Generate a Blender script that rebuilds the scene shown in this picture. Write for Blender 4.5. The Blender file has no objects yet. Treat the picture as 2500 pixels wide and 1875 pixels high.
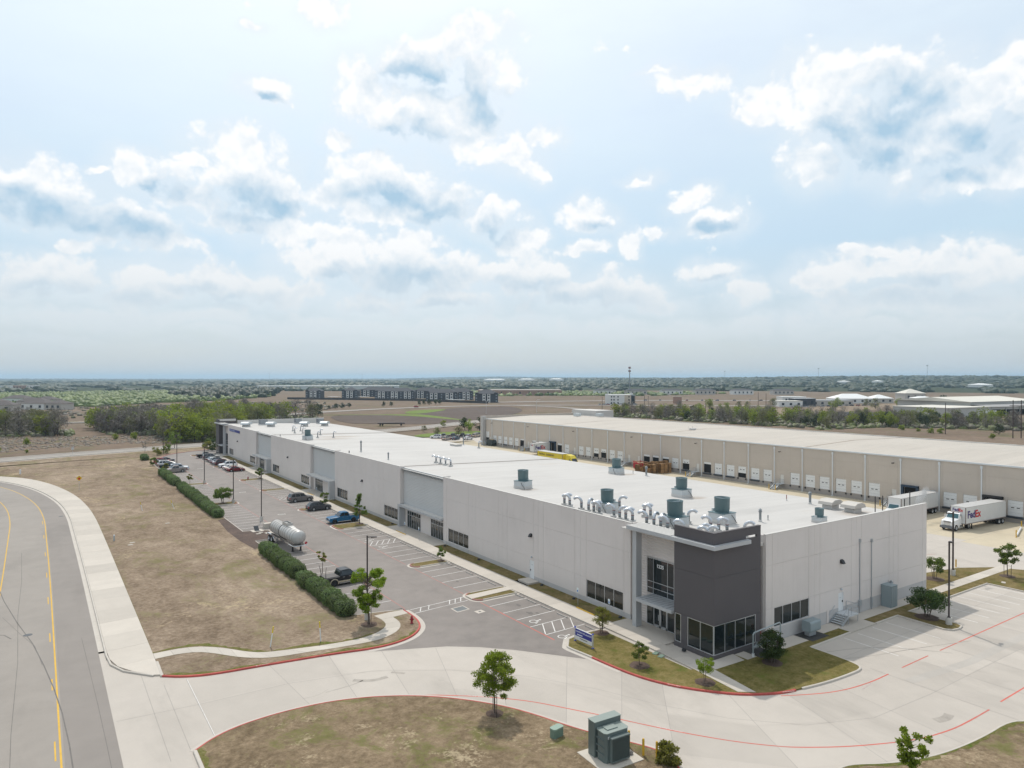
import bpy, bmesh, math, random
from math import sin, cos, pi, radians, atan2, hypot, sqrt, exp
from mathutils import Vector, Matrix
import numpy as np

random.seed(7)
scene = bpy.context.scene
COL = scene.collection

# ------------------------------------------------------------------ camera
CAM_AZ = radians(33.912)          # the view is turned this far clockwise from +Y
cam_data = bpy.data.cameras.new('camera')
cam_data.sensor_width = 36.0
cam_data.lens = 36.0 * 1721.0 / 2500.0
cam_data.clip_start = 0.5
cam_data.clip_end = 40000.0
camera = bpy.data.objects.new('camera', cam_data)
COL.objects.link(camera)
camera.location = (0.0, 0.0, 26.5)
camera.rotation_euler = (radians(90.0 - 0.483), 0.0, -CAM_AZ)
scene.camera = camera

# ------------------------------------------------------------------ sky and sun
SUN_DIR = Vector((0.235, 0.64, 1.0)).normalized()     # towards the sun, read from the cast shadows
SUN_EL = math.asin(SUN_DIR.z)
SUN_AZ = atan2(SUN_DIR.x, SUN_DIR.y)                  # clockwise from +Y
SUN_STRENGTH = 2.0
WORLD_STRENGTH = 0.1
EXPOSURE = 0.36

scene.view_settings.view_transform = 'Standard'
scene.view_settings.look = 'None'
scene.view_settings.gamma = 1.0
scene.view_settings.exposure = EXPOSURE
scene.view_settings.use_curve_mapping = False
scene.render.engine = 'CYCLES'
scene.cycles.max_bounces = 6
scene.cycles.diffuse_bounces = 3
scene.cycles.glossy_bounces = 2
scene.cycles.transmission_bounces = 3
scene.cycles.transparent_max_bounces = 8
scene.cycles.volume_bounces = 0
scene.cycles.use_denoising = True

sun_data = bpy.data.lights.new('sun', 'SUN')
sun_data.energy = SUN_STRENGTH
sun_data.angle = radians(0.9)
sun_data.color = (1.0, 0.95, 0.87)
sun = bpy.data.objects.new('sun', sun_data)
COL.objects.link(sun)
sun.rotation_euler = SUN_DIR.to_track_quat('Z', 'Y').to_euler()
sun.location = SUN_DIR * 300

world = bpy.data.worlds.new('World')
scene.world = world
world.use_nodes = True


class NT:
    """small helper for writing node trees"""
    def __init__(self, tree):
        self.t = tree
        tree.nodes.clear()

    def n(self, typ, **kw):
        nd = self.t.nodes.new(typ)
        for k, v in kw.items():
            setattr(nd, k, v)
        return nd

    def put(self, sock, v):
        if v is None:
            return
        if hasattr(v, 'is_output'):
            self.t.links.new(v, sock)
        else:
            sock.default_value = v

    def m(self, op, a, b=None, c=None, clamp=False):
        nd = self.n('ShaderNodeMath', operation=op)
        nd.use_clamp = clamp
        for i, v in enumerate((a, b, c)):
            self.put(nd.inputs[i], v)
        return nd.outputs[0]

    def v(self, op, a, b=None, c=None, out=0):
        nd = self.n('ShaderNodeVectorMath', operation=op)
        for i, v in enumerate((a, b, c)):
            self.put(nd.inputs[i], v)
        if op in ('LENGTH', 'DOT_PRODUCT', 'DISTANCE'):
            return nd.outputs['Value']
        return nd.outputs[0]

    def mix(self, f, a, b, blend='MIX'):
        nd = self.n('ShaderNodeMix', data_type='RGBA', blend_type=blend)
        self.put(nd.inputs[0], f)
        for s, v in ((nd.inputs[6], a), (nd.inputs[7], b)):
            if isinstance(v, (tuple, list)) and len(v) == 3:
                v = (*v, 1.0)
            self.put(s, v)
        return nd.outputs[2]

    def ramp(self, f, stops, interp='LINEAR'):
        nd = self.n('ShaderNodeValToRGB')
        cr = nd.color_ramp
        cr.interpolation = interp
        while len(cr.elements) < len(stops):
            cr.elements.new(0.5)
        for e, (p, c) in zip(cr.elements, stops):
            e.position = p
            e.color = (c, c, c, 1) if isinstance(c, (int, float)) else (*c, 1)
        self.put(nd.inputs[0], f)
        return nd.outputs[0]

    def rng(self, x, a, b, c=0.0, d=1.0, smooth=False):
        nd = self.n('ShaderNodeMapRange', interpolation_type='SMOOTHSTEP' if smooth else 'LINEAR')
        for i, v in enumerate((x, a, b, c, d)):
            self.put(nd.inputs[i], v)
        return nd.outputs[0]

    def noise(self, vec, scale, detail=4.0, rough=0.55, dist=0.0):
        nd = self.n('ShaderNodeTexNoise')
        self.put(nd.inputs['Vector'], vec)
        nd.inputs['Scale'].default_value = scale
        nd.inputs['Detail'].default_value = detail
        nd.inputs['Roughness'].default_value = rough
        nd.inputs['Distortion'].default_value = dist
        return nd.outputs[0]

    def xyz(self, x, y, z):
        nd = self.n('ShaderNodeCombineXYZ')
        for i, v in enumerate((x, y, z)):
            self.put(nd.inputs[i], v)
        return nd.outputs[0]

    def sep(self, vec):
        nd = self.n('ShaderNodeSeparateXYZ')
        self.put(nd.inputs[0], vec)
        return nd.outputs


# Cumulus of this sky, each a lobe: azimuth and elevation (degrees, azimuth counted from the view axis), half width, half height
CLOUD_LOBES = [
    (-34.66, 12.74, 3.72, 2.48),
    (-32.11, 12.17, 3.64, 2.40),
    (-29.41, 11.39, 3.53, 2.30),
    (-27.21, 10.34, 2.17, 2.00),
    (-28.13, 14.73, 2.80, 1.67),
    (-26.28, 13.98, 2.89, 1.86),
    (-24.79, 13.15, 2.44, 1.53),
    (-31.02, 14.65, 1.24, 0.47),
    (-21.85, 16.75, 3.64, 1.87),
    (-20.11, 15.06, 4.29, 3.15),
    (-18.02, 14.05, 3.06, 2.57),
    (-22.42, 15.26, 2.35, 1.82),
    (-24.10, 15.79, 1.76, 0.71),
    (-11.50, 16.28, 3.65, 1.91),
    (-8.92, 15.19, 4.75, 2.53),
    (-6.14, 13.89, 3.76, 1.98),
    (-3.66, 25.38, 4.63, 1.89),
    (-2.16, 23.34, 3.80, 2.32),
    (-7.94, 23.98, 3.94, 1.92),
    (-10.37, 21.32, 4.09, 2.17),
    (-6.63, 20.65, 5.01, 2.39),
    (-3.33, 19.57, 4.21, 2.06),
    (-0.50, 17.96, 3.81, 2.30),
    (1.33, 16.59, 1.90, 1.24),
    (-11.50, 22.93, 2.84, 1.76),
    (-14.96, 26.62, 2.37, 1.31),
    (-14.03, 18.77, 1.59, 1.10),
    (2.66, 18.99, 1.48, 1.13),
    (-19.07, 20.70, 2.45, 1.26),
    (-20.25, 25.19, 1.30, 0.52),
    (-1.66, 12.38, 3.59, 1.69),
    (0.33, 10.95, 2.96, 1.63),
    (-20.69, 11.76, 5.55, 1.06),
    (-16.20, 11.30, 5.85, 1.48),
    (-12.13, 10.24, 4.85, 2.08),
    (-11.50, 8.52, 4.06, 1.38),
    (-10.53, 12.96, 4.50, 1.38),
    (-14.65, 14.29, 2.77, 1.54),
    (-33.98, 7.22, 3.34, 1.66),
    (-31.51, 6.72, 2.77, 1.49),
    (-35.33, 6.30, 1.69, 1.36),
    (-26.82, 7.33, 4.04, 1.56),
    (-22.99, 7.56, 4.30, 1.76),
    (-20.11, 7.25, 3.54, 1.41),
    (-28.13, 5.94, 2.96, 1.11),
    (-14.65, 8.73, 4.35, 1.84),
    (-8.92, 8.75, 6.19, 2.53),
    (-3.82, 8.34, 4.63, 2.15),
    (-5.64, 6.04, 5.02, 1.17),
    (-11.50, 5.79, 4.47, 1.15),
    (1.33, 8.52, 4.01, 2.56),
    (6.63, 6.94, 5.42, 1.90),
    (9.89, 6.56, 3.08, 1.48),
    (11.50, 5.79, 2.84, 0.90),
    (20.69, 20.50, 4.07, 2.08),
    (23.55, 20.93, 4.62, 2.10),
    (26.82, 20.81, 4.71, 2.04),
    (29.66, 19.67, 3.67, 2.02),
    (24.93, 18.17, 4.35, 2.94),
    (22.99, 15.49, 2.15, 2.24),
    (28.64, 16.83, 4.56, 3.23),
    (18.62, 19.92, 2.28, 0.99),
    (30.65, 17.30, 2.50, 2.65),
    (33.75, 18.64, 2.48, 1.96),
    (35.33, 19.64, 2.39, 1.99),
    (35.33, 17.45, 2.53, 1.88),
    (33.29, 16.07, 3.25, 2.28),
    (35.55, 14.14, 2.24, 1.94),
    (32.59, 13.83, 3.30, 1.18),
    (14.03, 22.45, 3.38, 1.19),
    (11.50, 22.99, 1.62, 0.42),
    (5.97, 12.95, 2.84, 1.60),
    (15.89, 11.93, 2.74, 1.48),
    (14.34, 13.70, 1.98, 1.16),
    (9.24, 10.75, 1.73, 1.45),
    (5.31, 10.42, 2.60, 0.73),
    (11.66, 11.77, 1.30, 0.64),
    (10.53, 15.82, 1.31, 0.69),
    (26.28, 7.80, 4.25, 1.56),
    (31.02, 7.74, 3.88, 1.96),
    (34.32, 7.19, 3.03, 1.89),
    (23.55, 7.07, 3.02, 1.15),
    (24.93, 4.76, 3.13, 1.22),
    (28.90, 5.32, 4.86, 1.25),
    (33.75, 5.05, 3.80, 1.26),
    (27.08, 9.05, 3.02, 0.81),
    (15.58, 8.00, 2.55, 1.04),
    (18.33, 6.33, 2.10, 1.11),
    (-27.61, 10.30, 1.99, 0.91),
    (-31.39, 9.10, 1.85, 0.70),
    (-25.75, 9.89, 2.06, 0.74),
    (-17.72, 6.41, 3.45, 1.03),
    (-15.89, 4.25, 4.69, 0.73),
    (-28.90, 4.16, 4.54, 0.81),
    (-33.29, 4.25, 3.55, 0.70),
    (-23.55, 4.66, 4.26, 0.77),
    (-20.11, 3.53, 5.97, 0.55),
    (-11.50, 4.01, 5.68, 0.74),
    (-5.64, 4.07, 5.86, 0.75),
    (0.00, 4.42, 5.07, 0.76),
    (5.97, 4.07, 5.02, 0.67),
    (-31.39, 2.64, 5.55, 0.43),
    (10.21, 3.37, 4.91, 0.50),
    (26.28, 3.37, 4.76, 0.60),
    (31.87, 3.47, 3.96, 0.64),
    (34.89, 3.63, 2.56, 0.62),
    (-8.27, 2.73, 8.28, 0.42),
    (28.90, 2.27, 6.48, 0.37),
    (-16.51, 10.20, 2.33, 1.18),
    (-7.94, 10.85, 3.32, 1.41),
    (-17.12, 12.61, 2.32, 1.35),
    (-17.72, 14.67, 1.53, 0.94),
    (14.65, 4.05, 3.56, 0.73),
    (19.22, 4.24, 2.45, 0.87),
    (22.42, 4.09, 1.63, 0.86),
]
CLOUD_BASES = [
    (-32.59, 11.16, 3.97, 1.51),
    (-29.15, 10.44, 3.41, 1.13),
    (-34.66, 11.69, 2.02, 1.18),
    (-20.11, 13.15, 3.78, 1.93),
    (-18.33, 13.13, 2.35, 1.34),
    (-26.02, 13.31, 1.81, 0.79),
    (-9.73, 14.24, 4.17, 1.24),
    (-6.30, 13.10, 2.58, 0.84),
    (-6.30, 22.95, 4.05, 1.41),
    (-8.59, 18.81, 4.37, 1.32),
    (-2.33, 21.34, 2.23, 1.29),
    (-1.17, 11.43, 2.42, 0.86),
    (-19.07, 20.15, 1.33, 0.43),
    (-33.52, 5.84, 3.63, 0.86),
    (-27.61, 5.68, 3.81, 0.72),
    (-21.85, 6.10, 3.85, 0.62),
    (-24.10, 6.75, 2.17, 0.54),
    (-8.75, 7.46, 5.46, 1.23),
    (-5.31, 5.39, 4.44, 0.66),
    (-11.50, 5.14, 3.94, 0.58),
    (-14.03, 7.48, 2.11, 0.71),
    (1.33, 7.22, 3.35, 0.88),
    (4.98, 5.78, 5.55, 1.03),
    (28.64, 18.02, 3.73, 2.52),
    (28.90, 17.45, 2.14, 1.43),
    (26.55, 15.62, 3.73, 1.55),
    (24.38, 17.42, 1.86, 1.24),
    (34.44, 15.61, 3.04, 1.57),
    (31.63, 14.37, 3.51, 1.34),
    (27.61, 5.44, 3.51, 0.79),
    (32.59, 5.45, 3.97, 0.87),
    (30.41, 6.66, 2.50, 0.57),
    (16.05, 11.46, 1.72, 0.55),
    (15.89, 7.42, 1.55, 0.35),
    (6.63, 12.15, 1.47, 0.50),
]


def build_world():
    w = NT(world.node_tree)
    d = w.n('ShaderNodeTexCoord').outputs['Generated']
    fwd = (sin(CAM_AZ), cos(CAM_AZ), 0.0)
    rgt = (cos(CAM_AZ), -sin(CAM_AZ), 0.0)
    az = w.m('ARCTAN2', w.v('DOT_PRODUCT', d, rgt), w.v('DOT_PRODUCT', d, fwd))
    el = w.m('ARCSINE', w.sep(d)[2])
    p = w.xyz(az, el, 0.0)
    # warped lookup so that the lobes lose their ellipse look
    n1 = w.n('ShaderNodeTexNoise')
    w.put(n1.inputs['Vector'], p)
    n1.inputs['Scale'].default_value = 9.0
    n1.inputs['Detail'].default_value = 5.0
    n1.inputs['Roughness'].default_value = 0.6
    warp = w.v('MULTIPLY', w.v('SUBTRACT', n1.outputs['Color'], (0.5, 0.5, 0.5)), (0.11, 0.075, 0.0))
    pw = w.v('ADD', p, warp)

    def field(lobes):
        acc = None
        for (a, e, ra, re) in lobes:
            inv = (1 / radians(ra), 1 / radians(re), 0.0)
            q = w.v('MULTIPLY_ADD', pw, inv, (-radians(a) * inv[0], -radians(e) * inv[1], 0.0))
            f = w.m('SUBTRACT', 1.0, w.v('LENGTH', q))
            if acc is None:
                acc = f
            else:
                acc = w.m('SMOOTH_MAX', acc, f, 0.12)
        return acc

    body = field(CLOUD_LOBES)
    base = field(CLOUD_BASES)
    def puffs(vec):
        vo = w.n('ShaderNodeTexVoronoi', feature='SMOOTH_F1', voronoi_dimensions='2D')
        w.put(vo.inputs['Vector'], vec)
        vo.inputs['Scale'].default_value = 21.0
        vo.inputs['Detail'].default_value = 3.0
        vo.inputs['Roughness'].default_value = 0.55
        vo.inputs['Smoothness'].default_value = 0.55
        return w.m('SUBTRACT', 1.0, vo.outputs['Distance'])
    fine = w.noise(p, 26.0, 6.0, 0.62)
    pq = w.v('ADD', p, w.v('MULTIPLY', w.v('SUBTRACT', n1.outputs['Color'], (0.5, 0.5, 0.5)), (0.05, 0.04, 0.0)))
    puff = puffs(pq)
    puff_up = puffs(w.v('ADD', pq, (0.0, 0.011, 0.0)))
    # loose cloud everywhere, thicker near the horizon and out of the modelled part of the sky
    pl = w.v('MULTIPLY', p, (1.0, 2.4, 1.0))
    loose_n = w.noise(pl, 5.5, 6.0, 0.6, 0.3)
    low = w.rng(el, radians(1.5), radians(11), 1.0, 0.0, True)
    away = w.rng(w.m('ABSOLUTE', az), radians(37), radians(55), 0.0, 1.0, True)
    high = w.rng(el, radians(30), radians(45), 0.0, 1.0, True)
    amount = w.m('ADD', w.m('MULTIPLY', low, 0.2), w.m('MULTIPLY', w.m('MAXIMUM', away, high), 0.11))
    loose = w.m('MULTIPLY', w.m('ADD', w.m('SUBTRACT', loose_n, 0.63), amount), 4.0)
    den = w.m('ADD', w.m('MAXIMUM', body, w.m('MINIMUM', loose, 0.5)), w.m('ADD', w.m('MULTIPLY', w.m('SUBTRACT', fine, 0.5), 1.0), w.m('MULTIPLY', w.m('SUBTRACT', puff, 0.33), 0.75)))
    alpha = w.rng(den, -0.02, 0.42, 0.0, 1.0, True)
    halo = w.m('MULTIPLY', w.rng(w.m('ADD', body, w.m('MULTIPLY', w.m('SUBTRACT', fine, 0.5), 0.5)), -0.5, 0.4, 0.0, 1.0, True), 0.4)
    # clear sky: Nishita behind a thin high veil that glows towards the sun
    sky = w.n('ShaderNodeTexSky', sky_type='NISHITA')
    sky.sun_disc = False
    sky.sun_elevation = SUN_EL
    sky.sun_rotation = SUN_AZ
    sky.altitude = 200.0
    sky.air_density = 1.0
    sky.dust_density = 2.0
    sky.ozone_density = 1.5
    g = 10.0                                            # Background strength is 0.1
    c = lambda r, gg, b: (r * g, gg * g, b * g)
    veil_n = w.noise(w.v('MULTIPLY', p, (1.0, 3.0, 1.0)), 3.0, 5.0, 0.6)
    toward = w.m('MAXIMUM', w.v('DOT_PRODUCT', d, tuple(SUN_DIR)), 0.0)
    glow = w.m('POWER', toward, 7.0)
    veil_col = w.ramp(w.rng(el, 0.0, radians(32)), [(0.0, (0.47, 0.515, 0.545)), (0.12, (0.49, 0.56, 0.605)), (0.32, (0.46, 0.595, 0.695)), (0.6, (0.56, 0.665, 0.75)), (1.0, (0.64, 0.715, 0.78))])
    veil_col = w.v('MULTIPLY', veil_col, (g, g, g))
    clear = w.mix(w.rng(veil_n, 0.3, 0.75, 0.72, 1.0), sky.outputs[0], veil_col)
    gl = w.n('ShaderNodeVectorMath', operation='SCALE')
    gl.inputs[0].default_value = c(0.34, 0.30, 0.25)
    w.put(gl.inputs['Scale'], glow)
    clear = w.v('ADD', clear, gl.outputs[0])
    # cloud colour: bright thin rims, grey-blue thick middles and bases
    thick = w.rng(den, 0.25, 1.0, 0.0, 1.0, True)
    core = w.rng(w.m('ADD', base, w.m('MULTIPLY', w.m('SUBTRACT', fine, 0.5), 0.4)), -0.7, 0.85, 0.0, 1.0, True)
    relief = w.m('MULTIPLY', w.m('SUBTRACT', puff, puff_up), 1.6)
    shade = w.m('ADD', w.m('ADD', w.m('MULTIPLY', core, 0.85), w.m('MULTIPLY', thick, 0.12)), w.m('MULTIPLY', relief, -0.32), clamp=True)
    ccol = w.mix(shade, c(0.80, 0.805, 0.81), c(0.33, 0.48, 0.61))
    hz = w.rng(el, radians(1.0), radians(13), 0.0, 1.0, True)
    ccol = w.mix(hz, c(0.55, 0.595, 0.625), ccol)
    halo = w.m('MULTIPLY', halo, w.rng(el, radians(1.2), radians(6), 0.0, 1.0, True))
    clear = w.mix(halo, clear, c(0.66, 0.70, 0.735))
    cov = w.m('MULTIPLY', alpha, w.rng(el, radians(1.2), radians(8), 0.0, 0.97, True))
    col = w.mix(cov, clear, ccol)
    bg = w.n('ShaderNodeBackground')
    bg.inputs['Strength'].default_value = WORLD_STRENGTH
    w.put(bg.inputs['Color'], col)
    out = w.n('ShaderNodeOutputWorld')
    w.t.links.new(bg.outputs[0], out.inputs['Surface'])
    world.cycles.sampling_method = 'MANUAL'
    world.cycles.sample_map_resolution = 512


build_world()

# ------------------------------------------------------------------ object helpers
def link(o, parent=None):
    COL.objects.link(o)
    if parent is not None:
        o.parent = parent
    return o


def tag(o, label=None, cat=None, group=None, kind=None):
    if label:
        o['label'] = label
    if cat:
        o['category'] = cat
    if group:
        o['group'] = group
    if kind:
        o['kind'] = kind
    return o


def thing(name, label, cat, loc=(0, 0, 0), rz=0.0, group=None):
    o = bpy.data.objects.new(name, None)
    o.empty_display_size = 0.3
    link(o)
    o.location = loc
    o.rotation_euler = (0, 0, rz)
    return tag(o, label, cat, group)


def place(mesh, name, parent=None, loc=None, rz=0.0):
    o = bpy.data.objects.new(name, mesh)
    link(o, parent)
    if loc is not None:
        o.location = loc
    if rz:
        o.rotation_euler = (0, 0, rz)
    return o


def copy_tree(o, parent=None):
    c = o.copy()
    COL.objects.link(c)
    c.parent = parent
    for ch in o.children:
        copy_tree(ch, c)
    return c


class MB:
    """collects shapes and makes ONE mesh of them"""
    def __init__(self):
        self.v, self.f, self.mi, self.k = [], [], [], 0

    def add(self, vs, fs, k=None):
        b = len(self.v)
        self.v.extend(vs)
        self.f.extend([tuple(i + b for i in f) for f in fs])
        self.mi.extend([self.k if k is None else k] * len(fs))
        return self

    def box(self, x0, x1, y0, y1, z0, z1, k=None):
        vs = [(x, y, z) for z in (z0, z1) for y in (y0, y1) for x in (x0, x1)]
        return self.add(vs, [(0, 2, 3, 1), (4, 5, 7, 6), (0, 1, 5, 4), (2, 6, 7, 3), (0, 4, 6, 2), (1, 3, 7, 5)], k)

    def cbox(self, c, s, k=None, rz=0.0, ch=0.0):
        """box by centre and size, turned about z, its upright edges chamfered by ch"""
        hx, hy, hz = s[0] / 2, s[1] / 2, s[2] / 2
        if ch:
            pl = [(hx - ch, -hy), (hx, -hy + ch), (hx, hy - ch), (hx - ch, hy), (-hx + ch, hy), (-hx, hy - ch), (-hx, -hy + ch), (-hx + ch, -hy)]
        else:
            pl = [(hx, -hy), (hx, hy), (-hx, hy), (-hx, -hy)]
        cr, sr = cos(rz), sin(rz)
        pl = [(c[0] + x * cr - y * sr, c[1] + x * sr + y * cr) for x, y in pl]
        return self.prism(pl, c[2] - hz, c[2] + hz, k)

    def prism(self, pl, z0, z1, k=None, bottom=True):
        n = len(pl)
        vs = [(x, y, z0) for x, y in pl] + [(x, y, z1) for x, y in pl]
        fs = [(i, (i + 1) % n, n + (i + 1) % n, n + i) for i in range(n)] + [tuple(range(n, 2 * n))]
        if bottom:
            fs.append(tuple(range(n - 1, -1, -1)))
        return self.add(vs, fs, k)

    def sheet(self, pl, z, k=None):
        return self.add([(x, y, z) for x, y in pl], [tuple(range(len(pl)))], k)

    def quad(self, a, b, c, d, k=None):
        return self.add([a, b, c, d], [(0, 1, 2, 3)], k)

    def cyl(self, p0, p1, r0, r1=None, n=12, k=None, caps=True):
        r1 = r0 if r1 is None else r1
        p0, p1 = Vector(p0), Vector(p1)
        ax = (p1 - p0).normalized()
        u = ax.orthogonal().normalized()
        w = ax.cross(u)
        vs = []
        for p, r in ((p0, r0), (p1, r1)):
            for i in range(n):
                a = 2 * pi * i / n
                vs.append(tuple(p + (u * cos(a) + w * sin(a)) * r))
        fs = [(i, (i + 1) % n, n + (i + 1) % n, n + i) for i in range(n)]
        if caps:
            fs += [tuple(range(n - 1, -1, -1)), tuple(range(n, 2 * n))]
        return self.add(vs, fs, k)

    def tube(self, pts, r, n=8, k=None, caps=True):
        pts = [Vector(p) for p in pts]
        rs = r if isinstance(r, (list, tuple)) else [r] * len(pts)
        vs, fs = [], []
        u = None
        for i, p in enumerate(pts):
            t = (pts[min(i + 1, len(pts) - 1)] - pts[max(i - 1, 0)]).normalized()
            u = t.orthogonal().normalized() if u is None else (u - t * u.dot(t)).normalized()
            w = t.cross(u)
            for j in range(n):
                a = 2 * pi * j / n
                vs.append(tuple(p + (u * cos(a) + w * sin(a)) * rs[i]))
        for i in range(len(pts) - 1):
            for j in range(n):
                a, b = i * n + j, i * n + (j + 1) % n
                fs.append((a, b, b + n, a + n))
        if caps:
            fs += [tuple(range(n - 1, -1, -1)), tuple(range(len(vs) - n, len(vs)))]
        return self.add(vs, fs, k)

    def lathe(self, prof, n=16, k=None, c=(0, 0, 0), axis='z'):
        vs, fs = [], []
        for r, z in prof:
            for j in range(n):
                a = 2 * pi * j / n
                x, y = r * cos(a), r * sin(a)
                q = (x, y, z) if axis == 'z' else ((z, x, y) if axis == 'x' else (y, z, x))
                vs.append((q[0] + c[0], q[1] + c[1], q[2] + c[2]))
        for i in range(len(prof) - 1):
            for j in range(n):
                a, b = i * n + j, i * n + (j + 1) % n
                fs.append((a, b, b + n, a + n))
        return self.add(vs, fs, k)

    def ball(self, c, r, n=8, m=5, k=None, sz=1.0):
        prof = [(max(r * sin(pi * i / m), 1e-4), -r * sz * cos(pi * i / m)) for i in range(m + 1)]
        return self.lathe(prof, n, k, c)

    def mesh(self, name, mats, smooth=False):
        me = bpy.data.meshes.new(name)
        me.from_pydata([tuple(p) for p in self.v], [], self.f)
        for m in (mats if isinstance(mats, (list, tuple)) else [mats]):
            me.materials.append(m)
        if any(self.mi):
            me.polygons.foreach_set('material_index', self.mi)
        if smooth:
            me.polygons.foreach_set('use_smooth', [True] * len(me.polygons))
        me.update()
        return me

    def obj(self, name, mats, parent=None, smooth=False, loc=None, rz=0.0):
        return place(self.mesh(name, mats, smooth), name, parent, loc, rz)


def structure(name, mb, mats, parent=None, smooth=False):
    o = mb.obj(name, mats, parent, smooth)
    if parent is None:
        o['kind'] = 'structure'
    return o


def mesh_np(name, verts, faces, mats, smooth=False, mat_idx=None):
    """mesh from numpy arrays; faces all have the same corner count"""
    me = bpy.data.meshes.new(name)
    nf, k = faces.shape
    me.vertices.add(len(verts))
    me.vertices.foreach_set('co', np.asarray(verts, np.float32).ravel())
    me.loops.add(nf * k)
    me.loops.foreach_set('vertex_index', faces.astype(np.int32).ravel())
    me.polygons.add(nf)
    me.polygons.foreach_set('loop_start', np.arange(0, nf * k, k, dtype=np.int32))
    for m in (mats if isinstance(mats, (list, tuple)) else [mats]):
        me.materials.append(m)
    if mat_idx is not None:
        me.polygons.foreach_set('material_index', np.asarray(mat_idx, np.int32))
    if smooth:
        me.polygons.foreach_set('use_smooth', np.ones(nf, bool))
    me.update(calc_edges=True)
    return me


# ------------------------------------------------------------------ polyline helpers
def resample(pts, step):
    out = [Vector(pts[0])]
    for a, b in zip(pts[:-1], pts[1:]):
        a, b = Vector(a), Vector(b)
        n = max(1, int(round((b - a).length / step)))
        for i in range(1, n + 1):
            out.append(a.lerp(b, i / n))
    return out


def smooth_line(pts, closed=False, it=2):
    for _ in range(it):
        o = []
        n = len(pts)
        for i in range(n if closed else n - 1):
            a, b = pts[i], pts[(i + 1) % n]
            o.append((a[0] * .75 + b[0] * .25, a[1] * .75 + b[1] * .25))
            o.append((a[0] * .25 + b[0] * .75, a[1] * .25 + b[1] * .75))
        if not closed:
            o = [pts[0]] + o + [pts[-1]]
        pts = o
    return pts


def offset_line(pts, d, closed=False):
    """to the left of the direction of travel for d > 0"""
    out, n = [], len(pts)
    for i in range(n):
        a = pts[(i - 1) % n] if (closed or i > 0) else pts[i]
        b = pts[(i + 1) % n] if (closed or i < n - 1) else pts[i]
        tx, ty = b[0] - a[0], b[1] - a[1]
        l = hypot(tx, ty) or 1.0
        out.append((pts[i][0] - ty / l * d, pts[i][1] + tx / l * d))
    return out


def strip(mb, L, R, z, k=None, closed=False):
    n = len(L)
    vs = [(*p, z) for p in L] + [(*p, z) for p in R]
    fs = [(i, (i + 1) % n, n + (i + 1) % n, n + i) for i in range(n if closed else n - 1)]
    return mb.add(vs, fs, k)


def band(mb, pts, w, z, k=None, closed=False):
    return strip(mb, offset_line(pts, w / 2, closed), offset_line(pts, -w / 2, closed), z, k, closed)


def kerb_mb(mb, pts, k=None, w=0.16, h=0.15, closed=False, z0=-0.05):
    """a kerb of rounded section along pts"""
    prof = [(-w / 2, z0), (-w / 2, h * .8), (-w * .3, h), (w * .3, h), (w / 2, h * .8), (w / 2 + .02, z0)]
    lines = [offset_line(pts, -o, closed) for o, _ in prof]
    n, q = len(pts), len(prof)
    vs = [(*lines[j][i], prof[j][1]) for i in range(n) for j in range(q)]
    fs = []
    for i in range(n if closed else n - 1):
        a, b = i * q, ((i + 1) % n) * q
        fs += [(a + j, a + j + 1, b + j + 1, b + j) for j in range(q - 1)]
    if not closed:
        fs += [tuple(range(q)), tuple(range(n * q - 1, n * q - q - 1, -1))]
    return mb.add(vs, fs, k)


# ------------------------------------------------------------------ materials
MATS = {}


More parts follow.
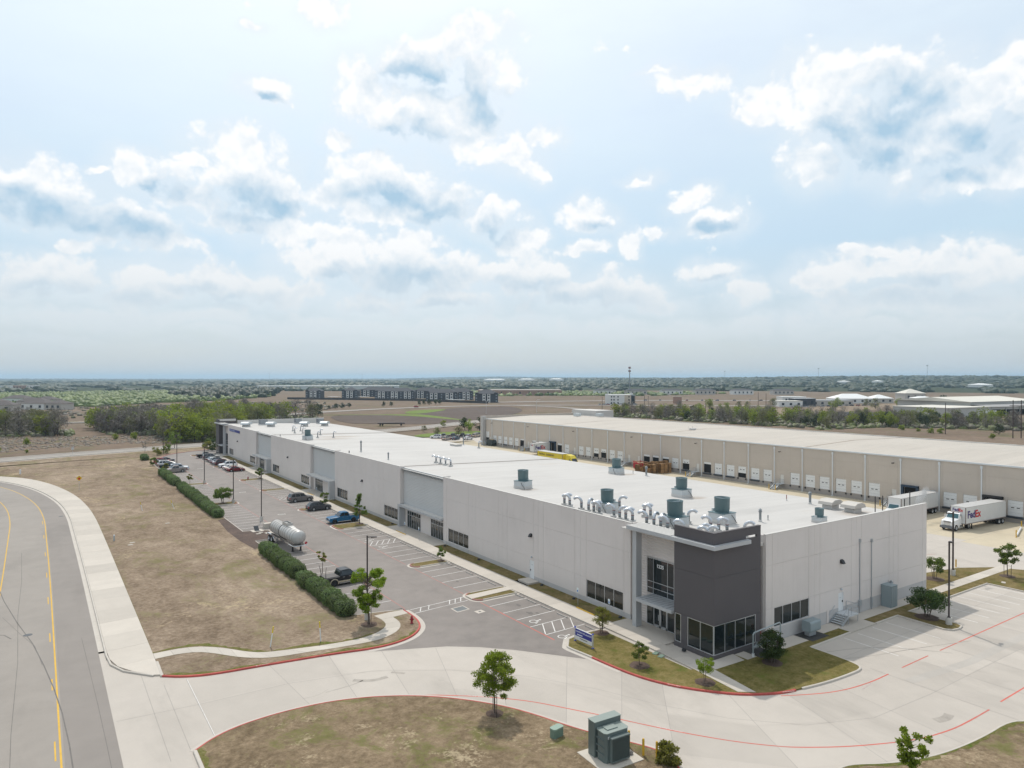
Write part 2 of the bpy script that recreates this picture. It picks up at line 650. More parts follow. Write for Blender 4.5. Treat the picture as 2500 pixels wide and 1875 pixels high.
def mat(name, col=(0.5, 0.5, 0.5), rough=0.8, var=0.0, scale=1.0, bump=0.0, metal=0.0, spec=0.5, col2=None, stains=0.0, streak=0.0, objcol=False, obj_var=0.0, bscale=None):
    """Principled with two scales of colour variation, optional stains and fine relief"""
    if name in MATS:
        return MATS[name]
    m = bpy.data.materials.new(name)
    m.use_nodes = True
    w = NT(m.node_tree)
    out = w.n('ShaderNodeOutputMaterial')
    b = w.n('ShaderNodeBsdfPrincipled')
    w.t.links.new(b.outputs[0], out.inputs[0])
    b.inputs['Roughness'].default_value = rough
    b.inputs['Metallic'].default_value = metal
    b.inputs['Specular IOR Level'].default_value = spec
    pos = w.n('ShaderNodeNewGeometry').outputs['Position']
    c = (*col, 1.0)
    if objcol:
        c = w.n('ShaderNodeObjectInfo').outputs['Color']
    if var:
        n1 = w.noise(pos, scale, 5.0, 0.6)
        n2 = w.noise(pos, scale * 0.13, 4.0, 0.6)
        f = w.m('MULTIPLY_ADD', n1, 0.5, w.m('MULTIPLY', n2, 0.5))
        lo = tuple(x * (1 - var) for x in col) if col2 is None else col2
        hi = tuple(min(1, x * (1 + var)) for x in col)
        c = w.ramp(f, [(0.32, lo), (0.5, col), (0.68, hi)])
    if stains:
        s = w.noise(w.v('MULTIPLY', pos, (1.0, 0.35, 1.0)), 0.16, 6.0, 0.65, 0.6)
        s2 = w.noise(pos, 0.7, 5.0, 0.65)
        c = w.mix(w.m('MULTIPLY', w.rng(s, 0.5, 0.72, 0, 1, True), stains), c, tuple(x * 0.62 for x in col))
        c = w.mix(w.m('MULTIPLY', w.rng(s2, 0.62, 0.8, 0, 1, True), stains * .8), c, tuple(x * 0.7 for x in col))
    if streak:
        s3 = w.noise(w.v('MULTIPLY', pos, (1.0, 1.0, 0.045)), 2.6, 5.0, 0.7)
        s4 = w.noise(pos, 0.35, 4.0, 0.6)
        c = w.mix(w.m('MULTIPLY', w.rng(w.m('ADD', s3, w.m('MULTIPLY', w.m('SUBTRACT', s4, .5), .6)), 0.5, 0.72, 0, 1, True), streak), c, tuple(x * q for x, q in zip(col, (.74, .72, .69))))
    if obj_var:
        r = w.n('ShaderNodeObjectInfo').outputs['Random']
        nd = w.n('ShaderNodeHueSaturation')
        w.put(nd.inputs['Value'], w.m('MULTIPLY_ADD', r, obj_var, 1 - obj_var / 2))
        w.put(nd.inputs['Color'], c)
        c = nd.outputs[0]
    w.put(b.inputs['Base Color'], c)
    if bump:
        bn = w.n('ShaderNodeBump')
        bn.inputs['Strength'].default_value = bump
        bn.inputs['Distance'].default_value = 0.02
        w.put(bn.inputs['Height'], w.noise(pos, bscale or scale * 4, 3.0, 0.6))
        w.t.links.new(bn.outputs[0], b.inputs['Normal'])
    MATS[name] = m
    return m


def grass_mat(name, stops, patch=0.09, fine=2.2, green=None, green_amt=0.0, sand=None, bump=0.9, streak=(1, 1, 1)):
    """ground cover: colour ramp over mixed noise, with green and bare patches"""
    m = bpy.data.materials.new(name)
    m.use_nodes = True
    w = NT(m.node_tree)
    out = w.n('ShaderNodeOutputMaterial')
    b = w.n('ShaderNodeBsdfPrincipled')
    w.t.links.new(b.outputs[0], out.inputs[0])
    b.inputs['Roughness'].default_value = 0.95
    b.inputs['Specular IOR Level'].default_value = 0.1
    pos = w.n('ShaderNodeNewGeometry').outputs['Position']
    ps = w.v('MULTIPLY', pos, streak)
    big = w.noise(ps, patch, 4.0, 0.6, 0.4)
    mid = w.noise(ps, patch * 7, 5.0, 0.65)
    fin = w.noise(pos, fine, 6.0, 0.75)
    f = w.m('ADD', w.m('ADD', w.m('MULTIPLY', big, 0.28), w.m('MULTIPLY', mid, 0.3)), w.m('MULTIPLY', fin, 0.42))
    c = w.ramp(f, stops)
    if green:
        gn = w.noise(ps, patch * 2.2, 5.0, 0.7, 0.8)
        c = w.mix(w.m('MULTIPLY', w.rng(w.m('ADD', gn, w.m('MULTIPLY', w.m('SUBTRACT', fin, .5), .5)), 0.5, 0.68, 0, 1, True), green_amt), c, green)
    if sand:
        sn = w.noise(w.v('ADD', ps, (31.0, 7.0, 0)), patch * 1.6, 6.0, 0.72, 0.5)
        c = w.mix(w.rng(w.m('ADD', sn, w.m('MULTIPLY', w.m('SUBTRACT', fin, .5), .5)), 0.58, 0.72, 0, .9, True), c, sand)
    w.put(b.inputs['Base Color'], c)
    bn = w.n('ShaderNodeBump')
    bn.inputs['Strength'].default_value = bump
    bn.inputs['Distance'].default_value = 0.12
    w.put(bn.inputs['Height'], w.m('ADD', w.noise(pos, fine * 2.2, 4.0, 0.7), w.m('MULTIPLY', mid, 1.5)))
    w.t.links.new(bn.outputs[0], b.inputs['Normal'])
    MATS[name] = m
    return m


def leaf_mat(name, cols, trans=0.35, tcol=None, rough=0.55):
    """leaves: colour differs leaf by leaf and tree by tree; light shows through"""
    m = bpy.data.materials.new(name)
    m.use_nodes = True
    w = NT(m.node_tree)
    out = w.n('ShaderNodeOutputMaterial')
    g = w.n('ShaderNodeNewGeometry')
    rnd = g.outputs['Random Per Island']
    oi = w.n('ShaderNodeObjectInfo').outputs['Random']
    nz = w.noise(g.outputs['Position'], 0.6, 2.0)
    f = w.m('ADD', w.m('MULTIPLY', rnd, 0.6), w.m('MULTIPLY', nz, 0.4))
    c = w.ramp(f, [(0.15 + 0.7 * i / (len(cols) - 1), col) for i, col in enumerate(cols)])
    hs = w.n('ShaderNodeHueSaturation')
    w.put(hs.inputs['Value'], w.m('MULTIPLY_ADD', oi, 0.5, 0.75))
    w.put(hs.inputs['Hue'], w.m('MULTIPLY_ADD', oi, 0.03, 0.485))
    w.put(hs.inputs['Color'], c)
    c = hs.outputs[0]
    b = w.n('ShaderNodeBsdfPrincipled')
    b.inputs['Roughness'].default_value = rough
    b.inputs['Specular IOR Level'].default_value = 0.25
    w.put(b.inputs['Base Color'], c)
    if trans:
        t = w.n('ShaderNodeBsdfTranslucent')
        w.put(t.inputs['Color'], w.mix(0.6, c, tcol or (0.25, 0.32, 0.04)))
        mx = w.n('ShaderNodeMixShader')
        mx.inputs[0].default_value = trans
        w.t.links.new(b.outputs[0], mx.inputs[1])
        w.t.links.new(t.outputs[0], mx.inputs[2])
        w.t.links.new(mx.outputs[0], out.inputs[0])
    else:
        w.t.links.new(b.outputs[0], out.inputs[0])
    MATS[name] = m
    return m


def text_mesh(s, size, mat_, bold=0.0, ext=0.004, align='LEFT'):
    """flat lettering as a thin mesh in its own XY plane"""
    cu = bpy.data.curves.new('lettering', 'FONT')
    cu.body = s
    cu.size = size
    cu.extrude = ext
    cu.offset = bold
    cu.align_x = align
    cu.resolution_u = 3
    ob = bpy.data.objects.new('lettering', cu)
    COL.objects.link(ob)
    dg = bpy.context.evaluated_depsgraph_get()
    me = bpy.data.meshes.new_from_object(ob.evaluated_get(dg))
    COL.objects.unlink(ob)
    bpy.data.objects.remove(ob)
    bpy.data.curves.remove(cu)
    me.materials.clear()
    me.materials.append(mat_)
    return me


def put_text(s, size, m, parent, origin, right, up, bold=0.0, align='LEFT', name='lettering', ext=0.004):
    me = text_mesh(s, size, m, bold, ext, align)
    o = place(me, name, parent)
    r, u = Vector(right).normalized(), Vector(up).normalized()
    n = r.cross(u)
    M = Matrix((r, u, n)).transposed().to_4x4()
    M.translation = Vector(origin)
    o.matrix_local = M
    return o


# ================================================================== MATERIALS
A = mat
m_asph = A('asphalt_lot', (0.232, 0.205, 0.186), 0.92, 0.16, 0.45, 0.25, col2=(0.185, 0.165, 0.15), stains=0.35, bscale=30)
m_street = A('asphalt_street', (0.285, 0.255, 0.225), 0.92, 0.1, 0.35, 0.2, stains=0.35, bscale=30)
m_conc = A('driveway_concrete', (0.452, 0.407, 0.358), 0.88, 0.07, 0.4, 0.15, stains=0.3, bscale=18)
m_conc_tan = A('yard_concrete', (0.49, 0.42, 0.305), 0.9, 0.1, 0.35, 0.15, stains=0.4, bscale=18)
m_walk = A('sidewalk_concrete', (0.488, 0.44, 0.382), 0.88, 0.07, 0.6, 0.12, stains=0.15, obj_var=0.16, bscale=20)
m_kerb = A('kerb_concrete', (0.488, 0.445, 0.392), 0.9, 0.08, 1.5)
m_redkerb = A('red_kerb_paint', (0.42, 0.075, 0.06), 0.75, 0.3, 1.6, col2=(0.30, 0.05, 0.045))
m_joint = A('joint_sealant', (0.30, 0.275, 0.25), 0.95)
m_white = A('white_marking', (0.66, 0.64, 0.61), 0.8, 0.18, 2.5, col2=(0.46, 0.44, 0.41))
m_redline = A('red_marking', (0.50, 0.115, 0.085), 0.8, 0.28, 1.3, col2=(0.42, 0.19, 0.16))
m_fadedred = A('faded_red_marking', (0.36, 0.17, 0.145), 0.85, 0.3, 1.3, col2=(0.25, 0.2, 0.185))
m_yellow = A('yellow_marking', (0.60, 0.36, 0.04), 0.8, 0.15, 2.0)
m_scuff = A('tyre_mark', (0.15, 0.137, 0.125), 0.9, 0.2, 3.0)
m_iron = A('cast_iron', (0.07, 0.075, 0.08), 0.6, 0.2, 5.0)
m_mulch = A('mulch', (0.085, 0.055, 0.042), 0.95, 0.45, 3.0, 0.8, bscale=14)

g_dead = grass_mat('dead_grass', [(0.34, (0.085, 0.06, 0.042)), (0.45, (0.20, 0.148, 0.102)), (0.54, (0.29, 0.222, 0.16)), (0.64, (0.44, 0.355, 0.265))], 0.06, 2.2, (0.15, 0.15, 0.045), 0.6, (0.42, 0.33, 0.215), streak=(1, .6, 1))
g_dry = grass_mat('dry_lawn', [(0.33, (0.085, 0.06, 0.036)), (0.45, (0.18, 0.132, 0.082)), (0.55, (0.275, 0.205, 0.132)), (0.67, (0.41, 0.32, 0.215))], 0.13, 3.0, (0.12, 0.135, 0.03), 0.65, (0.44, 0.355, 0.235))
g_lawn = grass_mat('green_lawn', [(0.33, (0.06, 0.062, 0.016)), (0.45, (0.145, 0.125, 0.038)), (0.55, (0.225, 0.178, 0.072)), (0.67, (0.32, 0.245, 0.12))], 0.16, 3.5, (0.095, 0.12, 0.02), 0.75)
g_strip = grass_mat('strip_lawn', [(0.33, (0.07, 0.062, 0.02)), (0.45, (0.16, 0.125, 0.05)), (0.55, (0.225, 0.172, 0.08)), (0.67, (0.30, 0.235, 0.13))], 0.15, 3.5, (0.09, 0.105, 0.018), 0.8)
g_green2 = grass_mat('fringe_green', [(0.33, (0.07, 0.075, 0.02)), (0.47, (0.15, 0.14, 0.045)), (0.57, (0.20, 0.18, 0.07)), (0.67, (0.29, 0.24, 0.13))], 0.4, 4.0, (0.09, 0.135, 0.02), 0.9)
g_field = grass_mat('dry_field', [(0.3, (0.095, 0.068, 0.05)), (0.44, (0.15, 0.11, 0.08)), (0.56, (0.205, 0.152, 0.112)), (0.7, (0.28, 0.215, 0.165))], 0.02, 0.5, (0.11, 0.115, 0.045), 0.6, None, 0.6)
g_plough = grass_mat('ploughed_soil', [(0.35, (0.085, 0.066, 0.056)), (0.5, (0.115, 0.09, 0.077)), (0.65, (0.15, 0.12, 0.10))], 0.02, 0.6, None, 0, None, 0.5)
g_green = grass_mat('green_field', [(0.35, (0.10, 0.15, 0.035)), (0.5, (0.15, 0.20, 0.05)), (0.65, (0.20, 0.23, 0.08))], 0.03, 0.5, None, 0, None, 0.3)

# ================================================================== GROUND AND ROADS
R_FAR = 26000.0
gm = MB()
ring = [(R_FAR * cos(2 * pi * i / 48), R_FAR * sin(2 * pi * i / 48)) for i in range(48)]
gm.sheet(ring, -0.35)
structure('ground', gm, g_field)


def sheet_obj(name, pl, z, m, parent=None):
    b = MB()
    b.sheet(pl, z)
    return structure(name, b, m, parent)


def lawn(name, pl, m, z=0.12, skirt=True):
    """a turf sheet with an earth edge going down below the kerb"""
    b = MB()
    n = len(pl)
    vs = [(*p, z) for p in pl] + [(*p, -0.3) for p in pl]
    b.add(vs, [tuple(range(n))] + [(i, n + i, n + (i + 1) % n, (i + 1) % n) for i in range(n)])
    return structure(name, b, m)


# concrete drive and yard (everything paved between the street and the second building)
drive = sheet_obj('driveway', [(4.7, 20), (4.7, 78.2), (5.2, 78.2), (5.2, 76), (9.2, 76), (34, 74), (50, 60), (60, 60), (92, 60), (92, 270), (124, 270), (124, 60), (124, -70), (40, -70)], -0.008, m_conc)
yard = sheet_obj('yard_pavement', [(124, -70), (124, 246), (148.6, 246), (148.6, -70)], -0.006, m_conc_tan)
lot = sheet_obj('parking_lot', [(26.9, 64.0), (30.2, 62.6), (33.4, 61.2), (36, 59.2), (38.5, 56.6), (40.7, 53.8), (42.7, 51.2), (43.3, 51.2), (44.6, 56.3), (49.2, 56.3), (49.2, 262), (57, 270), (62, 278), (56, 282), (46.9, 276.3), (38.6, 269.9), (35.1, 263.3), (32.0, 246), (29.2, 240), (29.2, 74.6), (34.6, 74.2), (34.9, 72), (34.6, 69.5), (33.6, 67), (31.6, 65), (29, 64)], -0.002, m_asph)
street_r = [(4.7, 10), (4.7, 54), (4.7, 112), (4.5, 141), (4.4, 159), (3.2, 178), (0.1, 197), (-3.5, 210.5), (-8.2, 222), (-16, 235), (-27, 247), (-45, 260)]
street_r = [tuple(p.xy) for p in resample([(*p, 0) for p in smooth_line(street_r, False, 2)], 3.0)]
sb = MB()
strip(sb, offset_line(street_r, 12.6), street_r, 0.0)
street = structure('street', sb, m_street)
b = MB()
strip(b, offset_line(street_r, 3.3), street_r, 0.002)
b.obj('newer_lane', A('asphalt_lane', (0.245, 0.218, 0.195), 0.92, 0.1, 0.3, 0.2, stains=0.4, bscale=30), street)
gb = MB()
gut = [p for p in street_r if p[1] > 78]
strip(gb, gut, offset_line(gut, -0.5), 0.004)
structure('gutter', gb, m_kerb, street)

# yellow lane lines, tyre mark, repair seam and manhole covers on the street
def line_obj(parent, pts, w, z, m, name):
    b = MB()
    band(b, pts, w, z)
    return b.obj(name, m, parent)

cl = offset_line(street_r, 3.5)
line_obj(street, cl, 0.13, 0.005, m_yellow, 'yellow_line')
cl2 = offset_line(street_r, 8.7)
line_obj(street, cl2, 0.13, 0.005, m_yellow, 'yellow_line')
dash = offset_line(street_r, 3.82)
dash = resample([(*p, 0) for p in dash], 1.0)
for i in range(36, 150, 14):
    line_obj(street, [tuple(p.xy) for p in dash[i:i + 4]], 0.1, 0.005, m_yellow, 'yellow_dash')
line_obj(street, [(-5.2, 118), (-3.5, 103), (-2.0, 93), (-0.6, 85), (0.3, 78), (1.0, 71.5), (1.45, 66), (1.75, 60), (1.95, 52)], 0.09, 0.006, m_scuff, 'tyre_mark')
line_obj(street, [(-2.2, 130), (-1.9, 112), (-2.0, 96), (-1.7, 80), (-1.8, 64), (-1.6, 50)], 0.04, 0.006, m_scuff, 'street_crack')
line_obj(street, [(-4.4, 90.5), (-3.0, 89.2), (-2.4, 87.6)], 0.12, 0.006, m_scuff, 'street_crack')
line_obj(street, [(3.55, 84), (3.75, 74), (3.9, 66), (4.0, 58), (4.05, 50)], 0.035, 0.006, m_scuff, 'street_crack')
line_obj(street, [(-3.4, 96), (-1.6, 88.5), (-0.4, 84), (0.2, 78)], 0.03, 0.007, m_scuff, 'street_crack')
for x, y in ((3.5, 160.2), (-1.0, 88.0)):
    b = MB()
    b.cyl((x, y, 0), (x, y, 0.008), 0.42, n=16)
    b.obj('manhole_cover', m_iron, street)

# the second street beyond the lot, running behind the building towards the far fields
far_lo = smooth_line([(-60, 250), (-10, 275), (9, 282.5), (31.5, 289), (59, 297), (95, 308), (130, 320), (167, 333), (196, 350), (240, 372), (290, 392), (334, 400), (372, 440), (384, 458)], False, 2)
b = MB()
strip(b, offset_line(far_lo, 11.5), far_lo, -0.05)
road2 = structure('cross_road', b, m_street)
for d, wd in ((0.35, 0.9), (11.2, 0.8)):
    b = MB()
    kerb_mb(b, offset_line(far_lo, d), None, wd, 0.13)
    structure('kerb', b, m_kerb, road2)
b = MB()
strip(b, offset_line(far_lo, -2.2), offset_line(far_lo, -3.9), 0.1)
structure('sidewalk', b, m_walk, road2)

# ------------------------------------------------------------------ lawns
walk_out = smooth_line([(-60, 268), (-25, 248), (-8.6, 234), (-2, 224), (3, 208.4), (6.6, 189), (8.1, 173), (8.8, 158.8), (9.0, 140), (9.0, 76)], False, 2)
red_nose = smooth_line([(9.05, 69.05), (10.6, 67.8), (12.8, 66.95), (17, 66.45), (21.8, 65.75), (24.5, 65.25), (26.9, 64.65), (29.2, 64.6), (31.4, 65.25), (33.0, 66.6), (33.9, 68.1), (34.35, 70), (34.45, 72), (34.4, 73.3)], False, 2)
lawn('roadside_lawn', walk_out + red_nose + [(33.6, 73.75), (29.1, 74.7), (29.1, 117.8), (32.2, 118.2), (33.1, 119), (33.1, 124.6), (32.2, 125.6), (29.1, 126), (29.1, 212), (31.4, 213), (31.4, 214.6), (29.1, 215.2), (29.1, 244), (31.8, 252), (34.6, 263), (38.2, 270), (46.5, 276.6), (56, 280.4), (60, 293), (31.5, 285.2), (9, 278.8), (-10, 271.2), (-57, 247.5)], g_dead)
isl = smooth_line([(9.1, 53.8), (10.6, 55.0), (12.4, 55.75), (14.6, 56.1), (16.8, 56.15), (19.6, 55.85), (22.3, 54.95), (24.1, 54.05), (26.1, 52.75), (27.9, 51.15), (29.6, 49.2), (31.2, 46.9), (32.3, 44.5), (33.0, 42.5), (33.9, 40.3), (35.4, 37.6), (36.3, 35.8), (36.5, 34.5), (35.9, 33.0), (34.4, 31.6)], False, 2)
lawn('entrance_lawn', isl + [(26, 28), (14, 28), (9.1, 40)], g_dry)
isl2 = smooth_line([(75, 19), (68, 22), (63.2, 22.6), (61.8, 23.5), (57.8, 23.5), (53.8, 23.85), (50.8, 24.5), (48.2, 25.5), (45.8, 27.0), (44.2, 27.0), (42.8, 25.4), (42.3, 20)], False, 2)
lawn('drive_bend_lawn', isl2 + [(42.3, 6), (75, 6)], g_dry)
bend = smooth_line([(43.35, 54.6), (43.0, 54.2), (43.4, 51.2), (43.55, 48.8), (43.85, 46.2), (44.45, 43.9), (45.7, 41.4), (47.7, 38.9), (49.2, 37.6), (51.3, 36.45), (53.3, 35.95), (56.9, 35.35), (60.4, 35.2), (61.9, 35.25), (62.6, 35.9), (62.8, 38.1), (62.8, 40.9)], False, 2)
lawn('corner_lawn', [(48.9, 56.1), (46.4, 56.15), (44.4, 55.8)] + bend + [(69.9, 41.0), (69.9, 43.7), (48.9, 43.7)], g_lawn)
lawn('side_lawn', [(74.8, 41.0), (79.3, 41.0), (79.0, 36.0), (79.5, 35.4), (80.5, 35.2), (81.5, 35.4), (81.9, 36.0), (81.6, 41.0), (101.2, 41.0), (101.2, 20), (124, 20), (124, 36), (112.2, 41.2), (110.4, 44.1), (106, 46.7), (101, 47.6), (92, 49.5), (92, 43.6), (74.8, 43.6)], g_strip)
for y0, y1 in ((57.0, 73.2), (75.9, 98.6), (116.2, 148.6), (165.9, 199.4), (216.8, 252.6)):
    sheet_obj('facade_lawn', [(51.35, y0), (53.6, y0), (53.6, y1), (51.35, y1)], 0.10, g_strip)

# ------------------------------------------------------------------ kerbs
def kerb(pts, m, w=0.16, h=0.15, closed=False, name='kerb', parent=None):
    b = MB()
    kerb_mb(b, pts, None, w, h, closed)
    return structure(name, b, m, parent)


def gutter_pan(pts, d0, d1, z=0.003, closed=False):
    b = MB()
    strip(b, offset_line(pts, d0, closed), offset_line(pts, d1, closed), z, None, closed)
    return structure('gutter', b, m_kerb)

kerb(red_nose, m_redkerb, 0.2)
gutter_pan([p for p in red_nose if p[0] > 26.5], -0.1, -0.62)
kerb([(9.0, 69.0), (9.05, 72.7)], m_kerb, 0.25)
kerb([(34.4, 73.45), (32.5, 74.0), (29.1, 74.75)], m_kerb)
kerb([(29.1, 74.75), (29.1, 113.2)], m_kerb)
kerb([(29.1, 113.2), (29.1, 117.8), (32.2, 118.2), (33.1, 119), (33.1, 124.6), (32.2, 125.6), (29.1, 126), (29.1, 212), (31.4, 213), (31.4, 214.6), (29.1, 215.2), (29.1, 244)], m_kerb)
kerb(smooth_line([(29.1, 244), (31.8, 252), (34.6, 263), (38.2, 270), (46.5, 276.6), (56, 280.4)]), m_fadedred, 0.5)
kerb(isl, m_redkerb, 0.14, 0.14)
kerb([(9.1, 53.8), (9.1, 40)], m_kerb, 0.25)
gutter_pan(isl, 0.08, 0.5)
kerb(isl2, m_kerb, 0.18, 0.14)
k0 = [p for p in bend if p[1] <= 51.0 and p[0] < 56]
k1 = [p for p in bend if p[0] >= 55.9 or p[1] > 51.0]
kerb([p for p in bend if p[1] <= 51.0 and p[0] <= 53.4], m_redkerb, 0.2)
kerb([(48.9, 56.1), (46.4, 56.15), (44.4, 55.8)] + [p for p in bend if p[1] > 50.9], m_kerb, 0.2)
gutter_pan([(48.9, 56.1), (46.4, 56.15), (44.4, 55.8)] + [p for p in bend if p[1] > 47 and p[0] < 45], -0.1, -0.55)
kerb([p for p in bend if p[0] > 53.3] + [(69.9, 41.0)], m_kerb, 0.2)
kerb([(74.8, 41.0), (79.3, 41.0), (79.0, 36.0), (79.5, 35.4), (80.5, 35.2), (81.5, 35.4), (81.9, 36.0), (81.6, 41.0), (101.2, 41.0), (101.2, 20)], m_kerb, 0.2)
kerb([(92, 49.5), (101, 47.6), (106, 46.7), (110.4, 44.1)], m_kerb, 0.2)
kerb([(112.2, 41.2), (124, 36)], m_kerb, 0.2)

# ------------------------------------------------------------------ walks, slab by slab
def slab_walk(name, L, R, step, z=0.135, m=m_walk, gap=0.018):
    """a walk of separate slabs laid between two edge lines"""
    root = bpy.data.objects.new(name, None)
    link(root)
    root['kind'] = 'structure'
    n = max(2, int(round(sum((Vector(a) - Vector(b)).length for a, b in zip(L[:-1], L[1:])) / step)))

    def at(P, t):
        ds = [0.0]
        for a, b in zip(P[:-1], P[1:]):
            ds.append(ds[-1] + hypot(a[0] - b[0], a[1] - b[1]))
        t *= ds[-1]
        for i in range(len(P) - 1):
            if t <= ds[i + 1] or i == len(P) - 2:
                q = (t - ds[i]) / max(ds[i + 1] - ds[i], 1e-6)
                return (P[i][0] + (P[i + 1][0] - P[i][0]) * q, P[i][1] + (P[i + 1][1] - P[i][1]) * q)
    for i in range(n):
        g = gap / step / 2
        t = [(i + g) / n, (i + 0.5) / n, (i + 1 - g) / n]
        pl = [at(L, q) for q in t] + [at(R, q) for q in reversed(t)]
        b = MB()
        b.prism(pl, -0.1, z + random.uniform(-0.004, 0.004), None, False)
        b.obj('paving_slab', m, root)
    b = MB()
    ts = [i / (n * 2) for i in range(n * 2 + 1)]
    strip(b, [at(L, q) for q in ts], [at(R, q) for q in ts], z - 0.03)
    b.obj('joint_bed', m_joint, root)
    return root


wi = offset_line([p for p in street_r if p[1] > 60], -0.66)
bw_in = [p for p in offset_line(street_r, -0.66) if p[1] > 78.2]
bw_out = list(reversed(walk_out))
bw_in = [(8.4, 69.6), (6.4, 72.2), (5.55, 74.5), (5.38, 77)] + bw_in
bw_in = [p for p in bw_in if p[0] > -30]
bw_out = [(8.95, 69.3), (8.98, 72.7)] + [p for p in bw_out if p[0] > -25]
bigwalk = slab_walk('sidewalk', bw_in, bw_out, 4.6)
kerb([(8.4, 69.5), (6.3, 72.1), (5.45, 74.4), (5.28, 77)] + [p for p in offset_line(street_r, -0.57) if p[1] > 78.2], m_kerb, 0.17, 0.145)
slab_walk('footpath', smooth_line([(9.0, 74.95), (11.2, 75.0), (13.0, 74.5), (14.9, 72.8), (16.6, 70.4), (17.8, 69.35), (20.5, 68.6), (23.7, 67.85), (26.7, 67.55), (28.6, 67.95), (30.2, 69.0), (30.95, 70.2), (31.0, 71.7)]),
          smooth_line([(9.0, 73.45), (10.8, 73.6), (12.5, 73.2), (13.8, 72.0), (15.5, 69.6), (17.4, 68.0), (19.0, 67.45), (21.2, 67.15), (24.5, 66.55), (28.1, 66.15), (30.3, 66.95), (31.7, 68.2), (32.4, 69.9), (32.4, 71.7)]), 1.5)
b = MB()
b.prism([(30.8, 73.25), (31.0, 71.72), (32.4, 71.72), (34.3, 71.95), (34.3, 73.3), (32.7, 73.4)], -0.1, 0.138)
structure('walk_landing', b, m_walk)
slab_walk('front_sidewalk', [(49.0, 56.35), (49.0, 261)], [(51.35, 56.35), (51.35, 261)], 3.0)
slab_walk('entry_walk', [(49.7, 56.3), (49.6, 50), (49.3, 44.5), (48.7, 38.4)], [(51.35, 56.3), (51.35, 49.6), (50.7, 42.8), (49.9, 37.5)], 1.6, 0.14)
for pl in ([(51.37, 49.3), (54.4, 49.3), (54.4, 57), (51.37, 57)], [(50.75, 42.5), (54.7, 42.4), (55.0, 43.95), (51.1, 43.95)], [(51.37, 98.6), (54.4, 98.6), (54.4, 116.2), (51.37, 116.2)], [(51.37, 148.6), (54.4, 148.6), (54.4, 165.9), (51.37, 165.9)], [(51.37, 199.4), (54.4, 199.4), (54.4, 216.8), (51.37, 216.8)], [(51.37, 252.6), (54.4, 252.6), (54.4, 262), (51.37, 262)], [(55.05, 42.3), (56.4, 42.3), (56.4, 43.8), (55.05, 43.8)], [(58.6, 42.0), (64.2, 42.0), (64.2, 43.75), (58.6, 43.75)]):
    b = MB()
    b.prism(pl, -0.1, 0.13)
    structure('paved_apron', b, m_walk)
slab_walk('side_walk', [(67.2, 43.78), (112, 43.78)], [(67.2, 42.3), (112, 42.3)], 3.2)
b = MB()
b.prism([(69.95, 40.9), (74.7, 40.9), (74.7, 42.28), (69.95, 42.28)], -0.1, 0.13)
structure('paved_apron', b, m_walk)
b = MB()
b.prism([(64.25, 41.6), (67.15, 41.6), (67.15, 43.75), (64.25, 43.75)], -0.1, 0.126)
structure('gravel_bed', b, A('dark_gravel', (0.05, 0.048, 0.047), 0.95, 0.4, 9.0, 0.8))
b = MB()
b.prism([(56.45, 41.8), (58.55, 41.8), (58.55, 43.85), (56.45, 43.85)], -0.1, 0.126)
structure('gravel_bed', b, MATS['dark_gravel'])
# yellow kerb ramp edge and access step
kerb([(51.25, 62.9), (51.15, 59.6)], m_yellow, 0.18, 0.22, name='yellow_kerb')
kerb([(51.25, 112.0), (51.25, 108.4)], m_yellow, 0.18, 0.2, name='yellow_kerb')
kerb([(51.25, 160.4), (51.25, 156.0)], m_yellow, 0.18, 0.2, name='yellow_kerb')
b = MB()
b.prism([(51.9, 73.4), (53.55, 73.4), (53.55, 75.8), (51.9, 75.8)], 0, 0.24)
structure('door_step', b, m_walk)

# ------------------------------------------------------------------ planted islands between the stalls
def island(x0, x1, y0, y1, m, flip=False, name='planted_island'):
    r = min(0.9, (y1 - y0) / 2 - .05)
    pl = []
    for cx, cy, a0 in ((x1 - .1, y0 + .1, -90), (x1 - .1, y1 - .1, 0), (x0 + r, y1 - r, 90), (x0 + r, y0 + r, 180)):
        rr = 0.1 if cx > (x0 + x1) / 2 else r
        for k in range(5):
            a = radians(a0 + k * 22.5)
            pl.append((cx + rr * cos(a), cy + rr * sin(a)))
    seg = [p for p in pl if p[0] < x0 + r * 1.3]
    if flip:
        pl = [(x0 + x1 - p[0], p[1]) for p in reversed(pl)]
        seg = [(x0 + x1 - p[0], p[1]) for p in reversed(seg)]
    lawn(name, offset_line(pl, 0.12, True), m, 0.12)
    kerb(pl, m_kerb, 0.16, 0.15, True)
    gutter_pan(pl, -0.08, -0.45, 0.004, True)
    kerb(seg, m_fadedred, 0.18, 0.153)

for y0, y1 in ((89.0, 91.0), (118.8, 122.8), (139.9, 141.8), (168.9, 171.0), (188.6, 191.4), (222.3, 224.4), (258.6, 262.0)):
    island(43.4, 48.8, y0, y1, g_strip)
island(43.0, 48.8, 71.5, 74.6, g_strip)
b = MB()
b.prism([(42.85, 72.35), (49.0, 72.85), (49.0, 74.1), (42.85, 73.85)], 0, 0.158)
structure('island_path', b, m_walk)
for y0, y1 in ((155.4, 158.2), (188.4, 190.6)):
    island(29.3, 34.9, y0, y1, g_strip, True)

# ------------------------------------------------------------------ painted stalls
def stall_line(parent, x0, y0, x1, y1, w=0.1, z=0.006, m=m_white):
    return line_obj(parent, [(x0, y0), (x1, y1)], w, z, m, 'stall_line')

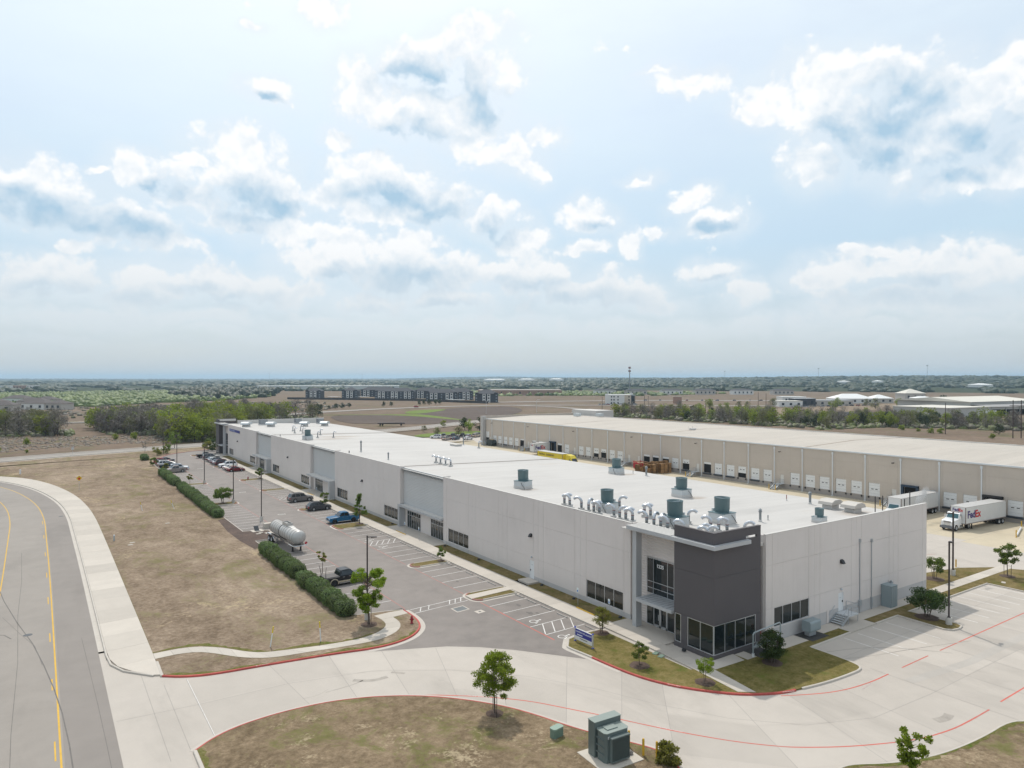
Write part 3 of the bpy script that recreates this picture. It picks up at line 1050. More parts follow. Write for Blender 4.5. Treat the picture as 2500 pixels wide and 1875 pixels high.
front_lines = [58.35, 61.1, 63.7, 66.4, 69.2, 77.9, 80.75, 83.8, 86.5, 93.7, 96.4, 99.1, 101.9, 104.6, 107.3, 110.0, 112.8, 115.5] + [125.5, 128.2, 131.0, 133.7, 136.4] + [144.2, 147.0, 149.0, 152.4, 155.1, 157.8, 160.5, 163.3, 166.0] + [173.8, 176.5, 179.2, 182, 184.7] + [194, 196.8, 199.5, 202.2, 205, 207.7, 210.4, 213.2, 215.9, 218.6] + [227, 229.8, 232.5, 235.2, 238, 240.7, 243.4, 246.2, 248.9, 251.6, 254.4]
for y in front_lines:
    stall_line(lot, 43.35, y - 0.1, 48.75, y + 0.12)
for i in range(12):
    y = 77.6 + 2.72 * i
    if y < 111:
        stall_line(lot, 29.3, y, 34.75, y - 0.1)
for i in range(11):
    y = 129.1 + 2.6 * i
    if y < 155:
        stall_line(lot, 29.3, y, 34.8, y - 0.1)
for i in range(11):
    stall_line(lot, 29.3, 160.8 + 2.72 * i, 34.8, 160.7 + 2.72 * i)
for i in range(16):
    if abs(192.8 + 2.72 * i - 214) > 1.6:
        stall_line(lot, 29.3 if 192.8 + 2.72 * i < 212 else 30.0, 192.8 + 2.72 * i, 34.8, 192.7 + 2.72 * i)
# hatched access aisles
def edge_grass(pts, w0, m, z=0.125, seed=1):
    """a ragged greener fringe of turf along a kerb or walk"""
    rnd = random.Random(seed)
    P = [tuple(p.xy) for p in resample([(*p, 0) for p in pts], 0.5)]
    ph = rnd.uniform(0, 9)
    b = MB()
    wd = [max(.04, w0 * (.55 + .35 * sin(i * .37 + ph) * sin(i * .11 + 2 * ph) + .3 * rnd.uniform(-1, 1))) for i in range(len(P))]
    A_, B_ = offset_line(P, 0.02), []
    for i, p in enumerate(P):
        q = offset_line(P[max(0, i - 1):i + 2], wd[i])[1 if i > 0 else 0]
        B_.append(q)
    strip(b, A_, B_, z)
    return structure('green_fringe', b, m)

def hatch(x0, x1, y0, y1, n, slope):
    for i in range(n):
        t = (i + 0.5) / n
        line_obj(lot, [(x0 + (x1 - x0) * t - slope, y0 + .05), (x0 + (x1 - x0) * t + slope, y1 - .05)], 0.1, 0.0065, m_white, 'hatch_line')
hatch(43.6, 48.6, 58.4, 61.05, 4, 0.75)
hatch(43.6, 48.6, 104.65, 107.25, 5, 0.75)
hatch(43.6, 48.6, 155.2, 157.7, 5, 0.75)
line_obj(lot, [(35.2, 73.2), (39.6, 73.55), (42.7, 73.95)], 0.1, 0.006, m_white, 'crossing_line')
line_obj(lot, [(35.1, 71.8), (38.5, 72.15), (42.4, 72.5)], 0.1, 0.006, m_white, 'crossing_line')
for x in (35.9, 37.0, 39.9, 40.7, 41.5):
    line_obj(lot, [(x, 72.0 + (x - 35) * .1), (x + .75, 73.3 + (x - 35) * .1)], 0.1, 0.0065, m_white, 'crossing_line')
for y0, y1, m in ((52.0, 71.0, m_redline), (75.0, 88.6, m_fadedred), (91.4, 118.4, m_fadedred), (123.2, 139.5, m_fadedred), (142.2, 168.6, m_fadedred), (171.3, 188.3, m_fadedred), (191.8, 222, m_fadedred), (225, 258, m_fadedred)):
    line_obj(lot, [(43.22, y0 + (4.6 if y0 < 53 else 0)), (43.22, y1)], 0.12, 0.0055, m, 'fire_lane_line')
for y0, y1, m in ((73.8, 113, m_fadedred), (126, 155, m_fadedred), (158.6, 188, m_fadedred), (191, 244, m_fadedred)):
    line_obj(lot, [(34.85, y0), (34.85, y1)], 0.12, 0.0055, m, 'fire_lane_line')


def wheelchair_mark(x, y, s, rz):
    b = MB()
    b.cyl((0.05, 0.95, 0), (0.05, 0.95, 0.004), 0.13, n=12)
    band(b, [(0.05, 0.8), (0.1, 0.35), (0.5, 0.33), (0.68, -0.1), (0.85, -0.02)], 0.11, 0.004)
    band(b, [(0.08, 0.58), (0.42, 0.56)], 0.09, 0.0045)
    band(b, [(0.35 + 0.42 * cos(a) - .27, 0.05 + 0.42 * sin(a)) for a in [radians(q) for q in range(110, 372, 18)]], 0.1, 0.0042)
    o = b.obj('wheelchair_mark', m_white, lot)
    o.location = (x, y, 0.004)
    o.rotation_euler = (0, 0, rz)
    o.scale = (s, s, 1)

for x, y in ((44.6, 62.3), (44.4, 57.0), (44.6, 108.6), (44.6, 103.2), (44.6, 159.0)):
    wheelchair_mark(x, y, 1.0, -pi / 2)
edge_grass([p for p in walk_out if p[1] < 170], -1.3, g_green2, .126, 1)
edge_grass([p for p in red_nose if p[0] < 33], 0.75, g_green2, .126, 2)
edge_grass([(9.0, 75.1), (11.2, 75.15), (13.0, 74.65), (14.9, 72.95), (16.6, 70.55), (17.8, 69.5), (20.5, 68.75), (23.7, 68.0), (26.7, 67.7), (28.6, 68.1)], 0.8, g_green2, .126, 3)
edge_grass([(9.2, 73.3), (10.8, 73.45), (12.5, 73.05), (13.8, 71.85), (15.5, 69.45), (17.4, 67.85), (19.0, 67.3), (21.2, 67.0), (24.5, 66.4), (28.1, 66.0), (30.3, 66.8)], -0.6, g_green2, .127, 4)
edge_grass(isl, -0.8, g_green2, .126, 5)
edge_grass([(9.25, 53.7), (9.25, 42)], 0.8, g_green2, .126, 7)
edge_grass(isl2, 0.6, g_green2, .126, 6)
# wheel stops are things of their own
wsb = MB()
wsb.add([(-0.08, -0.9, 0), (0.08, -0.9, 0), (0.06, -0.87, 0.12), (-0.06, -0.87, 0.12), (-0.08, 0.9, 0), (0.08, 0.9, 0), (0.06, 0.87, 0.12), (-0.06, 0.87, 0.12)], [(0, 1, 2, 3), (5, 4, 7, 6), (0, 4, 5, 1), (1, 5, 6, 2), (2, 6, 7, 3), (3, 7, 4, 0)])
wsm = wsb.mesh('wheel_stop', A('wheel_stop_concrete', (0.36, 0.33, 0.30), 0.9, 0.2, 3))
STOPS = [(57.0, 'nearest the blue monument sign'), (61.9, 'by the hatched aisle near the corner'), (64.9, 'by the first wheelchair stall'), (67.8, 'beside the oil spotted stall'), (70.3, 'beside the concrete island path'),
         (76.6, 'on the far side of the island path'), (79.3, 'second beyond the island path'), (82.3, 'third beyond the island path'), (85.3, 'fourth beyond the island path'), (88.0, 'against the little tree island'),
         (92.3, 'past the little tree island'), (95, 'second past the little tree island'), (97.8, 'facing the near end of the second entrance'), (100.5, 'facing the second entrance doors'), (103.2, 'by the middle hatched aisle'), (108.6, 'facing the far end of the second entrance'), (111.4, 'second from the blue pickup island'), (114.2, 'two stalls before the blue pickup island'), (117, 'against the blue pickup island'),
         (134.9, 'two stalls before the dark crossover'), (172.4, 'beyond the thin grass island'), (175.2, 'second beyond the thin grass island'), (177.9, 'third beyond the thin grass island'), (180.6, 'fourth beyond the thin grass island'), (183.4, 'second from the hydrant island'), (186.3, 'against the far hydrant island'), (195.4, 'past the far hydrant island'), (198.2, 'second past the far hydrant island'), (200.9, 'two stalls before the red sedan row'), (203.6, 'third before the red sedan')]
for y, t in STOPS:
    o = place(wsm, 'wheel_stop', None, (48.35, y, 0.0))
    tag(o, 'concrete wheel stop at the front kerb, ' + t, 'wheel stop', 'wheel stops along the front sidewalk')

# drains and covers in the lot
def flat_cover(parent, pl, z, m, name, frame=None):
    if frame:
        b = MB()
        kerb_mb(b, pl, None, 0.22, z + .004, True, 0)
        b.obj(name + '_frame', frame, parent)
    b = MB()
    b.sheet(pl, z)
    return b.obj(name, m, parent)

flat_cover(lot, [(39.3, 69.5), (40.9, 69.7), (40.9, 71.1), (39.3, 70.9)], 0.008, A('drain_grate', (0.10, 0.115, 0.12), 0.5, 0.25, 8), 'drain_grate', m_walk)
flat_cover(lot, [(41.0, 67.75), (42.0, 67.85), (41.95, 68.75), (40.95, 68.65)], 0.006, m_walk, 'concrete_collar')
b = MB(); b.cyl((41.48, 68.25, 0), (41.48, 68.25, 0.012), 0.16, n=12); b.obj('valve_cover', m_iron, lot)
for x, y in ((39.2, 138.6), (39.3, 170.6), (39.2, 222)):
    flat_cover(lot, [(x - .65, y - .35), (x + .65, y - .35), (x + .65, y + .35), (x - .65, y + .35)], 0.008, MATS['drain_grate'], 'drain_grate', m_walk)
# oil spots in the stalls and worn tracks
for x, y, r in ((46.4, 67.6, 0.42), (45.9, 64.7, 0.5), (46.6, 64.2, 0.3), (45.2, 80, 0.3), (33, 99, .35)):
    b = MB()
    b.sheet([(x + r * (1 + .35 * random.uniform(-1, 1)) * cos(a) * .55, y + r * (1 + .35 * random.uniform(-1, 1)) * sin(a)) for a in [i * pi / 8 for i in range(16)]], 0.0045)
    b.obj('oil_stain', m_scuff, lot)

# ------------------------------------------------------------------ drive: joints, red fire lane lines, stalls on the right
JT = [[(7.5, 70.2), (7.5, 53.4)], [(8.9, 67.1), (8.9, 54.2)], [(10.7, 67.3), (10.7, 55.1)], [(17.6, 66.2), (18.2, 56.2)], [(22.9, 65.3), (21.8, 55.2)], [(27.6, 63.9), (25.6, 53.3)], [(32.3, 61.5), (28.6, 50.4)], [(37, 58), (31.2, 47.2)], [(41.6, 52.5), (33.2, 42.0)], [(43.5, 47), (35.2, 38)], [(44.7, 43.2), (37, 34.5)], [(47.8, 38.6), (42.6, 28.5)], [(52, 36), (48.5, 25.6)], [(57, 35.2), (55.5, 23.7)],
      [(4.9, 62), (11, 61.5), (18, 61.4), (25, 59.8), (31, 56), (36, 51), (39.5, 45.5), (41.5, 41), (44.5, 36), (48.5, 32), (54, 29.7), (62, 29.3), (70, 29.3), (90, 29.3)],
      [(62.9, 35), (62.9, 23)], [(68.5, 33), (68.5, 21.5)], [(74, 33), (74, 20)], [(79.5, 34), (79.5, 20)], [(85, 35), (85, 20)], [(90.5, 40), (90.5, 20)], [(96, 40), (96, 20)], [(62.9, 37.8), (79, 37.8)], [(82, 37.8), (101, 37.8)]]
m_slab = A('slab_concrete', (0.452, 0.407, 0.358), 0.88, 0.07, 0.4, 0.15, stains=0.35, obj_var=0.13, bscale=18)
for i in range(2, 13):
    (a, b_), (c_, d_) = JT[i], JT[i + 1]
    for t0, t1 in ((.02, .45), (.47, .98)):
        lp = lambda p, q, t: (p[0] + (q[0] - p[0]) * t, p[1] + (q[1] - p[1]) * t)
        sheet_obj('drive_slab', [lp(a, b_, t0), lp(a, b_, t1), lp(c_, d_, t1), lp(c_, d_, t0)], -0.0055 if t0 > .1 else -.0052, m_slab, drive)
for i, x in enumerate((62.9, 68.5, 74, 79.5, 85, 90.5, 96)):
    for y0_, y1_ in ((20.2, 29.3), (29.4, 37.7)):
        sheet_obj('drive_slab', [(x + .05, y0_), (x + 5.4, y0_), (x + 5.4, y1_), (x + .05, y1_)], -0.0055, m_slab, drive)
for x in range(96, 122, 6):
    for y in range(54, 108, 6):
        sheet_obj('drive_slab', [(x + .03, y + .03), (x + 5.97, y + .03), (x + 5.97, y + 5.97), (x + .03, y + 5.97)], -0.0055, m_slab, drive)
for pts in JT:
    line_obj(drive, pts, 0.035, -0.003, m_joint, 'slab_joint')
line_obj(drive, [(63, 31.6), (72, 30.6), (84, 30.6), (100, 30.4)], 0.9, -0.002, A('patch_concrete', (0.42, 0.385, 0.345), 0.9, 0.1, 0.6, stains=.3), 'concrete_patch')
line_obj(drive, [(10.75, 67.2), (10.75, 61.4), (10.75, 55.2)], 0.04, -0.002, m_white, 'bright_joint')
for x in (96 + i * 6.0 for i in range(5)):
    line_obj(drive, [(x, 52), (x, 150)], 0.04, -0.003, m_joint, 'slab_joint')
for y in (54 + i * 6.0 for i in range(16)):
    line_obj(drive, [(92, y), (124, y)], 0.04, -0.003, m_joint, 'slab_joint')
    line_obj(yard, [(124, y), (148, y)], 0.04, -0.002, m_joint, 'slab_joint')
for x in (130, 136, 142):
    line_obj(yard, [(x, -10), (x, 240)], 0.04, -0.002, m_joint, 'slab_joint')
for pts in ([(63.1, 33.4), (60.5, 33.35), (57.6, 33.6), (55.5, 34.1), (53.9, 34.75), (52.4, 35.5), (51.3, 36.1)], [(65.5, 33.45), (70.4, 33.5)], [(72.7, 33.5), (92.3, 33.6)], [(65.3, 25.4), (78, 25.5)], [(63.0, 25.3), (60, 25.3), (57.1, 25.4), (53.8, 26.0), (51.4, 26.9), (48.0, 28.5), (45.2, 30.3), (44.1, 31.2), (42.1, 33.3), (40.0, 36.2), (38.3, 39.0), (36.8, 41.6), (35.1, 44.3), (33.4, 47.0), (31.1, 49.4), (28.3, 51.7), (26.0, 53.3), (23.5, 54.6)], [(92, 62.5), (112, 52.3)]):
    line_obj(drive, smooth_line(pts), 0.13, -0.002, m_redline if pts[0][0] != 92 else m_fadedred, 'fire_lane_line')
for x, y0 in ((68.1, 40.6), (70.5, 40.5), (73.5, 40.6), (76.2, 40.6), (84.5, 39.4), (87.2, 39.5), (89.9, 40.6), (92.55, 40.7), (95.2, 40.7), (97.8, 40.7), (100.4, 40.5)):
    line_obj(drive, [(x, y0), (x - .1, 35.05)], 0.1, -0.002, m_white, 'stall_line')
# tyre scrubs and stains with a shape of their own
for pts, wd in (([(62, 38), (66, 36.4), (71, 35.2), (78, 33)], .12), ([(63, 39.5), (67, 38.2), (70, 36.2), (73, 32.5)], .12), ([(57.5, 26.8), (58.6, 26.5), (59.5, 26.7)], .7), ([(22.8, 58.9), (24.2, 57.8), (25.6, 57.9)], .5), ([(26.3, 58.6), (27.2, 57.7)], .35), ([(20.0, 57.9), (22.3, 58.0), (23.5, 58.4)], .12), ([(18.0, 57.8), (19.3, 57.7), (20.4, 58.4)], .05)):
    line_obj(drive, smooth_line(pts), wd, -0.0015, A('drive_stain', (0.35, 0.315, 0.275), 0.9, 0.25, 1.2), 'drive_stain')
m_lett = A('faded_white_paint', (0.62, 0.50, 0.47), 0.8)
for (x, y), ang, up in (((38.9, 38.1), -59, 1), ((29.6, 50.7), -45, 1), ((53.2, 26.15), -10, 1), ((60.0, 33.3), -172, 1)):
    a = radians(ang)
    put_text('FIRE LANE  NO PARKING', 0.17, m_lett, drive, (x, y, 0.0), (cos(a), sin(a), 0), (-sin(a), cos(a), 0), 0.004, ext=0.001)
for (x, y), ang in (((16.4, 66.42), -5), ((44.85, 42.72), -62), ((51.7, 36.2), -22)):
    a = radians(ang)
    put_text('FIRE LANE  NO PARKING', 0.1, A('white_kerb_letter', (0.7, 0.66, 0.62), .8), drive, (x, y, 0.158), (cos(a), sin(a), 0), (-sin(a), cos(a), 0), 0.002, ext=0.001)


# ================================================================== THE LONG WAREHOUSE
m_wall = A('warehouse_paint', (0.66, 0.605, 0.57), 0.85, 0.05, 0.2, 0.1, streak=.12, col2=(0.61, 0.56, 0.528), bscale=25)
m_plinth = A('plinth_paint', (0.47, 0.455, 0.445), 0.85, 0.05, 0.4)
m_side = A('grey_siding', (0.52, 0.52, 0.51), 0.7, 0.04, 0.3)
m_dark = A('dark_stucco', (0.092, 0.083, 0.086), 0.8, 0.08, 0.3, 0.1, bscale=20)
m_cream = A('parapet_back', (0.55, 0.53, 0.50), 0.8, 0.05, 0.5)
m_alum = A('aluminium', (0.62, 0.64, 0.66), 0.35, metal=0.7)
m_fascia = A('grey_fascia', (0.44, 0.45, 0.46), 0.5, 0.05, 0.8, metal=0.15)
m_glass = A('dark_glass', (0.012, 0.018, 0.02), 0.06, spec=0.75)
m_glass_b = A('bronze_glass', (0.022, 0.024, 0.022), 0.07, spec=0.75)
m_steel = A('galvanised_steel', (0.42, 0.45, 0.47), 0.45, 0.12, 3, metal=0.55)
m_doorw = A('white_door', (0.70, 0.71, 0.71), 0.5, 0.03, 1)
m_black = A('black_metal', (0.02, 0.02, 0.022), 0.5)
m_bronze = A('bronze_metal', (0.035, 0.026, 0.024), 0.5)
m_rust = A('red_brown_pipe', (0.07, 0.032, 0.028), 0.6, 0.3, 3)


def roof_mat(name, col, dirt):
    """single-ply roofing: lap seams across, streaks and rust-brown bleed"""
    m = bpy.data.materials.new(name)
    m.use_nodes = True
    w = NT(m.node_tree)
    out = w.n('ShaderNodeOutputMaterial')
    b = w.n('ShaderNodeBsdfPrincipled')
    w.t.links.new(b.outputs[0], out.inputs[0])
    b.inputs['Roughness'].default_value = 0.7
    b.inputs['Specular IOR Level'].default_value = 0.25
    pos = w.n('ShaderNodeNewGeometry').outputs['Position']
    s = w.sep(pos)
    fr = w.m('FRACT', w.m('DIVIDE', s[1], 3.05))
    seam = w.rng(w.m('ABSOLUTE', w.m('SUBTRACT', fr, 0.5)), 0.0, 0.03, 1.0, 0.0)
    n1 = w.noise(w.v('MULTIPLY', pos, (0.16, 1.1, 1.0)), 0.55, 5.0, 0.65)
    n2 = w.noise(pos, 0.07, 4.0, 0.6)
    n3 = w.noise(pos, 1.4, 5.0, 0.7)
    sid = w.m('FLOOR', w.m('DIVIDE', s[1], 3.05))
    wn = w.n('ShaderNodeTexWhiteNoise', noise_dimensions='1D')
    w.put(wn.inputs['W'], sid)
    f = w.m('ADD', w.m('ADD', w.m('MULTIPLY', n1, 0.45), w.m('MULTIPLY', n2, 0.35)), w.m('MULTIPLY', wn.outputs[0], 0.12))
    c = w.ramp(f, [(0.3, tuple(x * 0.87 for x in col)), (0.5, col), (0.7, tuple(min(1, x * 1.06) for x in col))])
    c = w.mix(w.m('MULTIPLY', seam, 0.16), c, (0.30, 0.27, 0.24))
    st = w.noise(w.v('MULTIPLY', pos, (0.35, 1.0, 1.0)), 0.23, 6.0, 0.7, 0.4)
    c = w.mix(w.m('MULTIPLY', w.rng(st, 0.56, 0.78, 0, 1, True), dirt), c, (0.40, 0.33, 0.26))
    for (ex, ey, ea, eb) in ((70.5, 193, 9, 4), (66.5, 186, 8, 2.6), (72, 204, 8, 2.5), (85.5, 49.5, 4, 2.5), (76.5, 67.6, 2.5, 1.6), (59.5, 84.3, 2.2, 1.5), (86.5, 92, 2.5, 1.5)):
        q = w.v('LENGTH', w.v('MULTIPLY', w.v('SUBTRACT', pos, (ex, ey, 0)), (1 / ea, 1 / eb, 0.0)))
        k = w.m('MULTIPLY', w.rng(q, 0.2, 1.0, 0.75, 0.0, True), w.rng(n1, .35, .65, .3, 1.0))
        c = w.mix(k, c, (0.30, 0.225, 0.16))
    c = w.mix(w.m('MULTIPLY', w.rng(n3, 0.6, 0.8, 0, 1, True), 0.12), c, (0.42, 0.37, 0.32))
    w.put(b.inputs['Base Color'], c)
    MATS[name] = m
    return m

m_roof = roof_mat('white_membrane', (0.495, 0.475, 0.45), 0.3)
m_roof2 = roof_mat('cream_membrane', (0.475, 0.43, 0.375), 0.35)

FX = 53.6            # street face
HT = 10.68           # its parapet
ROOF_F, ROOF_B, BX = 10.3, 9.3, 91.5


def panel(w, h, vg, hg, openings, plinth, depth=0.25, g=0.035, gd=0.03):
    """tilt-up panel in its own plane (u along, z up, face at v = 0 going back to v = depth), with reveal grooves and openings"""
    us = {0.0, w}
    zs = {0.0, h}
    for v in vg:
        us |= {v - g / 2, v + g / 2}
    for z in hg:
        zs |= {z - g / 2, z + g / 2}
    for (a, b, c, d) in openings:
        us |= {max(0, a), min(w, b)}
        zs |= {c, d}
    if plinth:
        zs.add(plinth)
    us, zs = sorted(us), sorted(zs)
    mb = MB()
    for u0, u1 in zip(us[:-1], us[1:]):
        for z0, z1 in zip(zs[:-1], zs[1:]):
            um, zm = (u0 + u1) / 2, (z0 + z1) / 2
            if any(a < um < b and c < zm < d for a, b, c, d in openings):
                continue
            gro = any(abs(um - v) < g / 2 for v in vg) or any(abs(zm - z) < g / 2 for z in hg)
            mb.box(u0, u1, gd if gro else 0.0, depth, z0, z1, 1 if zm < plinth else 0)
    return mb


def xform(mb, fn):
    mb.v = [fn(*p) for p in mb.v]
    return mb


wh = thing('warehouse', 'long white tilt-up warehouse with a dark corner tower and flat white roof', 'warehouse', (0, 0, 0))


def window_unit(parent, fn, u0, u1, z0, z1, cols, glass, rows=None, frame_w=0.07, name='window'):
    """frame with panes; the frame is a part, each pane a sub-part"""
    mb = MB()
    us = [u0 + (u1 - u0) * i / cols for i in range(cols + 1)] if isinstance(cols, int) else [u0] + list(cols) + [u1]
    zs = [z0] + list(rows or []) + [z1]
    fw = frame_w
    for i, u in enumerate(us):
        a, b = (u, u + fw) if i == 0 else ((u - fw, u) if i == len(us) - 1 else (u - fw / 2, u + fw / 2))
        mb.box(a, b, 0.05, 0.16, z0, z1)
    for i, z in enumerate(zs):
        a, b = (z, z + fw) if i == 0 else ((z - fw, z) if i == len(zs) - 1 else (z - fw / 2, z + fw / 2))
        for ua, ub in zip(us[:-1], us[1:]):
            mb.box(ua + fw * .4, ub - fw * .4, 0.055, 0.155, a, b)
    fo = xform(mb, fn).obj(name, m_alum, parent)
    for ua, ub in zip(us[:-1], us[1:]):
        for za, zb in zip(zs[:-1], zs[1:]):
            pb = MB().box(ua + .02, ub - .02, 0.1, 0.13, za + .02, zb - .02)
            xform(pb, fn).obj('pane', glass, fo)
    return fo


def street_fn(y0):
    return lambda u, v, z: (FX + v, y0 + u, z)


def side_fn(x0):
    return lambda u, v, z: (x0 + u, 43.8 + v, z)


# --- street face: panels of 8.4 m with reveals, windows beside each entrance
JY = [65.1, 73.6, 82.0, 90.4]
def street_section(y0, y1, joints, wins, doors=()):
    js = [y0] + joints + [y1]
    for a, b in zip(js[:-1], js[1:]):
        w = b - a - 0.02
        vg = [v for v in (1.05, w - 1.05) if w > 4]
        ops = []
        for (p, q, c, d) in wins + list(doors):
            if p < b and q > a:
                ops.append((p - a, q - a, c, d))
        mb = panel(w, HT, vg, [2.98, 7.42], ops, 0.66)
        xform(mb, street_fn(a + 0.01)).obj('wall_panel', [m_wall, m_plinth], wh)
    b = MB().box(FX - 0.02, FX + 0.3, y0, y1, HT, HT + 0.05)
    b.obj('coping', m_cream, wh)
    for ya, yb in ((y0, y0 + .25), (y1 - .25, y1)):
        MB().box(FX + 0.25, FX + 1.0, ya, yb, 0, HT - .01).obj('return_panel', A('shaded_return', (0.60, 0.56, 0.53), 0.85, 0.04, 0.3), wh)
    for (p, q, c, d) in wins:
        window_unit(wh, street_fn(0), p, q, c, d, 4, m_glass_b)


street_section(56.5, 99.4, JY, [(57.7, 64.0, 0.68, 2.78), (91.5, 97.8, 0.72, 2.84)], [(74.55, 75.55, 0.25, 2.6)])
street_section(115.6, 149.0, [124.1, 132.5, 140.9], [(116.4, 122.6, 0.85, 2.9), (141.4, 147.6, 0.85, 2.9)])
street_section(165.6, 199.8, [174.1, 182.6, 191.1], [(166.6, 172.8, 0.85, 2.9), (191.8, 198.0, 0.85, 2.9)])
street_section(216.2, 253.4, [225, 234, 243.4], [(217.0, 223.2, 0.85, 2.9), (245.2, 251.2, 0.85, 2.9)])


def wall_door(fn, u0, u1, z0, z1):
    mb = MB().box(u0, u1, 0.06, 0.12, z0, z1)
    d = xform(mb, fn).obj('door', m_doorw, wh)
    fr = MB().box(u0 - .08, u0, 0.01, .14, z0, z1 + .08).box(u1, u1 + .08, .01, .14, z0, z1 + .08).box(u0, u1, .01, .14, z1, z1 + .08)
    xform(fr, fn).obj('door_frame', m_doorw, d)
    hb = MB().box(u1 - .16, u1 - .1, -.02, .06, z0 + .95, z0 + 1.15)
    xform(hb, fn).obj('door_handle', m_black, d)
    pb = MB().box(u0 + .3, u1 - .3, .05, .062, z1 - .55, z1 - .5)
    xform(pb, fn).obj('door_plate', m_steel, d)


wall_door(street_fn(0), 74.58, 75.52, 0.25, 2.55)


def wall_light(fn, u, z, big=True, m=m_black):
    s = 1.0 if big else 0.45
    mb = MB()
    mb.add([(u - .22 * s, -.42 * s, z - .16 * s), (u + .22 * s, -.42 * s, z - .16 * s), (u + .22 * s, 0, z - .16 * s), (u - .22 * s, 0, z - .16 * s), (u - .22 * s, -.2 * s, z + .2 * s), (u + .22 * s, -.2 * s, z + .2 * s), (u + .22 * s, 0, z + .26 * s), (u - .22 * s, 0, z + .26 * s)],
           [(3, 2, 1, 0), (0, 1, 5, 4), (4, 5, 6, 7), (0, 4, 7, 3), (1, 2, 6, 5), (2, 3, 7, 6)])
    xform(mb, fn).obj('wall_light', m, wh)


for y, z in ((75.2, 5.85), (133.2, 6.0), (183.6, 6.0), (239, 6.0)):
    wall_light(street_fn(0), y, z)
wall_light(street_fn(0), 75.05, 3.05, False, m_steel)
# --- set-back bays with siding, glazed entrances, canopies
for (y0, y1, cx, pier) in ((99.4, 115.6, 53.1, 'far'), (149.0, 165.6, 52.35, 'near'), (199.8, 216.2, 52.35, 'near')):
    xs = FX + 0.72
    mid = (y0 + y1) / 2
    for a, b in ((y0 + .01, mid - .02), (mid + .02, y1 - .01)):
        mb = MB()
        nz = 24
        for i in range(nz):                           # ribs of the siding
            z0 = 3.9 + (HT - .25 - 3.9) * i / nz
            z1 = 3.9 + (HT - .25 - 3.9) * (i + 1) / nz
            mb.add([(xs, a, z0), (xs, b, z0), (xs - .03, b, z0 + .1), (xs - .03, a, z0 + .1), (xs, b, z1), (xs, a, z1)], [(0, 1, 2, 3), (3, 2, 4, 5)])
        mb.obj('siding', m_side, wh)
    MB().box(xs, xs + .2, y0, y1, 3.85, HT - .3).box(xs - .06, xs + .25, y0, y1, HT - .27, HT - .2).obj('set_back_wall', m_side, wh)
    MB().box(xs, xs + .2, y0, y1, 0.0, 3.85).obj('entrance_wall', m_wall, wh)
    cf = 0.0
    c = MB().box(cx, FX + .68, y0 + .02, y1 - .9 if pier == 'near' else y1 - .02, 3.72, 4.02)
    co = c.obj('canopy', m_fascia, wh)
    MB().box(cx + .08, FX + .6, y0 + .1, y1 - 1, 4.025, 4.05).obj('canopy_top', m_cream, co)
    py = y0 + .35 if pier == 'near' else y1 - .35
    MB().box(cx + .02, FX + .68, py - .32, py + .32, 0.1, 3.715).obj('pier', m_fascia, wh)
    for gy in (y0 + 3.0, y1 - 4.2):
        fn = (lambda yy: (lambda u, v, z: (xs - .12 + v, yy + u, z)))(gy)
        window_unit(wh, fn, -2.6, 2.6, 0.13, 3.1, [-1.75, -.95, 0.0, .95, 1.75], m_glass, [2.35], 0.06, 'storefront')
    for k in (0, 1):
        wall_light(lambda u, v, z: (xs + v, u, z), y0 + 1.5 + k * 12, 3.35, False, m_steel)


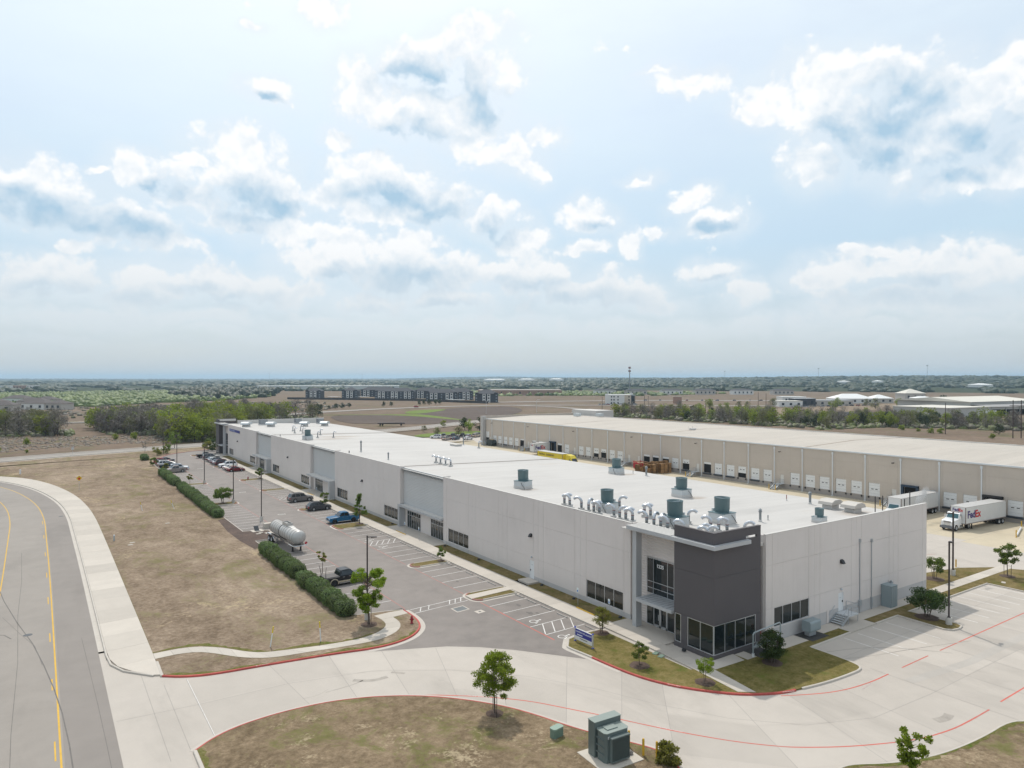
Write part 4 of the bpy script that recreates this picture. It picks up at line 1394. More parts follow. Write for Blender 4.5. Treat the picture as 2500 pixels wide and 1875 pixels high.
# --- corner towers: the near one, and its mirror image at the far end
def corner_tower(fy, far):
    fn = (lambda x, y, z: (x, fy - (y - 44.0), z)) if far else (lambda x, y, z: (x, y, z))

    def P(mb, name, m, parent=wh):
        return xform(mb, fn).obj(name, m, parent)
    X0, X1, Y0, Y1, Z = 52.3, 59.2, 44.0, 48.95, 11.92
    t = 0.25
    # street face: window openings (u along y)
    f = panel(Y1 - Y0, Z, [], [3.32, 7.74], [(0.0, 3.2, .5, 3.28), (4.05, 4.85, .5, 3.28)], 0)
    P(xform(f, lambda u, v, z: (X0 + v, Y0 + u, z)), 'tower_panel', m_dark)
    sd = panel(X1 - X0 - t, Z, [], [3.32, 7.74], [(0.0, 5.9, .5, 3.28), (4.4, 6.1, 10.88, 11.16)], 0)
    P(xform(sd, lambda u, v, z: (X0 + t + u, Y0 + v, z)), 'tower_panel', m_dark)
    P(MB().box(X1 - t, X1, Y0 + t, Y1, 0, 10.2), 'tower_panel', m_dark)
    P(MB().box(X0 + t, X1 - t, Y1 - t, Y1, 0, 10.2), 'tower_panel', m_dark)
    P(MB().box(X0 + t, FX + .27, Y0 + t, 57.0, 10.21, 10.29), 'roof_edge', m_roof)
    P(MB().box(X0 + t + .005, X0 + t + .03, Y0 + t, Y1 - t, 10.2, Z - .02).box(X0 + t, X1 - t, Y0 + t + .005, Y0 + t + .03, 11.18, Z - .02), 'parapet_lining', m_cream)
    P(MB().box(X0 - .03, X0 + t + .05, Y0 - .03, Y1, Z, Z + .06).box(X0 + t + .05, X1, Y0 - .03, Y0 + t + .05, Z, Z + .06), 'parapet_cap', m_dark)

    # corner glazing
    def wfn(f0):
        return lambda u, v, z: fn(*f0(u, v, z))
    window_unit(wh, wfn(lambda u, v, z: (X0 + v - .05, Y0 + u, z)), 0.03, 3.2, .5, 3.28, [1.62], m_glass, None, .06)
    window_unit(wh, wfn(lambda u, v, z: (X0 + v - .05, Y0 + u, z)), 4.05, 4.85, .5, 3.28, 1, m_glass, None, .06)
    window_unit(wh, wfn(lambda u, v, z: (X0 + u, Y0 + v - .05, z)), 0.05, 6.15, .5, 3.28, [1.6, 3.1, 4.62], m_glass, None, .06)
    # entrance between tower and wall
    xe = 54.3
    P(MB().box(xe + .17, xe + .4, Y1 - .1, 57.0, 0, HT - .3), 'entrance_wall', m_wall)
    sb_ = MB()
    for a, b, z0, z1 in ((Y1, 54.75, 7.35, 10.35), (54.75, 56.55, 0.1, 10.35)):
        n = int((z1 - z0) / .28)
        for i in range(n):
            za, zb = z0 + (z1 - z0) * i / n, z0 + (z1 - z0) * (i + 1) / n
            sb_.add([(xe + .15, a, za), (xe + .15, b, za), (xe + .1, b, za + .11), (xe + .1, a, za + .11), (xe + .15, b, zb), (xe + .15, a, zb)], [(0, 1, 2, 3), (3, 2, 4, 5)])
    P(sb_, 'siding', m_wall)
    window_unit(wh, wfn(lambda u, v, z: (xe + v - .05, u, z)), Y1 + .02, 54.75, 3.48, 7.3, [50.85, 51.75, 53.8], m_glass, [4.1, 4.78], .06)
    window_unit(wh, wfn(lambda u, v, z: (xe + v - .05, u, z)), Y1 + .02, 54.75, 0.13, 3.06, [50.75, 51.75, 53.75], m_glass, [2.5], .06, 'storefront')
    for a, b in ((51.78, 52.73), (52.77, 53.72)):
        dfr = MB().box(xe - .05, xe + .03, a, a + .12, .14, 2.45).box(xe - .05, xe + .03, b - .12, b, .14, 2.45).box(xe - .05, xe + .03, a, b, .14, .36).box(xe - .05, xe + .03, a, b, 2.33, 2.46)
        dd = P(dfr, 'door', m_alum)
        P(MB().box(xe - .1, xe - .06, (b - .2) if a < 52 else (a + .14), (b - .14) if a < 52 else (a + .2), .9, 1.5), 'door_handle', m_alum, dd)
    P(MB().box(52.47, 53.27, 54.48, 55.05, 0.1, 10.5), 'column', m_fascia)
    lc = P(MB().box(51.95, xe + .05, 49.0, 54.1, 3.12, 3.42), 'canopy', m_fascia)
    r = MB()
    for i in range(9):
        y = 49.25 + i * .56
        r.box(52.05, xe, y, y + .3, 3.425, 3.47)
    P(r, 'canopy_rib', m_fascia, lc)
    cb = MB().box(51.8, 52.29, 43.5, 55.3, 10.5, 10.86).box(52.29, 57.1, 43.5, 43.98, 10.5, 10.86).box(52.29, 54.3, 49.0, 55.3, 10.52, 10.8)
    uc = P(cb, 'canopy', m_fascia)
    rr = MB()
    for i in range(6):
        x = 51.86 + i * .4
        rr.box(x, x + .26, 49.05, 55.25, 10.87, 10.91)
    P(rr, 'canopy_rib', m_cream, uc)
    return fn


corner_tower(0, False)
corner_tower(266.0, True)
put_text('1225', 0.52, A('white_numeral', (0.8, 0.8, 0.8), 0.6), wh, (54.24, 53.25, 6.45), (0, -1, 0), (0, 0, 1), 0.012, name='house_number')

# --- end wall facing the side parking
js = [59.75, 67.9, 75.85, 83.75, 91.5]
side_wins = [(61.1, 67.0, 1.5, 3.48)]
for a, b in zip(js[:-1], js[1:]):
    w = b - a - .02
    ops = [(p - a, q - a, c, d) for p, q, c, d in side_wins if p < b and q > a]
    if a < 72.8 < b:
        ops.append((72.35 - a, 73.32 - a, 0.95, 3.02))
    mb = panel(w, 10.95, [1.0, w - 1.0], [3.54, 7.86], ops, 1.44)
    xform(mb, side_fn(a + .01)).obj('wall_panel', [m_wall, m_plinth], wh)
MB().box(59.72, 91.53, 43.78, 44.12, 10.95, 11.0).obj('coping', m_cream, wh)
window_unit(wh, side_fn(0), 61.1, 67.0, 1.5, 3.48, 4, m_glass_b)
wall_door(side_fn(0), 72.38, 73.29, 0.97, 2.98)
wall_light(side_fn(0), 72.85, 6.4)
wall_light(side_fn(0), 72.83, 3.4, False, m_steel)
MB().box(59.2, 59.75, 44.6, 44.8, 0, 10.4).obj('notch_wall', m_wall, wh)
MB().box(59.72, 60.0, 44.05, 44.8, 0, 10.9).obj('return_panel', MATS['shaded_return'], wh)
# pipes on the end wall
b = MB()
b.tube([(59.45, 44.55, 8.7), (59.45, 44.4, 8.6), (59.45, 44.3, 8.4), (59.45, 44.3, 0.0)], .11, 8)
pp = b.obj('standpipe', m_rust, wh)
b = MB()
for z in (1.9, 4.5, 7.6):
    b.box(59.25, 59.7, 44.24, 44.4, z, z + .1)
b.obj('pipe_clamp', m_steel, pp)
MB().cyl((59.45, 44.3, 1.0), (59.45, 44.3, 1.5), .15, n=10).obj('pipe_valve', A('red_valve', (0.35, 0.06, 0.03), .6), pp)
for x, zt in ((76.45, 8.25), (78.85, 7.95)):
    b = MB()
    b.cyl((x, 43.72, .1), (x, 43.72, zt), .05, n=8)
    b.box(x - .1, x + .1, 43.6, 43.8, zt - .15, zt + .2)
    b.box(x - .28, x + .14, 43.55, 43.79, 1.0, 1.6) if x < 77 else b.box(x - .09, x + .09, 43.6, 43.79, .4, 1.5)
    b.obj('conduit', m_steel, wh)
MB().box(70.15, 70.5, 43.74, 43.79, .2, 1.55).obj('wall_plate', m_wall, wh)

# --- back wall, far end wall, roof
MB().box(BX - .25, BX, 44.05, 265.8, 0, ROOF_B).obj('dock_side_wall', m_wall, wh)
MB().box(59.5, BX - .26, 265.6, 265.9, 0, 11.3).obj('far_end_wall', m_cream, wh)
r = MB()
y0, y1 = 44.05, 265.6
r.add([(FX + .26, y0, ROOF_F), (BX + .15, y0, ROOF_B), (BX + .15, y1, ROOF_B), (FX + .26, y1, ROOF_F), (FX + .26, y0, ROOF_F - .3), (BX + .15, y0, ROOF_B - .3), (BX + .15, y1, ROOF_B - .3), (FX + .26, y1, ROOF_F - .3)],
      [(0, 1, 2, 3), (4, 7, 6, 5), (1, 5, 6, 2), (0, 4, 5, 1), (2, 6, 7, 3)])
rf = r.obj('roof', m_roof, wh)


def zr(x):
    return ROOF_F + (x - FX - .26) * (ROOF_B - ROOF_F) / (BX + .15 - FX - .26)

for y in (118.3, 204.5):
    mb = MB()
    mb.add([(FX + .3, y - .12, zr(FX + .3) + .1), (BX + .1, y - .12 + .6, zr(BX) + .1), (BX + .1, y + .12 + .6, zr(BX) + .1), (FX + .3, y + .12, zr(FX + .3) + .1), (FX + .3, y - .2, zr(FX + .3)), (BX + .1, y + .4, zr(BX)), (BX + .1, y + .8, zr(BX)), (FX + .3, y + .2, zr(FX + .3))], [(0, 1, 2, 3), (4, 5, 1, 0), (3, 2, 6, 7)])
    mb.obj('expansion_joint', A('seam_strip', (0.34, 0.30, 0.27), 0.8), rf)
MB().box(BX + .15, BX + .3, 44.05, 265.6, ROOF_B - .28, ROOF_B - .02).obj('gutter_edge', m_roof, rf)
# roof drains edge plates at the panel tops
for y in (149.2, 200.0, 99.6):
    MB().box(FX + .3, FX + 1.4, y - .1, y + .15, HT - .05, HT + .08).obj('coping_return', m_cream, wh)
# blue shop sign high on the far wall panel
sg = MB().box(FX - .14, FX - .01, 236.2, 250.2, 8.72, 9.5).obj('wall_sign', A('blue_sign', (0.025, 0.035, 0.22), 0.5), wh)
put_text('COOPERATIVE LAUNDRY', 0.62, A('sign_letter', (0.42, 0.47, 0.62), .6), sg, (FX - .145, 249.6, 8.9), (0, -1, 0), (0, 0, 1), 0.01)

# ================================================================== ROOF EQUIPMENT
m_fanteal = A('teal_fan_paint', (0.105, 0.17, 0.185), 0.45, 0.1, 1.2)
m_curb = A('curb_metal', (0.52, 0.55, 0.56), 0.5, 0.08, 1, metal=0.3)
m_curbw = A('curb_membrane', (0.54, 0.53, 0.51), 0.7)
m_duct = A('bright_duct', (0.55, 0.57, 0.60), 0.3, 0.18, 5, metal=0.8)
m_ductlow = A('dull_duct', (0.24, 0.26, 0.27), 0.4, 0.1, 3, metal=0.6)
m_clamp = A('rust_clamp', (0.20, 0.04, 0.03), 0.6)
m_inner = A('dark_inside', (0.015, 0.02, 0.022), 0.8)

FAN = None
def roof_fan(x, y, s, label, rz=0.0):
    """upblast exhaust fan: membrane curb, box, open windband drum"""
    global FAN
    if FAN is None:
        t = thing('exhaust_fan', label, 'roof fan', (x, y, zr(x)), rz, 'teal drum exhaust fans on the white roof')
        MB().prism([(-1.01, -1.01), (1.01, -1.01), (1.01, 1.01), (-1.01, 1.01)], -.1, .42).obj('roof_curb', m_curbw, t)
        b = MB()
        b.box(-.98, .98, -.98, .98, .42, 1.1)
        b.box(-1.03, 1.03, -1.03, 1.03, 1.1, 1.16, 1)
        b.obj('fan_box', [m_curb, m_fanteal], t)
        d = MB()
        d.lathe([(.72, 1.16), (.74, 1.4), (.78, 1.45), (.80, 2.62), (.83, 2.64), (.83, 2.7), (.79, 2.7), (.77, 2.0), (.6, 1.8), (.02, 1.8)], 28)
        d.obj('windband', m_fanteal, t, True)
        i = MB()
        i.box(-.74, .74, -.015, .015, 2.2, 2.62)
        i.obj('damper', m_curb, t)
        MB().tube([(-.98, -.3, .95), (-1.12, -.45, .7), (-1.1, -.8, .3), (-1.15, -1.0, .02)], .03, 6).obj('conduit', m_black, t)
        MB().box(.99, 1.22, -.25, .2, 1.0, 1.4).obj('motor_cover', m_curb, t)
        FAN = t
        t.scale = (s, s, s)
        return
    o = copy_tree(FAN)
    o.location = (x, y, zr(x))
    o.rotation_euler = (0, 0, rz)
    o.scale = (s, s, s)
    o['label'] = label

roof_fan(57.9, 65.2, .98, 'teal drum fan nearest the street wall, among the curved silver ducts left of the tower')
roof_fan(57.8, 54.0, 1.08, 'teal drum fan just behind the dark corner tower, between curved ducts')
roof_fan(64.6, 53.2, 1.08, 'teal drum fan on a tall curb behind the tower, with a side box', pi / 2)
roof_fan(75.4, 69.2, 1.0, 'teal drum fan standing alone in the middle of the near roof', pi / 2)
roof_fan(85.3, 93.6, 1.0, 'teal drum fan near the dock edge, in front of the red bin')
roof_fan(59.8, 86.0, 1.0, 'teal drum fan alone close to the street parapet, mid roof', 0.4)
roof_fan(75.2, 47.9, 0.62, 'small teal drum fan just behind the end wall parapet', pi)
roof_fan(59.0, 184.5, 1.0, 'teal drum fan far down the roof among thin grey pipes', 0.3)

# curved silver dryer ducts
GOOSE = {}
def gooseneck(x, y, rz, label, s=0.72, group='curved silver ducts clustered by the corner tower', tall=1.0):
    key = round(tall, 2)
    if key not in GOOSE:
        t = thing('gooseneck_duct', label, 'roof duct', (x, y, zr(x)), rz, group)
        MB().box(-.45, .45, -.45, .45, -.05, .42).box(-.5, .5, -.5, .5, .42, .47).obj('duct_curb', m_curbw, t)
        h = 1.25 * tall
        MB().cyl((0, 0, .47), (0, 0, h), .235, n=16).obj('duct_riser', m_ductlow, t, True)
        MB().cyl((0, 0, h - .03), (0, 0, h + .04), .255, n=16).obj('clamp_ring', m_clamp, t)
        R = .72
        b = MB()
        pts = [(0, 0, h), (0, 0, h + .15)] + [(R - R * cos(radians(a)), 0, h + .15 + R * sin(radians(a))) for a in range(18, 145, 18)]
        b.tube(pts, .24, 16, None, False)
        b.obj('duct_bend', m_duct, t, False)
        e = pts[-1]
        f = pts[-2]
        MB().cyl((e[0] - (e[0] - f[0]) * .2, 0, e[2] - (e[2] - f[2]) * .2), e, .2, n=14).obj('duct_mouth', m_inner, t)
        t.scale = (s, s, s)
        GOOSE[key] = t
        return
    o = copy_tree(GOOSE[key])
    o.location = (x, y, zr(x))
    o.rotation_euler = (0, 0, rz)
    o.scale = (s, s, s)
    o['label'] = label
    o['group'] = group

L_, R_ = radians(125), radians(-50)          # mouths turned up-left or right along the roof as in the picture
GN = [(55.5, 70.6, R_, 'curved silver duct at the far end of the cluster, bending away from the street'), (55.4, 69.4, L_, 'leftmost curved silver duct bending to the left along the parapet'),
      (55.4, 67.1, L_, 'curved silver duct standing alone, second from the left end of the cluster'), (55.2, 65.5, radians(20), 'curved silver duct seen end-on in front of the leftmost big fan'),
      (55.0, 64.3, R_, 'short riser duct just in front of the leftmost big fan'), (55.1, 63.4, L_, 'curved silver duct at the near corner of the leftmost big fan'),
      (55.4, 61.2, L_, 'first of four ducts left of the tower canopy, bending left'), (55.1, 59.9, R_, 'second of four ducts left of the tower canopy, bending right'), (55.1, 58.9, R_, 'third of four ducts left of the tower canopy, bending right'), (55.1, 57.8, L_, 'fourth of four ducts, directly above the canopy end'),
      (59.9, 66.4, L_, 'curved silver duct behind the leftmost big fan, half hidden by its drum'), (60.4, 65.7, R_, 'curved silver duct right of the leftmost big fan, bending right'),
      (59.1, 60.0, R_, 'rear duct of the pair between the two big fans, bending right'), (59.2, 59.1, L_, 'front duct of the pair between the two big fans, bending left'),
      (55.5, 56.0, L_, 'first duct above the entrance canopy, bending left'), (55.5, 54.9, radians(15), 'second duct above the entrance canopy, seen end-on'), (55.5, 53.9, radians(15), 'third duct above the entrance canopy, seen end-on'), (55.3, 52.7, L_, 'fourth duct above the entrance canopy, beside the tower parapet'),
      (60.0, 55.6, L_, 'duct half hidden behind the fan next to the tower'), (60.6, 54.6, R_, 'duct right of the fan next to the tower, bending right'),
      (55.2, 50.4, L_, 'duct inside the tower parapet, leftmost of those'), (55.3, 48.2, R_, 'duct inside the tower parapet, second from the left'), (55.0, 47.0, R_, 'duct inside the tower parapet, rear of the middle pair'), (54.6, 46.7, L_, 'duct inside the tower parapet, front of the middle pair'),
      (59.5, 50.5, L_, 'duct behind the tower parapet in front of the tall fan curb, bending left'), (59.7, 49.6, R_, 'duct behind the tower parapet in front of the tall fan curb, bending right'), (60.3, 49.0, L_, 'nearest duct in front of the tall fan curb behind the tower'), (60.5, 46.9, R_, 'rightmost duct, alone behind the right arm of the tower parapet')]
for x, y, rz, lab in GN:
    gooseneck(x, y, rz, lab)
for x, y, rz, lab in ((64.0, 121.6, L_, 'first of four thin grey hooked pipes in a row mid roof'), (63.9, 119.6, L_, 'second of four thin grey hooked pipes in a row mid roof'), (63.8, 117.4, L_, 'third of four thin grey hooked pipes in a row mid roof'), (63.7, 115.2, L_, 'nearest of four thin grey hooked pipes in a row mid roof')):
    gooseneck(x, y, rz, lab, 0.66, 'thin hooked pipes in a row mid roof')
for x, y, lab in ((65.7, 219.9, 'hooked grey pipe far down the roof, furthest left of the far group'), (63.3, 210.0, 'hooked grey pipe on a rusty foot far down the roof'), (67.9, 219.2, 'hooked grey pipe behind the far fan, rear one'), (65.4, 209.0, 'hooked grey pipe just left of the far fan'), (63.8, 190.8, 'hooked grey pipe on a rusty foot right of the far fan'), (68.0, 201.0, 'hooked grey pipe right of the far fan, rear one'), (68.1, 190.3, 'hooked grey pipe beside the brown roof stains'), (89.2, 147.2, 'low hooked grey pipe near the dock edge of the roof')):
    gooseneck(x, y, R_, lab, 0.6, 'hooked grey pipes at the far end of the roof', 1.6)

def vent_pipe(x, y, h, r, label, cap=True, m=m_ductlow, name='vent_pipe'):
    t = thing(name, label, 'roof vent', (x, y, zr(x)), 0, 'vent pipes on the white roof')
    b = MB().cyl((0, 0, -.05), (0, 0, h), r, n=10)
    b.obj('pipe', m, t)
    MB().cyl((0, 0, -.04), (0, 0, .25), r * 1.7, r * 1.1, n=10).obj('flashing', m_curbw, t)
    if cap:
        c = MB().cyl((0, 0, h), (0, 0, h + r * 1.4), r * 1.7, r * .3, n=10)
        c.cyl((0, 0, h - r * 1.6), (0, 0, h - r * .7), r * 1.5, n=10)
        c.obj('rain_cap', m, t)

vent_pipe(59.4, 148.4, 2.3, .16, 'tallest thin vent stack with a pointed cap, mid roof near the street side')
vent_pipe(55.2, 144.6, .7, .1, 'short dark vent stub at the street parapet mid roof', False, m_black)
vent_pipe(58.1, 130.8, 1.3, .13, 'capped vent pipe between the tall stack and the hooked row')
vent_pipe(55.7, 198.2, .6, .1, 'small dark vent stub at the parapet far down the roof', False, m_black)
vent_pipe(69.2, 51.5, 1.35, .14, 'capped grey vent pipe behind the corner tower, right of the tall fan')
vent_pipe(70.9, 51.7, .6, .06, 'thin short pipe beside the capped vent behind the tower', False)
vent_pipe(86.7, 56.6, 1.5, .16, 'capped grey vent pipe near the dock edge beside the domed hoods')
vent_pipe(86.4, 60.0, .8, .05, 'thin red-tipped pipe at the dock edge of the roof', False, m_clamp)
vent_pipe(88.2, 89.1, 1.5, .17, 'grey vent pipe in front of the stacked pallets')
vent_pipe(88.3, 92.5, .6, .05, 'thin short pipe in front of the red bin', False)
vent_pipe(90.8, 157.5, 2.2, .14, 'slim grey pipe at the far dock edge of the roof')

def dome_hood(x, y, label, rz=0.0, s=1.0, m=m_curbw):
    t = thing('relief_hood', label, 'roof hood', (x, y, zr(x)), rz, 'low relief hoods on the white roof')
    MB().box(-.95, .95, -.8, .8, -.05, .55).obj('hood_curb', m_curbw, t)
    b = MB()
    b.box(-1.0, 1.0, -.7, .7, .55, .75, 1)
    prof = [(-1.5, .7), (-1.35, 1.15), (-.7, 1.45), (.7, 1.45), (1.35, 1.15), (1.5, .7)]
    vs = [(px, yy, pz) for yy in (-1.15, 1.15) for px, pz in prof]
    n = len(prof)
    b.add(vs, [(i, i + 1, n + i + 1, n + i) for i in range(n - 1)] + [tuple(range(n)), tuple(range(2 * n - 1, n - 1, -1)), (0, n, 2 * n - 1, n - 1)], 0)
    b.obj('hood_cover', [m, m_inner], t)
    t.scale = (s, s, s)

m_hood = A('tan_hood', (0.47, 0.44, 0.40), 0.6, 0.06, 1.2)
dome_hood(86.0, 53.2, 'tan low hood left of a pair at the dock edge of the near roof', 0.0, .85, m_hood)
dome_hood(86.1, 50.2, 'tan low hood right of a pair at the dock edge of the near roof', 0.0, .85, m_hood)
for x, y, lab in ((57.6, 244.6, 'grey far roof hood nearest the far blue sign'), (65.4, 243.6, 'grey far roof hood beside the air conditioner'), (76.8, 243.6, 'grey far roof hood, third along the far parapet'), (84.3, 244.5, 'grey far roof hood, last along the far parapet')):
    dome_hood(x, y, lab, 0.9, 1.15, m_curb)
for x, y, w_, lab in ((65.6, 254.5, 2.6, 'dark rooftop air conditioner far left by the far parapet'), (79.5, 260, 2.2, 'rooftop air conditioner behind the third far hood'), (87.5, 259, 2.2, 'rooftop air conditioner behind the last far hood')):
    t = thing('rooftop_unit', lab, 'air conditioner', (x, y, zr(x)), 0.0, 'rooftop air conditioners at the far end')
    MB().box(-w_ / 2 - .1, w_ / 2 + .1, -1.1, 1.1, -.05, .45).obj('unit_curb', m_curbw, t)
    MB().box(-w_ / 2, w_ / 2, -1, 1, .45, 1.95).obj('cabinet', A('dark_cabinet', (0.16, 0.17, 0.19), .5), t)
    b = MB()
    for i in range(5):
        b.box(-w_ / 2 + .15, w_ / 2 - .15, -1.03, -1.0, .65 + i * .24, .77 + i * .24)
    b.obj('louvre', m_steel, t)
t = thing('roof_hatch', 'flat tan hatch box near the far dock edge of the roof', 'roof hatch', (87.2, 155.0, zr(87.2)))
MB().box(-.9, .9, -1.4, 1.4, -.05, .35).obj('hatch_curb', m_curbw, t)
MB().box(-1.0, 1.0, -1.5, 1.5, .35, .5).obj('hatch_lid', m_hood, t)

# ================================================================== THINGS ALONG THE END WALL
t = thing('electrical_cabinet', 'tall grey green electrical cabinet against the end wall', 'electrical cabinet', (81.6, 43.2, .13))
MB().box(-.65, .68, -.6, .55, 0, 2.45).obj('cabinet', A('cabinet_paint', (0.25, 0.30, 0.315), .5, .06, 1), t)
b = MB()
for i in range(3):
    b.box(-.62 + i * .44, -.21 + i * .44, -.63, -.605, .08, 2.35)
b.obj('cabinet_door', MATS['cabinet_paint'], t)
MB().box(-.7, .73, -.68, .58, 2.45, 2.5).obj('cabinet_top', MATS['cabinet_paint'], t)
MB().box(.68, .95, -.3, .3, .9, 2.2).tube([(.85, .2, 2.2), (.95, .1, 2.6), (1.1, .3, 2.65), (1.1, .5, 2.4)], .11, 8).obj('meter_box', m_steel, t)
t = thing('backflow_box', 'grey rounded insulated pipe enclosure on legs below the end wall window', 'pipe enclosure', (65.7, 42.7, .126))
b = MB()
prof = [(-.45, .55), (-.5, .7), (-.5, 1.45), (-.42, 1.6), (.42, 1.6), (.5, 1.45), (.5, .7), (.45, .55)]
vs = [(x, y, z) for x in (-.9, .9) for y, z in prof]
n = len(prof)
b.add(vs, [(i, (i + 1) % n, n + (i + 1) % n, n + i) for i in range(n)] + [tuple(range(n)), tuple(range(2 * n - 1, n - 1, -1))])
b.obj('enclosure', MATS['cabinet_paint'], t)
MB().cyl((-.45, 0, 0), (-.45, 0, .55), .12, n=10).cyl((.1, 0, 0), (.1, 0, .55), .12, n=10).box(-.7, .35, -.3, .3, .1, .5).obj('riser_pipe', m_steel, t)
# steel steps with landing
t = thing('metal_steps', 'galvanised steel steps and landing at the end wall door', 'steps', (0, 0, .13))
MB().box(71.9, 73.8, 42.35, 43.75, .74, .86).obj('landing', A('galv_deck', (0.50, 0.52, 0.53), .5, .1, 3), t)
for i in range(4):
    MB().box(70.75 + i * .29, 71.06 + i * .29, 42.4, 43.7, .13 + i * .155, .18 + i * .155).obj('tread', MATS['galv_deck'], t)
b = MB()
for y in (42.35, 43.72):
    b.add([(70.6, y, 0), (70.6, y, .2), (71.9, y, .95), (71.9, y, .62), (70.9, y, 0), (70.6, y + .04, 0), (70.6, y + .04, .2), (71.9, y + .04, .95), (71.9, y + .04, .62), (70.9, y + .04, 0)], [(0, 1, 2, 3, 4), (9, 8, 7, 6, 5), (0, 5, 6, 1), (1, 6, 7, 2), (3, 8, 9, 4)])
b.obj('stringer', m_steel, t)
b = MB()
for x, y in ((73.75, 42.4), (73.75, 43.7), (71.95, 42.4)):
    b.cyl((x, y, 0), (x, y, 1.85), .03, n=6)
for z in (1.35, 1.85):
    b.cyl((73.75, 42.4, z), (73.75, 43.7, z), .028, n=6)
    b.cyl((72.9, 42.4, z), (73.75, 42.4, z), .028, n=6)
b.tube([(70.75, 42.38, .2), (70.75, 42.38, 1.05), (71.95, 42.38, 1.75), (72.5, 42.38, 1.75), (72.5, 42.38, .8)], .03, 6)
b.tube([(70.4, 43.68, .9), (71.5, 43.68, 1.75)], .03, 6)
b.obj('handrail', m_steel, t)
# gas and fire pipework in front of the tower
m_pipe = A('grey_green_pipe', (0.33, 0.375, 0.385), .5, .15, 4)
t = thing('meter_pipework', 'grey green raised pipe frame with valves beside the tower corner', 'pipework', (0, 0, 0))
b = MB()
b.tube([(56.1, 42.5, .1), (56.1, 42.5, 2.2), (56.25, 42.5, 2.35), (60.7, 42.9, 2.35), (60.85, 42.9, 2.2), (60.85, 42.9, .1)], .07, 8)
b.obj('upper_pipe', m_pipe, t)
b = MB()
b.tube([(56.1, 42.5, .95), (57.4, 42.6, .95), (58.7, 42.7, .95), (60.85, 42.9, .95)], .1, 8)
b.obj('lower_pipe', m_pipe, t)
for x in (56.7, 57.9, 58.6, 59.4, 60.2):
    vb = MB().cyl((x, 42.55 + (x - 56.1) * .085, .95), (x + .16, 42.56 + (x - 56.1) * .085, .95), .2, n=10)
    vb.cyl((x + .08, 42.55 + (x - 56.1) * .085, .95), (x + .08, 42.55 + (x - 56.1) * .085, 1.35), .05, n=6)
    vb.obj('valve', m_pipe, t)
MB().cyl((56.1, 42.5, .1), (56.1, 42.5, .42), .13, n=10).obj('pipe_foot', m_doorw, t)
MB().box(59.5, 59.75, 42.75, 42.95, 1.25, 1.65).obj('gas_meter', A('orange_tag', (0.5, 0.25, 0.12), .6), t)

# ================================================================== THE SECOND BUILDING WITH ITS DOCKS
m_tan = A('tan_concrete', (0.51, 0.45, 0.39), 0.88, 0.06, 0.2, 0.1, streak=.16, col2=(0.47, 0.415, 0.36), bscale=25)
m_tanlow = A('tan_plinth', (0.33, 0.30, 0.275), 0.9, 0.08, 0.4)
m_spout = A('downspout_paint', (0.63, 0.65, 0.66), 0.5, 0.04, 1)
m_dockdoor = A('dock_door_white', (0.72, 0.725, 0.72), 0.5, 0.03, 0.8)
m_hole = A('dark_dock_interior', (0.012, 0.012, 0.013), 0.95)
m_leveller = A('dock_leveller', (0.05, 0.065, 0.085), 0.6, 0.2, 3)
DX, DH, PITCH = 148.4, 10.1, 7.55
dk = thing('dock_building', 'long tan warehouse with a row of white dock doors and a cream roof', 'warehouse')
YB = [61.1 + PITCH * k for k in range(-9, 24)]
SK = [bpy.data.meshes.new('x') for _ in ()]


def dock_fn(u, v, z):
    return (DX + v, u, z)

m_panels = None
STAIR_BAYS = {}
def shared_dock_door(parent, y0, state, wins=True):
    """sectional door 2.5 m wide, sill at 1.2 m; state = how far it is rolled up (0 shut, 1 open)"""
    o = place(door_mesh[0], 'dock_door', parent, (DX, y0, 0))
    if state > 0.02:
        o.location.z = state * 2.75
    if wins:
        for wy in (.55, 1.45):
            place(door_mesh[1], 'door_window', o, (0, wy, 0))
    return o

db = MB()
for i in range(5):
    db.box(.1, .14, .02, 2.48, 1.22 + i * .565, 1.22 + i * .565 + .545)
door_mesh = [db.mesh('dock_door', m_dockdoor), MB().box(.085, .1, 0, .5, 2.62, 2.78).mesh('door_window', m_black)]
bump_mesh = MB().box(-.12, 0, 0, .3, .75, 1.15).mesh('dock_bumper', m_black)
lev_mesh = MB().add([(-.35, -.1, .95), (-.35, 2.6, .95), (0, 2.6, .75), (0, -.1, .75), (-.4, 0, 1.18), (-.4, 2.5, 1.18), (0, 2.6, 1.18), (0, -.1, 1.18)], [(0, 3, 2, 1), (4, 5, 6, 7), (0, 1, 5, 4), (0, 4, 7, 3), (1, 2, 6, 5)]).mesh('dock_leveller', m_leveller)
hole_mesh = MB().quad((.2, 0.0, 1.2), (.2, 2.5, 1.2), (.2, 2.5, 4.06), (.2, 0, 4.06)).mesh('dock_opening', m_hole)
spout_mesh = MB().box(-.16, 0, -.11, .11, .2, 9.75).box(-.2, -.01, -.19, .19, 9.3, 9.85).box(-.4, -.02, -.2, .2, 0.0, .1).mesh('downspout', m_spout)
light_mesh = MB().box(-.5, 0, -.05, .05, 8.75, 8.85).box(-.8, -.45, -.18, .18, 8.68, 8.86).mesh('dock_light', m_bronze)

